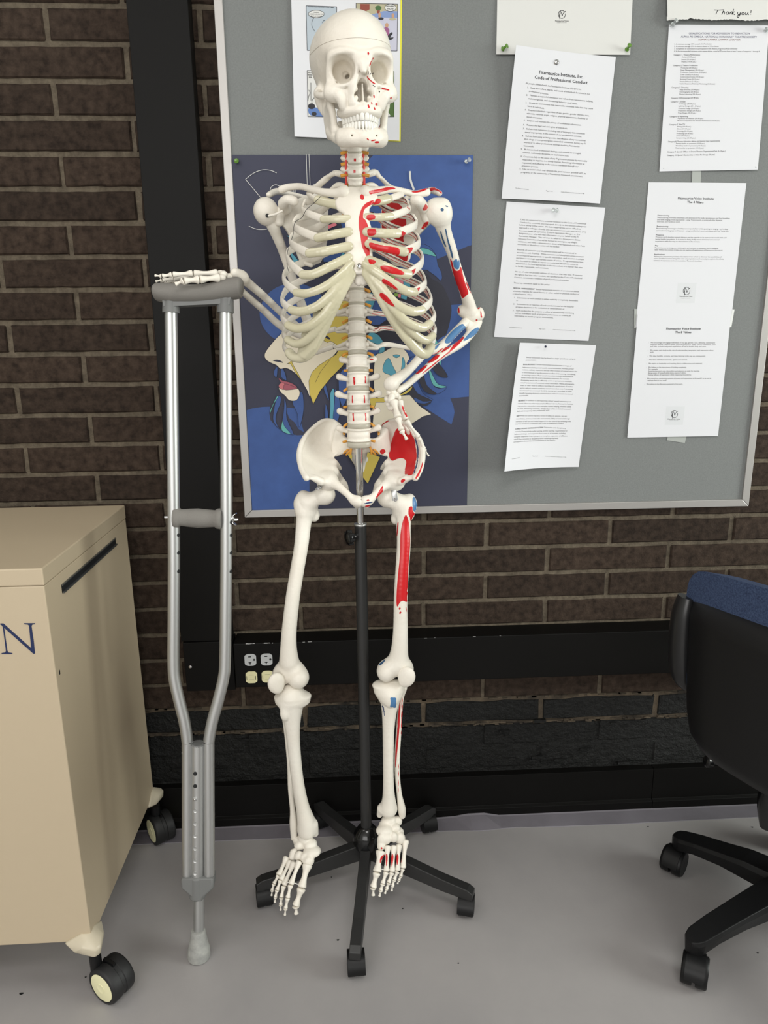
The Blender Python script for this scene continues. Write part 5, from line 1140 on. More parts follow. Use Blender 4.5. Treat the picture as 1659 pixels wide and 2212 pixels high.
z.ell(mm(0, -83, -81), mm(22, 9, 10), k=.006); z.ell(mm(0, -80, -77), mm(29, 10, 13), k=.008); both(lambda g: z.ell(mm(g * 26, -70, -78), mm(14, 12, 12), k=.014)); both(lambda g: z.ell(mm(g * 34, -58, -74), mm(9, 14, 13), k=.014)); both(lambda g: z.tube([mm(g * 20, -76, -70), mm(g * 31, -60, -69), mm(g * 40, -40, -62)], [.0070, .0072, .0065], k=.008)); z.tube([mm(0, -85, -78), mm(20, -79, -80), mm(35, -58, -77), mm(42, -34, -69), mm(46, -18, -60)], [.0095, .0092, .0085, .0075, .007], k=.004); z.tube([mm(0, -85, -78), mm(-20, -79, -80), mm(-35, -58, -77), mm(-42, -34, -69), mm(-46, -18, -60)], [.0095, .0092, .0085, .0075, .007], k=.004)
z.tube([mm(-38, -36, -60), mm(-30, -50, -69), mm(-26, -69, -71), mm(-14, -82, -72), mm(0, -86, -72), mm(14, -82, -72), mm(26, -69, -71), mm(30, -50, -69), mm(38, -36, -60)], .0066, k=.008)
z.tube([mm(-22, -77, -75), mm(0, -84, -75), mm(22, -77, -75)], .0075, k=.006)
for g in (-1, 1):
    P_ = [mm(g * 49, -12, -64), mm(g * 47, -38, -62), mm(g * 47, -44, -40), mm(g * 48, -42, -14), mm(g * 50, -30, -24), mm(g * 53, -14, -8), mm(g * 53, -7, -20), mm(g * 51, -8, -44)]
    gr = [[mm(g * 45, -11, -66), mm(g * 43, -26, -68), mm(g * 41, -42, -64)], [mm(g * 48, -9, -45), mm(g * 45, -26, -46), mm(g * 43, -45, -42)], [mm(g * 49, -8, -22), mm(g * 47, -24, -26), mm(g * 46, -43, -22)]]
    z.splat(sheet(gr, 36, 50), .0056, k=.004); z.tube([mm(g * 50, -10, -28), mm(g * 49, -12, -13)], [.005, .005], k=.005); z.tube([mm(g * 47, -41, -26), mm(g * 48, -40, -10)], [.0052, .003], k=.005)
    z.ell(mm(g * 20, -86, -76), mm(1.6, 5, 1.6), k=.002, sub=True)
mand = z.build('mandible', BONE, SK, SM)
for m in LOWT: m.build('tooth', TOOTH, mand)
S_ = 'S'
paint(skull, 'S', [[(1003, 590), (1018, 585), (1024, 605), (1010, 615)], [(1062, 650), (1072, 652), (1040, 720), (1025, 745), (1030, 715)], [(1165, 985), (1180, 983), (1245, 1002), (1243, 1015), (1225, 1013), (1170, 998)], [(1070, 1070), (1082, 1068), (1086, 1092), (1076, 1098)], [(1045, 1148), (1056, 1145), (1060, 1165), (1050, 1168)], [(1092, 1158), (1118, 1160), (1112, 1178), (1096, 1178)], [(1006, 1178), (1020, 1175), (1028, 1205), (1015, 1212)], [(1074, 1205), (1084, 1203), (1092, 1228), (1080, 1228)], [(1258, 1092), (1278, 1090), (1272, 1102), (1258, 1104)]], RED)
paint(skull, 'S', [[(1000, 850), (1030, 885), (1065, 915), (1095, 938), (1080, 942), (1045, 915), (1010, 880)]], RED)
paint(skull, 'S', [[(1012, 800), (1018, 800), (1018, 835), (1012, 835)], [(1035, 820), (1042, 818), (1036, 840), (1030, 840)], [(1058, 822), (1072, 815), (1074, 820), (1060, 828)], [(1130, 1015), (1146, 1020), (1142, 1036), (1130, 1032)], [(1064, 948), (1092, 968), (1088, 974), (1062, 956)]], DKLINE, 'ink_mark', sm=0)
paint(mand, 'S', [[(998, 1548), (1020, 1560), (1018, 1572), (1000, 1560)], [(1048, 1570), (1090, 1562), (1094, 1572), (1052, 1582)], [(1088, 1585), (1128, 1582), (1130, 1600), (1092, 1602)], [(1135, 1378), (1155, 1375), (1150, 1400), (1138, 1445), (1130, 1430)]], RED)
paint(mand, 'S', [[(655, 1268), (672, 1265), (700, 1310), (698, 1325), (670, 1310)]], RED)
# ---- spine
def pt(x, y, Y): return at(x, y, Y)
def sc(x, y, Y): return (at(x, y, Y) - CAM) @ FV / FPX          # metres per photo pixel
LV = [(765.5, 309, -.272, 'C'), (766, 329.5, -.270, 'C'), (766.5, 353.5, -.266, 'C'), (767, 378, -.260, 'T'), (767.5, 402, -.250, 'T'), (768, 432, -.236, 'T'), (768.5, 463, -.222, 'T'), (769, 495, -.211, 'T'), (769, 528, -.204, 'T'), (769.5, 561, -.200, 'T'),
      (770, 594, -.200, 'T'), (770, 626, -.202, 'T'), (770.5, 657.5, -.207, 'T'), (770.5, 692, -.213, 'T'), (771.5, 727, -.221, 'T'), (773, 763, -.232, 'L'), (774, 800, -.240, 'L'), (774, 840, -.247, 'L'), (775, 880, -.250, 'L'), (775.5, 919, -.249, 'L'), (775, 957, -.246, 'S')]
WB = [15.5, 15.5, 16, 16, 16, 16, 16, 16.5, 17, 17.5, 18, 18.5, 19.5, 20.5, 21.5, 23.5, 24.5, 25.5, 26, 27.5]
VERT = []; SPN = {}
def vertebra(i, px, py0, py1, Y, ty, hw):
    c = pt(px, (py0 + py1) / 2, Y); s_ = sc(px, (py0 + py1) / 2, Y); H = (py1 - py0) * s_; W = hw * s_
    nx = V(1, 0, 0); y0 = LV[i][2]; y1 = LV[i + 1][2]; up = V(0, y0 - y1, H); up /= np.linalg.norm(up); bk = np.cross(up, nx); bk = -bk if bk[1] < 0 else bk
    q = lambda x, y, zz: c + nx * x + bk * y + up * zz
    R_ = np.array((nx, bk, up)).T; hb = H * .5 - (.0016 if ty == 'C' else .0026 if ty == 'T' else .0042)
    z = SDF(.0011 if ty == 'C' else .0013); D = W * (.62 if ty == 'C' else .78 if ty == 'T' else .70)
    z.ell(c, (W * .88, D * .9, hb * 1.25), R_, k=.003)
    for sg in (-1, 1):
        yy = q(0, 0, sg * (hb - .0022)); z.ell(yy, (W, D, .0042), R_, k=.004)
    pl_ = D * .8
    if ty == 'C':
        for g in (-1, 1):
            z.tube([q(g * W * .8, pl_ * .2, 0), q(g * W * 1.35, pl_ * .1, -.002), q(g * W * 1.75, .002, .0)], [.0036, .0030, .0030], k=.003); z.tube([q(g * W * 1.1, pl_, .001), q(g * W * 1.45, pl_ * .9, .0)], [.006, .0062], k=.003)
            z.tube([q(g * W * .95, -.001, hb - .001), q(g * W * .95, .004, hb + .002)], .0022, k=.002); z.tube([q(g * W * 1.2, pl_, 0), q(0, pl_ + .016, 0)], .0035, k=.004)
        z.tube([q(0, pl_ + .014, 0), q(0, pl_ + .034, -.006)], [.0038, .003], k=.004)
    elif ty == 'T':
        for g in (-1, 1):
            z.tube([q(g * W * .7, pl_ * .7, .003), q(g * W * .8, pl_ + .012, .003)], [.0050, .005], k=.004); z.tube([q(g * W * .7, pl_ + .010, .002), q(g * (W + .020), pl_ + .020, .004)], [.0048, .0048], k=.003)
            z.ell(q(g * W * 1.02, pl_ * .35, .002), (.0035, .0045, .005), R_, k=.003); z.tube([q(g * W * .8, pl_ + .011, 0), q(0, pl_ + .022, -.004)], .0042, k=.005)
        z.tube([q(0, pl_ + .020, -.004), q(0, pl_ + .034, -.022)], [.0042, .003], k=.005)
    else:
        for g in (-1, 1):
            lx = (.034, .040, .043, .040, .042)[i - 15]
            z.tube([q(g * W * .6, pl_ * .8, .004), q(g * W * .7, pl_ + .010, .003)], [.0058, .0055], k=.004)
            z.tube([q(g * W * .7, pl_ + .004, .002), q(g * (lx - .014), pl_ + .004, .0045), q(g * (lx - .003), pl_ + .006, .0085)], [.0052, .0050, .0068], k=.005, m=4, sq=(bk, .75))
            z.tube([q(g * .016, pl_ + .012, .010), q(g * .017, pl_ + .014, -.012)], [.0065, .0065], k=.004); z.tube([q(g * W * .6, pl_ + .010, 0), q(0, pl_ + .024, -.002)], .0052, k=.005)
        z.splat(sheet([[q(0, pl_ + .020, .006), q(0, pl_ + .048, .004)], [q(0, pl_ + .020, -.008), q(0, pl_ + .048, -.012)]], 20, 14), .0032, k=.004)
    o = z.build('vertebra', BONE, SK)
    m = MB(); sk_ = (W * .97, D * .97)
    dz = {'C': .0016, 'T': .0026, 'L': .0042, 'S': .004}[LV[i + 1][3]]
    r_ = []
    for h_, f_ in ((-1, .86), (-.75, .96), (-.3, 1.0), (.3, 1.0), (.75, .96), (1, .86)): r_.append((h_, f_))
    cb = q(0, 0, -H / 2 - (.002 if i == 19 else 0)); vs = []
    bot = (dz + .0010) if i != 19 else .0060
    for h_, f_ in r_:
        for a in np.linspace(0, 2 * PI, 33)[:-1]: vs.append(cb + nx * math.cos(a) * sk_[0] * f_ + bk * math.sin(a) * sk_[1] * f_ + up * h_ * bot)
    fs = [(32 * a_ + b_, 32 * a_ + (b_ + 1) % 32, 32 * a_ + 32 + (b_ + 1) % 32, 32 * a_ + 32 + b_) for a_ in range(5) for b_ in range(32)] + [tuple(range(32)), tuple(range(160, 192))]
    m.add(vs, fs, 0, True); m.build('intervertebral_disc', DISC, SK)
    # nerve stubs leaving on both sides under the body
    for g in (-1, 1):
        if ty == 'C': P_ = [q(g * W * .75, pl_ * .6, -H * .42), q(g * W * 1.35, pl_ * .1, -H * .46), q(g * W * 1.95, -.001, -H * .52)]; rn = .0029
        elif ty == 'T': P_ = [q(g * W * .7, pl_ + .003, -H * .40), q(g * W * 1.15, pl_ * .6, -H * .46), q(g * (W * 1.1 + .009), pl_ * .4, -H * .62)]; rn = .0029
        else: P_ = [q(g * W * .7, pl_ + .003, -H * .40), q(g * W * 1.02, pl_ * .7, -H * .46), q(g * (W + .007), pl_ * .5, -H * (.48 if i % 2 else .60))]; rn = .0027
        m = MB(); m.tube(P_, [rn * .9, rn, rn * .95], 10, samples=8); m.build('nerve_root', NERVE, o)
    SPN[i] = (c, W, D, H, q); return o
for i in range(20):
    a, b = LV[i], LV[i + 1]; VERT.append(vertebra(i, (a[0] + b[0]) / 2, a[1], b[1], (a[2] + b[2]) / 2, a[3], WB[i]))
# upper neck hidden behind the jaw
zc_ = SDF(.0016)
for k_, (yy, zz) in enumerate(((-.272, 1.585), (-.270, 1.603), (-.268, 1.620))):
    for g in (-1, 1): zc_.tube([V(.6085 + g * .012, yy + .012, zz), V(.6085 + g * .026, yy + .01, zz)], [.007, .005], k=.004)
    zc_.ell(V(.6085, yy, zz), (.015, .011, .009), k=.004)
zc_.build('vertebra', BONE, SK)
for g in (-1, 1):                                                   # vertebral arteries through the neck
    m = MB(); P_ = [SPN[j][4](g * SPN[j][1] * 1.22, -.0005, 0) for j in (1, 2, 3)]
    m.tube([P_[0] + V(0, 0, .008)] + P_ + [P_[-1] + V(0, .004, -.006)], .0021, 10, samples=20); m.build('vertebral_artery', ARTERY, SK)
for j in (0, 1, 2):
    c, W, D, H, q_ = SPN[j]; cx_, cy_ = (765.5, 311) if j == 0 else ((766, 346), (765.5, 371))[j - 1]
paint(VERT[1], None, [[(764.5, 342.5), (769, 342.5), (769, 349), (764.5, 349)]], RED, sm=0); paint(VERT[2], None, [[(763.5, 367), (768, 367), (768, 373.5), (763.5, 373.5)]], RED, sm=0)
for i, sp in ((16, [((745, 230), (760, 230), (758, 280), (750, 280)), ((822, 225), (832, 225), (832, 272), (824, 272))]), (17, [((738, 352), (746, 350), (746, 400), (738, 402)), ((815, 350), (824, 350), (826, 400), (818, 402))]), (18, [((741, 470), (750, 468), (754, 522), (744, 522)), ((823, 468), (832, 468), (834, 518), (826, 520))])):
    paint(VERT[i], 'P', [list(p) for p in sp], RED, sm=0)
for i, (x, y) in ((15, (868, 113)), (16, (860, 215)), (17, (882, 327)), (18, (882, 440))):
    paint(VERT[i], 'P', [circ(x, y, 13, 5, 10)[:-1]], RED, sm=0)

# ---- ribs
CX = 770.0
Lt = {0: [(667, 419), (653, 451.5), (634.3, 486), (627.5, 520.7), (620.8, 550), (613, 597), (609.5, 643.9), (610.5, 681), (613, 718), (614, 745)],
      1: [(868, 416), (884.8, 448), (899, 482), (905, 522), (912, 557), (917.5, 606), (929.5, 642), (936.5, 676), (937.5, 706), (936, 727)]}
En = {0: [(686.6, 432), (698.4, 473.5), (686.6, 514), (668, 547.7), (653.7, 592.4), (642.7, 632), (630, 669), (622, 701), (621.5, 733), (624, 762)],
      1: [(839.2, 430), (844.3, 467.6), (858.6, 503.8), (873.8, 544.3), (882.2, 591.6), (895.7, 630.4), (911.8, 669.2), (927.8, 699.6), (934.6, 726.6), (930.3, 748.5)]}
YF = [-.278, -.305, -.326, -.340, -.346, -.345, -.337, -.322, -.305, -.290]
YLt = [-.232, -.228, -.226, -.226, -.228, -.230, -.232, -.232, -.230, -.230]
RIBS = {0: [], 1: []}
for g_, sg in ((0, -1), (1, 1)):
    for i in range(12):
        vi = 3 + i; c, W, D, H, q = SPN[vi]; Ysp = LV[vi][2]
        hd_ = q(sg * W * .95, D * .55, H * .28); tb2 = q(sg * (W + .020), D * .8 + .018, H * .18)
        if i < 10:
            L3 = at(*Lt[g_][i], YLt[i]); E3 = at(*En[g_][i], YF[i])
            wl = abs(L3[0] - c[0]); ang_ = V(c[0] + sg * wl * .62, Ysp + (.030 if i == 0 else .052), hd_[2] + (L3[2] - hd_[2]) * .30)
            pl2 = V(c[0] + sg * wl * .93, Ysp + (.006 if i == 0 else .022) - .004, hd_[2] + (L3[2] - hd_[2]) * .66)
            fl = V(L3[0] + (E3[0] - L3[0]) * .30, L3[1] + (E3[1] - L3[1]) * .60, L3[2] + (E3[2] - L3[2]) * .50)
            P_ = [hd_, tb2, ang_, pl2, L3, fl, E3]
            if i == 0: P_ = [hd_] + [at(x, y, Y) for x, y, Y in (((725, 374, -.228), (705, 386, -.212), (684, 404, -.214)) if g_ == 0 else ((808, 372, -.228), (822, 384, -.212), (842, 403, -.214)))] + [L3, fl, E3]
            hh = (.0056, .0062, .0070, .0072, .0072, .0070, .0070, .0068, .0064, .0060)[i]
            rd = [(.0042, .0038), (.0050, .0045), (hh, .0036), (hh, .0030), (hh, .0030), (hh * 1.02, .0031), (hh * 1.06, .0033)]
        else:
            E3 = (at(*cp('C', 1150, 725) if g_ == 0 else cp('D', 700, 690), -.165), at(*cp('C', 1075, 985) if g_ == 0 else cp('D', 690, 905), -.175))[i - 10]
            ang_ = V(c[0] + (E3[0] - c[0]) * .55, Ysp + .040, hd_[2] + (E3[2] - hd_[2]) * .42); P_ = [hd_, tb2, ang_, E3]; rd = [(.0038, .0035), (.0042, .0036), (.0052, .0030), (.0040, .0024)]
        # wide axis follows the rib's own outer surface (tangent x outward)
        P_ = smoothline(P_, 8); A_ = np.array([list(r) for r in rd]); R2 = [tuple(cr(A_, (len(A_) - 1) * t / (len(P_) - 1))) for t in range(len(P_))]
        m = MB(); vs = []; n = 14; cc_ = V(c[0], -.24, 0)
        for t, p in enumerate(P_):
            tg = P_[min(t + 1, len(P_) - 1)] - P_[max(t - 1, 0)]; tg /= np.linalg.norm(tg); o_ = V(p[0] - cc_[0], (p[1] - cc_[1]) * 1.1, 0); o_ /= np.linalg.norm(o_) + 1e-9
            o_ = o_ - tg * (o_ @ tg); o_ /= np.linalg.norm(o_) + 1e-9; up_ = np.cross(tg, o_)
            if i == 0: o_, up_ = (up_ * .5 + o_ * .87), (o_ * .5 - up_ * .87)
            e = 2.5
            for a in np.linspace(0, 2 * PI, n + 1)[:-1]:
                ca, sa = math.cos(a), math.sin(a); r_ = (abs(ca) ** e + abs(sa) ** e) ** (-1 / e); vs.append(p + up_ * ca * r_ * R2[t][0] + o_ * sa * r_ * R2[t][1])
        fs = [(n * a_ + b_, n * a_ + (b_ + 1) % n, n * a_ + n + (b_ + 1) % n, n * a_ + n + b_) for a_ in range(len(P_) - 1) for b_ in range(n)] + [tuple(range(n)), tuple(range(n * (len(P_) - 1), n * len(P_)))]
        m.add(vs, fs, 0, True); rb = m.build('rib', BONE, SK); RIBS[g_].append(rb)
        if g_ == 1 and i > 0 and i < 11:      # red and dark muscle lines along the inner face of the painted side
            for dz_, mt_ in ((-.0022, RED), (.0024, RED), (.0042, DKLINE)):
                ml = MB(); pp = []
                for t in range(6, len(P_) - (14 if i < 10 else 3)):
                    p = P_[t]; tg = P_[t + 1] - P_[t - 1]; tg /= np.linalg.norm(tg); o_ = V(p[0] - cc_[0], p[1] - cc_[1], 0); o_ /= np.linalg.norm(o_); o_ -= tg * (o_ @ tg); o_ /= np.linalg.norm(o_); up_ = np.cross(tg, o_); up_ = up_ if up_[2] > 0 else -up_
                    pp.append(p + up_ * dz_ - o_ * (R2[t][1] * .96))
                if len(pp) > 3: ml.tube(pp, .00055, 6); ml.build('muscle_line', mt_, rb)
# costal cartilages
def C_(k, pts, Ys): return [at(*cp(k, x, y), Y) for (x, y), Y in zip(pts, Ys)]
CT = {0: [('A', [(1165, 605), (1300, 640), (1425, 665)], [-.278, -.288, -.295], .0068), ('A', [(1235, 850), (1400, 850), (1560, 845)], [-.305, -.316, -.316], .0058), ('A', [(1165, 1090), (1350, 1050), (1560, 1010)], [-.326, -.336, -.329], .0066), ('A', [(1055, 1285), (1280, 1255), (1560, 1195)], [-.340, -.350, -.340], .0068),
          ('A', [(970, 1560), (1120, 1550), (1330, 1450), (1560, 1340)], [-.346, -.357, -.358, -.346], .0066), ('C', [(890, 190), (1020, 200), (1200, 140), (1400, 10), (1590, -170)], [-.345, -.358, -.364, -.362, -.352], .0062), ('C', [(830, 412), (960, 430), (1160, 360), (1380, 160), (1560, -60)], [-.337, -.350, -.360, -.362, -.353], .0066),
          ('C', [(785, 610), (900, 650), (1060, 615), (1240, 470), (1420, 200)], [-.322, -.337, -.350, -.357, -.360], .0066), ('C', [(780, 795), (890, 845), (1010, 800), (1160, 640), (1300, 430)], [-.305, -.321, -.336, -.349, -.356], .0064), ('C', [(798, 960), (860, 1015), (980, 1020), (1090, 930), (1210, 720), (1340, 440), (1460, 200), (1590, -40)], [-.290, -.300, -.314, -.326, -.338, -.350, -.357, -.353], .0076)],
      1: [('B', [(410, 590), (320, 610), (215, 620)], [-.278, -.288, -.295], .0068), ('B', [(440, 815), (300, 825), (130, 822)], [-.305, -.316, -.316], .0058), ('B', [(525, 1032), (350, 1030), (130, 1015)], [-.326, -.336, -.329], .0068), ('B', [(615, 1270), (400, 1225), (160, 1165)], [-.340, -.350, -.340], .0068),
          ('B', [(665, 1555), (520, 1530), (350, 1450), (160, 1375)], [-.346, -.357, -.358, -.346], .0070), ('D', [(740, 185), (620, 160), (400, 30), (230, -90), (120, -170)], [-.345, -.358, -.364, -.362, -.352], .0066), ('D', [(835, 415), (700, 430), (500, 330), (300, 100), (140, -100)], [-.337, -.350, -.360, -.362, -.353], .0068),
          ('D', [(935, 590), (830, 640), (640, 560), (480, 400), (300, 140)], [-.322, -.337, -.350, -.357, -.360], .0066), ('D', [(975, 745), (880, 800), (720, 700), (560, 520), (420, 330)], [-.305, -.321, -.336, -.349, -.356], .0064), ('D', [(950, 885), (900, 970), (820, 960), (690, 830), (540, 640), (420, 450), (270, 170), (130, -60)], [-.290, -.300, -.314, -.326, -.338, -.350, -.357, -.353], .0076)]}
CARTS = {}
for g_ in (0, 1):
    z = SDF(.0014)
    for k_, pts, Ys, r_ in CT[g_]: z.tube(C_(k_, pts, Ys), r_ * 1.16, k=.004, m=5, sq=((0, 1, 0), .55))
    webs = [('C', [(1600, -110), (1480, -60), (1300, 60), (1320, 200), (1120, 430), (1110, 560), (1090, 620), (970, 720), (980, 800), (940, 890), (920, 960), (1000, 1020), (1120, 900), (1250, 650), (1400, 330), (1560, 20)], -.3585)] if g_ == 0 else [('D', [(110, -140), (300, -60), (400, 10), (540, 130), (440, 190), (430, 250), (600, 400), (615, 480), (620, 540), (760, 640), (770, 720), (830, 780), (820, 880), (860, 960), (760, 920), (600, 760), (440, 540), (300, 300), (180, 60)], -.3585)]
    for k_, pl, Yw in webs:
        xs_ = [cp(k_, *p) for p in pl]; cxx = 757 if g_ == 0 else 790
        z.splat(cells(xs_, lambda x, y: float(np.interp(abs(x - cxx), [0, 10, 30, 45, 65, 85, 105, 120, 140], [-.353, -.3565, -.357, -.351, -.343, -.331, -.317, -.303, -.290])), 1.3), .0032, k=.004)
    CARTS[g_] = z.build('costal_cartilage', CART, SK)
# sternum with xiphoid
R_ = lambda pts: [cp('R', x, y) for x, y in pts]
st = R_([(640, 300), (655, 340), (700, 372), (706, 420), (714, 480), (708, 520), (716, 580), (708, 620), (722, 660), (735, 705), (752, 745), (768, 770), (762, 800), (768, 825), (784, 838), (792, 820), (800, 820), (808, 836), (826, 828), (820, 775), (838, 740), (846, 690), (860, 650), (850, 600), (858, 570), (846, 520), (852, 480), (838, 430), (840, 380), (836, 340), (862, 300), (895, 262), (855, 250), (808, 232), (790, 210), (760, 216), (728, 210), (700, 235), (672, 262)])
YS = lambda x, y: -.296 - .055 * min(1, max(0, (y - 408) / 190.0)) + .004 * ((x - 773) / 30) ** 2 + (.012 if y > 588 else 0)
z = SDF(.0013); z.splat(cells(st, YS, 1.2), .0050, k=.003); sternum = z.build('sternum', BONE, SK, smooth=2)
paint(sternum, 'R', [[(792, 258), (802, 245), (816, 255), (818, 275), (806, 282), (795, 272)]], RED)
paint(sternum, 'R', [[(800, 345), (825, 310), (850, 295), (880, 285), (880, 305), (840, 330), (818, 352), (812, 400), (830, 420), (848, 470), (842, 520), (846, 580), (856, 630), (848, 672), (832, 650), (805, 590), (794, 520), (784, 460), (785, 400)]], RED)
paint(CARTS[1], 'R', [[(880, 285), (900, 275), (925, 278), (928, 298), (905, 310), (880, 312)], [(838, 384), (880, 380), (893, 392), (888, 408), (860, 416), (838, 412)], [(842, 478), (885, 474), (900, 488), (895, 510), (870, 520), (845, 515)], [(856, 565), (920, 580), (1000, 592), (1045, 602), (1056, 625), (1045, 648), (1000, 645), (930, 628), (862, 600)], [(848, 678), (880, 680), (896, 690), (888, 705), (856, 706)]], RED)
paint(CARTS[1], 'R', [[(928, 722), (960, 718), (1020, 732), (1080, 760), (1078, 778), (1030, 776), (970, 762), (935, 742)], [(938, 812), (955, 806), (1000, 835), (1040, 870), (1036, 878), (1000, 872), (960, 845), (940, 828)], [(922, 906), (936, 898), (970, 920), (1018, 980), (1016, 990), (980, 972), (940, 940), (924, 922)]], RED)
for i_, pl in ((2, [(1058, 500), (1075, 490), (1092, 500), (1088, 515), (1065, 520), (1056, 512)]), (3, [(1098, 602), (1140, 598), (1134, 622), (1105, 648), (1112, 625)]), (4, [(1128, 775), (1132, 755), (1150, 742), (1160, 738), (1152, 765), (1135, 785)]), (5, [(1162, 890), (1166, 872), (1188, 862), (1184, 880), (1168, 900)]), (1, [(1100, 320), (1120, 335), (1118, 348), (1095, 322)])):
    paint(RIBS[1][i_], 'R', [pl], RED)
m = MB(); c_ = cat_('R', 787, 720, -.3575); m.lathe([(.0044, 0), (.0046, .0018), (.0034, .003), (.0022, .0022), (.0001, .0022)], c_ + V(0, .002, 0), (0, -1, 0), 18); m.build('screw', CHROME, sternum)
# thin binding wire along the rib ends
m = MB(); m.tube(smoothline([at(*cp('A', x, y), Y) for (x, y), Y in zip([(1200, 560), (1140, 620), (1060, 690), (1010, 740), (960, 830), (880, 880), (855, 960), (850, 1040), (800, 1190), (775, 1280), (770, 1400), (780, 1480), (800, 1530)], [-.30, -.287, -.285, -.283, -.272, -.268, -.268, -.268, -.262, -.262, -.262, -.262, -.262])], 4), .0005, 6); m.build('binding_wire', DKLINE, SK)

# ---- clavicles and scapulae
def clav(k, pts, Ys, rs, sgn):
    z = SDF(.0013); z.tube(C_(k, pts, Ys), rs, k=.004, m=6, sq=((0, 1, 0), .75)); e = C_(k, pts, Ys); z.ell(e[-1], (.009, .009, .0105), k=.006); return z.build('clavicle', BONE, SK)
cl0 = clav('A', [(700, 470), (800, 440), (950, 432), (1100, 470), (1250, 505), (1400, 515), (1500, 500)], [-.205, -.212, -.232, -.262, -.285, -.295, -.298], [.0068, .0062, .0058, .0056, .0064, .0078, .0092], -1)
cl1 = clav('B', [(900, 505), (750, 530), (620, 500), (450, 470), (300, 487), (180, 500), (110, 505)], [-.205, -.212, -.232, -.262, -.285, -.295, -.298], [.0072, .0062, .0058, .0062, .0072, .0078, .0092], 1)
paint(cl1, 'B', [[(165, 490), (300, 465), (400, 442), (480, 448), (495, 465), (420, 475), (330, 500), (250, 515), (180, 532)], [(710, 495), (780, 488), (860, 465), (915, 440), (918, 460), (860, 490), (780, 510), (720, 508)]], RED)
def scap(g):
    z = SDF(.0014)
    if g == 0:
        pl = [cp('A', *p) for p in [(720, 640), (820, 600), (900, 610), (1020, 560), (1150, 480), (1230, 520), (1285, 640), (1290, 1000), (1250, 1280), (1190, 1400), (1080, 1440), (960, 1380), (880, 1180), (790, 1000), (690, 880)]]
        gl = [(690, 740), (672, 810), (672, 880)]; cor = [(760, 720), (720, 650), (780, 600), (860, 620)]; acr = [(1150, 600), (950, 560), (760, 520), (640, 495), (540, 540)]; k = 'A'
        rc = [.010, .0095, .0085, .0085]
    else:
        pl = [cp('B', *p) for p in [(900, 640), (820, 610), (700, 640), (560, 560), (480, 590), (335, 680), (318, 900), (315, 1120), (380, 1310), (480, 1430), (600, 1450), (660, 1350), (700, 1180), (780, 1050), (860, 960), (940, 880)]]
        gl = [(885, 720), (893, 800), (905, 860)]; cor = [(860, 720), (820, 650), (780, 610), (740, 600)]; acr = [(560, 600), (700, 560), (880, 520), (960, 480), (1060, 520)]; k = 'B'; rc = [.010, .0105, .0100, .008]
    cx0 = cp(k, *gl[1])[0]
    Yf = lambda x, y: -.188 + .058 * min(1, abs(x - cx0) / 95.0)
    z.splat(cells(pl, Yf, 1.3), .0026, k=.005)
    z.tube([at(*p, -.160) for p in pl[-5:]], .0042, k=.006); z.tube(C_(k, gl, [-.190] * 3), [.0085, .0105, .009], k=.008)
    z.tube(C_(k, cor, [-.198, -.222, -.238, -.240]), rc, k=.006); z.tube(C_(k, acr, [-.120, -.112, -.122, -.150, -.178]), [.003, .0052, .0062, .0068, .0060], k=.006, sq=((0, .5, 1), .8))
    return z.build('scapula', BONE, SK)
sc0, sc1 = scap(0), scap(1)
paint(sc1, 'B', [[(340, 690), (450, 620), (520, 640), (580, 690), (600, 760), (640, 900), (600, 1100), (640, 1210), (660, 1330), (620, 1430), (560, 1440), (470, 1400), (400, 1300), (345, 1120), (325, 900)]], RED)
paint(sc1, 'B', [[(885, 650), (905, 632), (916, 680), (895, 730), (860, 738), (848, 720)], [(880, 890), (925, 885), (880, 960), (832, 975), (850, 930)], [(940, 455), (1000, 448), (1060, 462), (1090, 500), (1085, 530), (1060, 500), (1000, 480), (950, 490)]], RED)

# ---- arms
def px(k, *p): return cp(k, *p)
z = SDF(.0014); HD = at(*px('A', 498, 745), -.192); EL = at(668, 722, -.070)
hp = [HD + V(.003, .004, -.006), at(*px('A', 575, 900), -.184), at(*px('A', 665, 1120), -.160), at(*px('A', 745, 1330), -.135), at(645, 640, -.100), EL + V(0, 0, .02)]
z.ell(HD, (.0232, .0235, .0245), k=.004); z.tube(hp, [.016, .0125, .0098, .0092, .0092, .0105], k=.012); z.ell(EL, (.026, .012, .012), k=.012); hum0 = z.build('humerus', BONE, SK)
m = MB(); a_ = cat_('A', 535, 808, -.2165); b_ = cat_('A', 715, 742, -.225); m.tube([a_, (a_ + b_) / 2 + V(0, -.003, -.002), b_], .0022, 10, samples=10); m.build('joint_peg', BONE, hum0)
m = MB(); m.lathe([(.0038, 0), (.0038, .0006)], cat_('A', 520, 805, -.2150), (.2, -1, 0), 14); m.build('peg_hole', DARK, hum0)
def longbone(name, P_, rd, ends=(), h=.0013, mt=BONE, m_=5, sq=None):
    z = SDF(h); z.tube(P_, rd, k=.008, m=m_, sq=sq)
    for c_, r_ in ends: z.ell(c_, r_, k=.009)
    return z.build(name, mt, SK)
WR = at(508, 598, -.270)
u0 = longbone('radius', [EL + V(-.012, -.008, .004), at(*px('W', 1420, 580), -.130), at(*px('W', 1230, 400), -.185), at(*px('W', 1060, 255), -.240), at(*px('W', 960, 175), -.268), at(*px('W', 915, 145), -.278)], [.0095, .0072, .0075, .0082, .0105, .0085], [(at(*px('W', 985, 200), -.262), (.012, .011, .012))])
u1 = longbone('ulna', [EL + V(.004, .004, -.006), at(*px('W', 1420, 715), -.118), at(*px('W', 1220, 540), -.165), at(*px('W', 1060, 400), -.215), at(*px('W', 985, 330), -.240), at(*px('W', 950, 260), -.252)], [.0125, .0078, .0068, .0062, .0058, .0070])
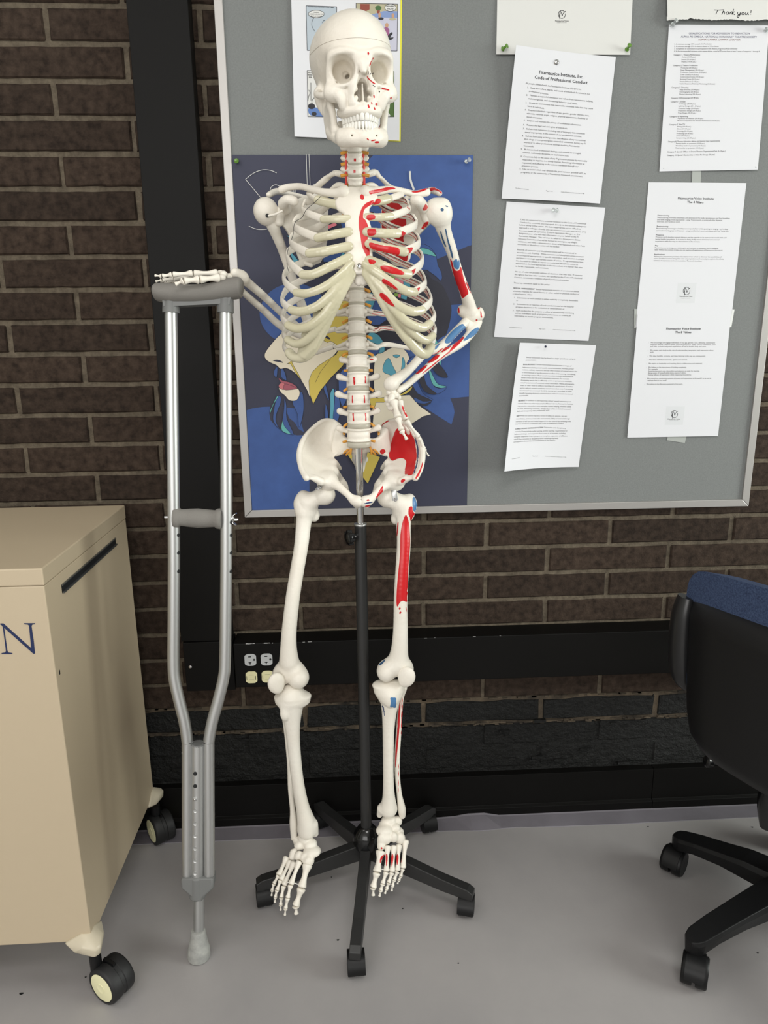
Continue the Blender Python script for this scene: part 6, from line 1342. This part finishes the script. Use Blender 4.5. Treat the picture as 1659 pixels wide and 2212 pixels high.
# painted arm
z = SDF(.0013); H1 = at(*px('B', 1010, 745), -.192); E1 = at(*px('M', 440, 1640), -.080)
z.ell(H1, (.0215, .022, .0235), k=.004); z.ell(at(*px('B', 1110, 730), -.195), (.016, .018, .021), k=.008)
z.tube([at(*px('B', 1090, 830), -.190), at(*px('M', 110, 560), -.178), at(*px('M', 205, 820), -.155), at(*px('M', 275, 1060), -.132), at(*px('M', 360, 1300), -.110), at(*px('M', 420, 1480), -.092), at(*px('M', 445, 1600), -.082)], [.0190, .0140, .0110, .0104, .0108, .0130, .0150], k=.012)
z.tube([at(*px('M', 345, 1590), -.084), at(*px('M', 440, 1640), -.080), at(*px('M', 545, 1640), -.076)], [.0110, .0135, .0125], k=.010); z.ell(at(*px('M', 560, 1600), -.076), (.008, .008, .011), k=.006); z.ell(at(*px('M', 320, 1560), -.08), (.006, .006, .008), k=.005); hum1 = z.build('humerus', BONE, SK)
paint(hum1, 'M', [[(190, 930), (215, 960), (235, 1040), (260, 1075), (300, 1070), (325, 1030), (360, 1180), (415, 1340), (400, 1380), (345, 1420), (310, 1340), (250, 1180), (210, 1030)]], RED)
paint(hum1, 'M', [[(390, 1215), (420, 1270), (470, 1370), (460, 1375), (420, 1310), (395, 1250)], [(475, 1400), (510, 1440), (540, 1490), (525, 1500), (490, 1450)], [(530, 1520), (552, 1515), (565, 1545), (545, 1560), (528, 1545)], [(570, 1580), (585, 1620), (590, 1665), (572, 1650)], [(285, 1540), (300, 1520), (310, 1600), (292, 1600)], [(512, 1690), (532, 1688), (528, 1712), (514, 1710)]], RED)
paint(hum1, 'M', [[(68, 300), (90, 288), (110, 305), (100, 328), (74, 325)], [(128, 255), (155, 262), (160, 275), (138, 272)], [(64, 588), (78, 590), (100, 660), (138, 760), (126, 768), (90, 690)], [(126, 560), (140, 562), (165, 680), (200, 790), (228, 900), (212, 915), (190, 840), (155, 710)]], BLUE)
paint(hum1, 'M', [[(232, 950), (270, 930), (285, 965), (300, 935), (308, 990), (300, 1045), (275, 1058), (240, 1035), (230, 990)]], LBLUE)
W1 = at(*px('U', 260, 540), -.262)
f0 = longbone('radius', [E1 + V(-.012, -.012, -.014), at(*px('M', 260, 1840), -.112), at(*px('M', 60, 2040), -.155), at(*px('D', 880, 960), -.190), at(*px('D', 680, 1170), -.228), at(*px('D', 530, 1290), -.252), at(*px('D', 450, 1345), -.262)], [.0095, .0085, .0092, .0090, .0085, .0110, .0120], [(at(*px('D', 440, 1370), -.262), (.0130, .013, .0125))])
f1 = longbone('ulna', [at(*px('M', 520, 1720), -.070), at(*px('M', 470, 1830), -.086), at(*px('M', 330, 1990), -.118), at(*px('D', 1080, 1000), -.158), at(*px('D', 860, 1190), -.200), at(*px('D', 650, 1370), -.236), at(*px('D', 540, 1440), -.250)], [.0125, .0105, .0085, .0078, .0070, .0064, .0072], [(at(*px('M', 400, 1740), -.084), (.010, .010, .011))])
paint(f0, 'M', [[(200, 1850), (330, 1750), (370, 1770), (385, 1805), (300, 1900), (170, 1990), (120, 1965)], [(0, 2030), (65, 1990), (20, 2055), (0, 2070)]], LBLUE)
paint(f1, 'M', [[(540, 1790), (545, 1830), (480, 1900), (370, 1960), (365, 1940), (430, 1860), (490, 1810)]], LBLUE)
for bn in (f0, f1):
    paint(bn, 'D', [[(1340, 760), (1380, 765), (1330, 830), (1260, 900), (1160, 980), (1200, 920), (1240, 860), (1280, 800)], [(1090, 940), (1140, 890), (1205, 865), (1200, 890), (1150, 925), (1100, 955)], [(910, 1085), (960, 1020), (1050, 985), (1062, 1000), (1020, 1050), (940, 1090)], [(755, 1225), (800, 1160), (890, 1120), (903, 1130), (850, 1190), (780, 1232)], [(750, 1190), (800, 1130), (870, 1085), (900, 1088), (840, 1135), (770, 1200)], [(910, 1060), (960, 1010), (1090, 905), (1095, 918), (1010, 985), (930, 1060)], [(832, 1235), (900, 1170), (1000, 1090), (1100, 1010), (1200, 930), (1195, 945), (1060, 1060), (900, 1190)]], RED, step=1.2)
# hands
def digit(parent, segs, name='finger_bone', n=14):
    for a, b, r0, r1 in segs:
        a = np.array(a); b = np.array(b); L_ = np.linalg.norm(b - a); mid = min(r0, r1)
        P_ = [a, a + (b - a) * .04, a + (b - a) * .14, a + (b - a) * .35, a + (b - a) * .6, a + (b - a) * .84, a + (b - a) * .96, b]
        m = MB(); m.tube(P_, [r0 * .5, r0 * .92, r0 * .94, mid * .66, mid * .60, r1 * .84, r1 * .92, r1 * .5], n, samples=22); m.build(name, BONE, parent)
def chain(parent, pts, rs, gap=.0012):
    pts = [np.array(p) for p in pts]; sg = []
    for i in range(len(pts) - 1):
        d = pts[i + 1] - pts[i]; L_ = np.linalg.norm(d); d = d / L_; sg.append((pts[i] + d * gap * .5, pts[i + 1] - d * gap * .5, rs[i], rs[i] * (.92 if i < len(pts) - 2 else .62)))
    digit(parent, sg)
Hh = lambda x, y, Y: at(*cp('H', x, y), Y)
z = SDF(.0012)
for x, y, Y, r_ in ((1325, 215, -.278, .0075), (1200, 235, -.300, .0078), (1230, 170, -.292, .0070), (1180, 160, -.280, .0070), (1260, 200, -.268, .0072), (1210, 190, -.258, .0070), (1290, 210, -.284, .006), (1150, 175, -.266, .0068)): z.ell(Hh(x, y, Y), (r_, r_, r_ * .92), k=.0016)
hand0 = z.build('hand', BONE, SK); hand0['label'] = 'white bony hand lying on the crutch pad'
chain(hand0, [Hh(1165, 225, -.312), Hh(835, 255, -.330), Hh(580, 275, -.338), Hh(435, 335, -.340)], [.0080, .0075, .0066])
chain(hand0, [Hh(1140, 150, -.296), Hh(735, 155, -.304), Hh(680, 172, -.306), Hh(385, 182, -.309), Hh(240, 190, -.311), Hh(100, 190, -.312)][:2] + [Hh(735, 155, -.304) + V(0, 0, 0)][:0] + [Hh(395, 175, -.309), Hh(225, 200, -.311), Hh(100, 188, -.312)], [.0068, .0060, .0050, .0042])
chain(hand0, [Hh(1130, 165, -.282), Hh(740, 200, -.286), Hh(420, 235, -.288), Hh(230, 265, -.290), Hh(115, 290, -.291)], [.0064, .0058, .0046, .0038])
chain(hand0, [Hh(1120, 190, -.268), Hh(760, 235, -.270), Hh(450, 272, -.272), Hh(300, 295, -.273), Hh(195, 290, -.274)], [.0062, .0056, .0044, .0036])
chain(hand0, [Hh(1110, 205, -.256), Hh(780, 262, -.257), Hh(520, 300, -.258), Hh(390, 312, -.258), Hh(290, 312, -.259)], [.006, .0052, .0040, .0034])
Uu = lambda x, y, Y: at(*cp('U', x, y), Y)
z = SDF(.0012)
for x, y, Y, r_ in ((200, 680, -.262, .0055), (285, 650, -.262, .0065), (170, 820, -.250, .0068), (200, 930, -.246, .0066), (270, 770, -.270, .0068), (350, 740, -.262, .0068), (400, 790, -.250, .0065), (250, 850, -.272, .0070), (230, 1010, -.245, .0060)): z.ell(Uu(x, y, Y), (r_, r_, r_ * 1.05), k=.0016)
hand1 = z.build('hand', BONE, SK); hand1['label'] = 'hand resting on the painted hip'
chain(hand1, [Uu(300, 850, -.283), Uu(405, 1235, -.305), Uu(475, 1505, -.322), Uu(600, 1715, -.331)], [.0085, .0068, .0060], .0016)
chain(hand1, [Uu(420, 850, -.258), Uu(570, 1280, -.270), Uu(850, 1650, -.262), Uu(970, 1910, -.252), Uu(1070, 2070, -.244)], [.0078, .0056, .0046, .0038], .0016)
chain(hand1, [Uu(400, 900, -.240), Uu(540, 1290, -.244), Uu(780, 1640, -.222), Uu(900, 1880, -.205), Uu(980, 2020, -.195)], [.0066, .0056, .0046, .0038], .0016)
chain(hand1, [Uu(330, 950, -.228), Uu(470, 1280, -.226), Uu(650, 1580, -.200), Uu(760, 1800, -.186), Uu(830, 1930, -.178)], [.0064, .0054, .0044, .0036], .0016)
chain(hand1, [Uu(260, 980, -.222), Uu(380, 1260, -.214), Uu(520, 1480, -.190), Uu(600, 1650, -.178), Uu(660, 1760, -.170)], [.006, .005, .0042, .0034], .0016)
fb = [o for o in hand1.children]
paint(fb[3], 'U', [[(480, 970), (500, 965), (540, 1050), (600, 1190), (590, 1215), (570, 1200), (510, 1080)]], RED)

# ---- pelvis
Pp = lambda x, y, Y: at(*cp('P', x, y), Y)
def mir(g, x, y): return (x, y) if g == 0 else (1596 - x + (6 if y < 700 else 0) + (8 if y > 1000 else 0), y)
def hip(g):
    q = lambda x, y, Y: Pp(*mir(g, x, y), Y); z = SDF(.0015)
    cr_ = [(652, 552, -.165), (610, 520, -.166), (545, 520, -.180), (470, 575, -.205), (412, 650, -.235), (388, 740, -.262), (400, 830, -.292), (436, 898, -.315)]
    md = [(640, 600, -.174), (600, 590, -.168), (545, 610, -.176), (490, 660, -.197), (455, 720, -.222), (445, 790, -.249), (465, 850, -.278), (490, 905, -.303)]
    m2 = [(632, 660, -.185), (600, 660, -.176), (565, 690, -.187), (530, 735, -.206), (515, 785, -.228), (520, 840, -.252), (530, 885, -.272), (540, 920, -.292)]
    inn = [(640, 735, -.205), (622, 745, -.205), (610, 765, -.212), (604, 800, -.226), (604, 835, -.242), (606, 870, -.258), (600, 905, -.272), (590, 935, -.284)]
    z.splat(sheet([[q(*p) for p in r_] for r_ in (cr_, md, m2, inn)], 110, 70), .0031, k=.003)
    z.tube([q(*p) for p in cr_], [.0036, .0042, .0042, .0042, .0050, .0056, .0052, .0064], k=.008, m=6)
    z.ell(q(578, 925, -.268), (.022, .020, .019), k=.012); z.tube([q(500, 905, -.300), q(530, 925, -.296)], [.006, .007], k=.008)
    z.tube([q(600, 925, -.280), q(655, 960, -.296), q(712, 1010, -.308), q(752, 1048, -.312), q(784, 1058, -.314)], [.0125, .0078, .0066, .0088, .0100], k=.008, m=5); z.tube([q(770, 1045, -.312), q(772, 1078, -.306)], [.0085, .0070], k=.006)
    z.tube([q(620, 800, -.222), q(652, 830, -.196), q(662, 838, -.190)], [.008, .005, .0026], k=.008); z.tube([q(610, 860, -.235), q(645, 905, -.205), q(672, 950, -.205), q(690, 985, -.225), q(722, 1020, -.262), q(762, 1070, -.298)], [.013, .0105, .0120, .0090, .0058, .0062], k=.009, m=5)
    return z.build('hip_bone', BONE, SK)
hp0, hp1 = hip(0), hip(1)
z = SDF(.0015)
z.ell(Pp(785, 665, -.216), (.026, .019, .014), k=.008)
for g in (0, 1):
    q = lambda x, y, Y: Pp(*mir(g, x, y), Y)
    z.splat(sheet([[q(740, 655, -.214), q(690, 640, -.212), q(640, 585, -.195)], [q(755, 690, -.208), q(690, 698, -.207), q(616, 700, -.199)], [q(762, 708, -.202), q(700, 716, -.204), q(632, 742, -.201)]], 50, 50), .0050, k=.006); z.ell(q(665, 600, -.194), (.010, .008, .011), k=.008)
z.tube([Pp(788, 700, -.196), Pp(788, 745, -.182), Pp(790, 790, -.164), Pp(792, 830, -.158)], [.018, .0155, .013, .010], k=.006)
z.tube([Pp(755, 775, -.166), Pp(828, 775, -.166)], .0055, k=.006); z.tube([Pp(792, 842, -.158), Pp(792, 862, -.166), Pp(790, 876, -.176)], [.008, .006, .003], k=.004)
sac = z.build('sacrum', BONE, SK)
for g in (0, 1):
    q = lambda x, y, Y: Pp(*mir(g, x, y), Y)
    for P_ in ([(748, 690, -.212), (735, 700, -.222), (728, 742, -.216)], [(725, 700, -.206), (705, 715, -.212), (682, 735, -.205)], [(738, 700, -.208), (722, 722, -.214), (700, 745, -.206)], [(690, 596, -.214), (684, 602, -.220), (690, 612, -.222)]):
        m = MB(); m.tube([q(*p) for p in P_], .0021, 10, samples=8); m.build('nerve_root', NERVE, sac)
m = MB(); m.lathe([(.0001, -.004), (.0062, -.003), (.0070, 0), (.0062, .003), (.0001, .004)], cat_('P', 799, 1058, -.318), (0, -1, 0), 20); m.build('pubic_disc', DISC, SK)
paint(hp1, 'P', [[(1020, 600), (1040, 570), (1085, 560), (1130, 590), (1155, 650), (1168, 740), (1162, 800), (1145, 870), (1115, 882), (1088, 872), (1092, 830), (1098, 790), (1075, 768), (1040, 772), (1005, 785), (985, 760), (986, 720), (1000, 660)]], RED)
paint(hp1, 'P', [[(895, 1058), (900, 1020), (925, 975), (942, 950), (944, 975), (935, 1010), (912, 1035), (897, 1062)], [(1063, 915), (1080, 904), (1092, 912), (1080, 926), (1066, 930)], [(836, 1043), (850, 1040), (854, 1048), (838, 1050)], [(828, 1082), (870, 1076), (874, 1083), (832, 1090)], [(915, 560), (935, 535), (975, 518), (985, 522), (950, 540), (925, 570)], [(1160, 895), (1185, 850), (1208, 790), (1205, 820), (1185, 875), (1165, 903)]], RED)
paint(hp1, 'P', [[(1130, 570), (1155, 620), (1178, 690), (1180, 760), (1168, 830), (1145, 885), (1148, 860), (1166, 800), (1172, 740), (1166, 680), (1145, 615)], [(824, 1065), (868, 1055), (872, 1062), (826, 1072)]], mat('navy_muscle_paint', (48, 66, 108), .4))
paint(sac, 'P', [[(925, 715), (945, 706), (960, 718), (955, 735), (935, 740), (925, 730)]], RED)

# ---- legs
Lk = lambda x, y, Y: at(*cp('L', x, y), Y)
Tk = lambda x, y, Y: at(*cp('T', x, y), Y)
z = SDF(.0016)
z.ell(Lk(628, 215, -.262), (.0205, .0205, .0205), k=.004); z.tube([Lk(620, 215, -.262), Lk(520, 250, -.262), Lk(450, 290, -.262)], [.015, .0135, .0165], k=.010)
z.tube([Lk(420, 230, -.258), Lk(400, 300, -.260), Lk(425, 400, -.262)], [.0120, .0150, .0150], k=.010); z.ell(Lk(528, 420, -.252), (.0090, .010, .0110), k=.016); z.tube([Lk(500, 300, -.264), Lk(520, 400, -.252)], [.012, .008], k=.012)
z.tube([Lk(440, 380, -.263), Lk(425, 480, -.266), Lk(402, 700, -.276), Lk(360, 950, -.286), Lk(320, 1200, -.292), Lk(287, 1500, -.290), Lk(280, 1680, -.286), Lk(285, 1800, -.282)], [.0168, .0152, .0140, .0138, .0142, .0150, .0168, .0200], k=.008, m=6)
z.ell(Lk(375, 1960, -.285), (.0222, .0250, .0228), k=.012); z.ell(Lk(205, 1945, -.272), (.0185, .026, .0215), k=.012); z.ell(Lk(290, 1870, -.275), (.028, .018, .018), k=.012); z.ell(Lk(285, 2050, -.262), (.007, .02, .012), k=.006, sub=True)
fem0 = z.build('femur', BONE, SK)
z = SDF(.0013); pc = Lk(163, 2015, -.306); Rp = np.array(Matrix.Rotation(math.radians(28), 3, 'Z') @ Matrix.Rotation(math.radians(-8), 3, 'Y')); z.ell(pc, (.0185, .0095, .0225), Rp, k=.003); z.ell(pc + V(.002, 0, -.010), (.010, .0075, .013), Rp, k=.006); z.build('patella', BONE, SK)
z = SDF(.0015)
z.ell(Lk(320, 2140, -.280), (.0385, .0245, .0085), k=.006); z.ell(Lk(320, 2190, -.282), (.0360, .0215, .0130), k=.012); z.ell(Tk(250, 185, -.302), (.011, .010, .016), k=.012)
z.tube([Tk(310, 20, -.284), Tk(310, 120, -.286), Tk(315, 260, -.288), Tk(325, 420, -.288), Tk(345, 650, -.284), Tk(375, 880, -.278), Tk(415, 1080, -.272), Tk(450, 1220, -.268), Tk(455, 1290, -.266)], [.0280, .0235, .0175, .0142, .0132, .0132, .0150, .0200, .0215], k=.010, m=5)
z.tube([Tk(520, 1240, -.266), Tk(538, 1330, -.262)], [.0095, .0068], k=.008); z.build('tibia', BONE, SK)
z = SDF(.0013); z.tube([Tk(225, 60, -.252), Tk(255, 300, -.248), Tk(290, 650, -.252), Tk(300, 900, -.252), Tk(320, 1100, -.252), Tk(328, 1230, -.252), Tk(332, 1370, -.252)], [.0090, .0060, .0058, .0060, .0062, .0088, .0072], k=.004, m=5, sq=None); z.build('fibula', BONE, SK)
# painted leg
z = SDF(.0016)
z.ell(Lk(1225, 240, -.262), (.0205, .0205, .0205), k=.004); z.tube([Lk(1235, 240, -.262), Lk(1330, 270, -.262), Lk(1390, 310, -.262)], [.0150, .0140, .0165], k=.010)
z.tube([Lk(1440, 255, -.258), Lk(1440, 310, -.260), Lk(1410, 400, -.262)], [.0105, .0145, .0150], k=.010); z.ell(Lk(1300, 455, -.250), (.0080, .010, .0095), k=.016); z.tube([Lk(1330, 320, -.264), Lk(1315, 420, -.254)], [.013, .009], k=.012)
z.tube([Lk(1385, 380, -.263), Lk(1380, 500, -.266), Lk(1381, 700, -.276), Lk(1365, 950, -.286), Lk(1352, 1200, -.292), Lk(1350, 1500, -.290), Lk(1342, 1680, -.286), Lk(1330, 1790, -.282)], [.0165, .0145, .0138, .0136, .0138, .0150, .0172, .0210], k=.008, m=6)
z.ell(Lk(1215, 1900, -.280), (.0205, .0250, .0220), k=.012); z.ell(Lk(1390, 1880, -.272), (.0190, .0250, .0215), k=.012); z.ell(Lk(1310, 1850, -.282), (.029, .021, .018), k=.012)
fem1 = z.build('femur', BONE, SK)
z = SDF(.0013); pc = Lk(1408, 1955, -.306); Rp = np.array(Matrix.Rotation(math.radians(-20), 3, 'Z') @ Matrix.Rotation(math.radians(18), 3, 'Y')); z.ell(pc, (.0185, .0095, .0225), Rp, k=.003); z.ell(pc + V(-.003, 0, -.010), (.010, .0075, .013), Rp, k=.006); z.build('patella', BONE, SK)
z = SDF(.0015)
z.ell(Lk(1235, 2030, -.280), (.0340, .0235, .0085), k=.006); z.ell(Lk(1240, 2085, -.282), (.0315, .0215, .0140), k=.012); z.ell(Tk(1255, 60, -.303), (.010, .009, .015), k=.012)
z.tube([Lk(1245, 2120, -.284), Tk(1250, 40, -.286), Tk(1243, 160, -.288), Tk(1236, 320, -.288), Tk(1233, 600, -.284), Tk(1235, 850, -.278), Tk(1238, 1000, -.272), Tk(1235, 1090, -.268)], [.0265, .0215, .0160, .0128, .0115, .0118, .0145, .0200], k=.010, m=5)
z.tube([Tk(1165, 1090, -.266), Tk(1150, 1150, -.264)], [.0092, .0066], k=.008); tib1 = z.build('tibia', BONE, SK)
z = SDF(.0013); z.tube([Lk(1370, 2060, -.262), Tk(1352, 60, -.262), Tk(1335, 320, -.262), Tk(1318, 600, -.262), Tk(1322, 800, -.262), Tk(1340, 960, -.262), Tk(1360, 1090, -.260), Tk(1368, 1160, -.258)], [.0100, .0058, .0060, .0062, .0058, .0060, .0090, .0070], k=.004, m=5); fib1 = z.build('fibula', BONE, SK)
paint(fem1, 'L', [[(1400, 408), (1425, 460), (1436, 560), (1440, 700), (1425, 900), (1418, 1100), (1414, 1235), (1375, 1228), (1345, 1245), (1318, 1285), (1312, 1200), (1325, 1000), (1345, 800), (1350, 600), (1370, 480)], [(1430, 340), (1460, 328), (1468, 370), (1485, 400), (1465, 430), (1448, 470), (1440, 430), (1426, 400)], [(1322, 490), (1332, 485), (1325, 580), (1316, 610)]], RED)
paint(fem1, 'L', [[(1334, 1300), (1345, 1292), (1352, 1302), (1342, 1315), (1334, 1310)], [(1338, 1342), (1350, 1330), (1358, 1340), (1345, 1356)], [(1398, 1292), (1404, 1292), (1410, 1335), (1404, 1320)]], RED)
paint(fem1, 'L', [[(1466, 250), (1485, 240), (1502, 290), (1508, 350), (1498, 378), (1475, 372), (1466, 320)]], LBLUE); paint(fem1, 'L', [[(1145, 1838), (1175, 1810), (1205, 1792), (1190, 1820), (1160, 1846)]], BLUE)
paint(tib1, 'T', [[(1252, 35), (1262, 28), (1300, 30), (1310, 40), (1308, 120), (1300, 128), (1258, 126), (1250, 115)]], LBLUE, sm=0)
paint(tib1, 'T', [[(1165, 110), (1180, 105), (1192, 125), (1198, 180), (1202, 205), (1196, 205), (1190, 160), (1178, 122)], [(1176, 165), (1200, 160), (1200, 166), (1178, 172)]], mat('navy_muscle_paint', (48, 66, 108), .4), sm=0)
paint(fib1, 'T', [[(1345, 60), (1352, 55), (1345, 250), (1332, 420), (1318, 560), (1305, 700), (1300, 640), (1305, 520), (1318, 380), (1325, 220)], [(1362, 50), (1370, 60), (1366, 250), (1358, 460), (1352, 480), (1354, 300)], [(1328, 690), (1334, 690), (1332, 910), (1326, 915)]], RED, step=1.1)
# feet
def foot_(g):
    z = SDF(.0013)
    if g == 0:
        bl = [(440, 1370, -.262, .0150, .013), (370, 1400, -.258, .010, .0095), (485, 1425, -.272, .0140, .0085), (390, 1440, -.268, .0120, .0095), (505, 1500, -.285, .0175, .0098), (330, 1520, -.275, .0085, .010), (380, 1545, -.290, .0095, .010), (430, 1560, -.296, .0090, .0095), (470, 1590, -.302, .0115, .0110), (320, 1560, -.280, .008, .009), (430, 1380, -.235, .016, .016)]
        ms = [[(465, 1615, -.306), (405, 1850, -.338), (350, 2020, -.352), (355, 2100, -.356)], [(385, 1590, -.302), (300, 1820, -.338), (272, 1945, -.350), (252, 2045, -.355), (245, 2112, -.357)], [(335, 1600, -.296), (235, 1828, -.334), (212, 1940, -.345), (206, 2010, -.350), (205, 2065, -.352)], [(300, 1590, -.288), (205, 1775, -.326), (170, 1870, -.336), (155, 1935, -.340), (150, 1990, -.342)], [(265, 1555, -.280), (185, 1730, -.316), (140, 1810, -.325), (124, 1870, -.328), (118, 1925, -.330)]]
        rs = [[.0112, .0098, .0082], [.0076, .0060, .0052, .0044], [.0074, .0058, .0050, .0042], [.0072, .0056, .0048, .0040], [.0080, .0054, .0046, .0038]]
    else:
        bl = [(1240, 1200, -.262, .0150, .0115), (1320, 1210, -.258, .010, .011), (1205, 1245, -.270, .0130, .0085), (1195, 1300, -.284, .0165, .0098), (1300, 1280, -.276, .0105, .0095), (1330, 1320, -.274, .0110, .0105), (1215, 1385, -.298, .0090, .0105), (1285, 1365, -.294, .0085, .0110), (1345, 1375, -.286, .0105, .0125), (1165, 1400, -.300, .0080, .0150), (1165, 1450, -.304, .0080, .0090), (1260, 1230, -.235, .016, .016)]
        ms = [[(1163, 1490, -.308), (1125, 1700, -.338), (1088, 1845, -.352), (1088, 1925, -.357)], [(1228, 1440, -.304), (1215, 1695, -.338), (1180, 1810, -.350), (1162, 1870, -.354), (1148, 1930, -.357)], [(1288, 1440, -.300), (1270, 1700, -.336), (1238, 1800, -.346), (1218, 1855, -.350), (1200, 1905, -.353)], [(1335, 1430, -.294), (1322, 1690, -.330), (1290, 1770, -.338), (1275, 1825, -.342), (1265, 1880, -.345)], [(1400, 1385, -.284), (1372, 1665, -.320), (1352, 1740, -.327), (1335, 1775, -.330), (1320, 1812, -.332)]]
        rs = [[.0110, .0088, .0070], [.0074, .0060, .0052, .0046], [.0074, .0058, .0050, .0044], [.0072, .0056, .0048, .0042], [.0080, .0052, .0044, .0036]]
    for x, y, Y, rx, rz in bl: z.ell(Tk(x, y, Y), (rx * 1.13, rx, rz * 1.13), k=.0032)
    # heel behind and below the ankle
    hx = bl[-1]; z.tube([Tk(hx[0], hx[1] + 10, -.240), Tk(hx[0] + 5, hx[1] + 40, -.205), Tk(hx[0] + 5, hx[1] + 60, -.190)], [.013, .014, .012], k=.006)
    f = z.build('foot', BONE, SK); i = 0
    for mt_, r_ in zip(ms, rs):
        P_ = [Tk(*p) for p in mt_]
        for j in range(len(P_) - 1):
            d = P_[j + 1] - P_[j]; L_ = np.linalg.norm(d); d = d / L_; digit(f, [(P_[j] + d * .0004, P_[j + 1] - d * .0004, r_[j], r_[j] * (.92 if j < len(P_) - 2 else .68))], 'toe_bone' if j else 'metatarsal')
    m = MB(); ys = [Tk(*[mt_[1][a] - (0, 12, 0)[a] for a in range(3)]) for mt_ in ms]; m.tube([y + V(0, .004, 0) for y in ys], .0011, 8); m.build('toe_wire', mat('clear_nylon', (225, 225, 220), .2), f)
    return f
ft0 = foot_(0); ft1 = foot_(1)
mts = [o for o in ft1.children if o.name.startswith('metatarsal')]
for o, pl in zip(mts, ([(1152, 1610), (1155, 1570), (1175, 1540), (1196, 1532), (1190, 1550), (1170, 1580), (1162, 1608)], [(1212, 1530), (1222, 1525), (1228, 1560), (1222, 1620), (1214, 1640), (1210, 1580)], [(1268, 1530), (1278, 1528), (1284, 1560), (1275, 1620), (1268, 1650), (1262, 1590)], [(1316, 1535), (1326, 1530), (1332, 1560), (1325, 1615), (1317, 1630), (1312, 1580)], [(1352, 1505), (1360, 1498), (1366, 1540), (1360, 1600), (1353, 1600)])):
    paint(o, 'T', [pl], RED, step=1.1)
paint(ft1, 'T', [[(1162, 1468), (1170, 1460), (1178, 1470), (1170, 1480)]], RED)
# steel hip links with screws
for P_, sc_ in (([Lk(618, 118, -.285), Lk(590, 135, -.291), Lk(548, 168, -.290)], (562, 155, -.2915)), ([Lk(1285, 150, -.279), Lk(1290, 200, -.284), Lk(1302, 270, -.285)], (1303, 262, -.287))):
    m = MB(); m.tube([P_[0] + V(0, .004, .004)] + P_, (.0058, .0011)if False else [(.0055, .0010)] * 4, 10, ref=(1, 0, .6), samples=12, flat=True); lk = m.build('hip_link', ALU, SK)
    m = MB(); m.lathe([(.0040, 0), (.0040, .0015), (.0030, .003), (.0012, .003), (.0011, .0018)], Lk(*sc_), (0, -1, 0), 16); m.build('screw', CHROME, lk)
bpy.data.objects.remove(_fo); bpy.data.curves.remove(_fc)
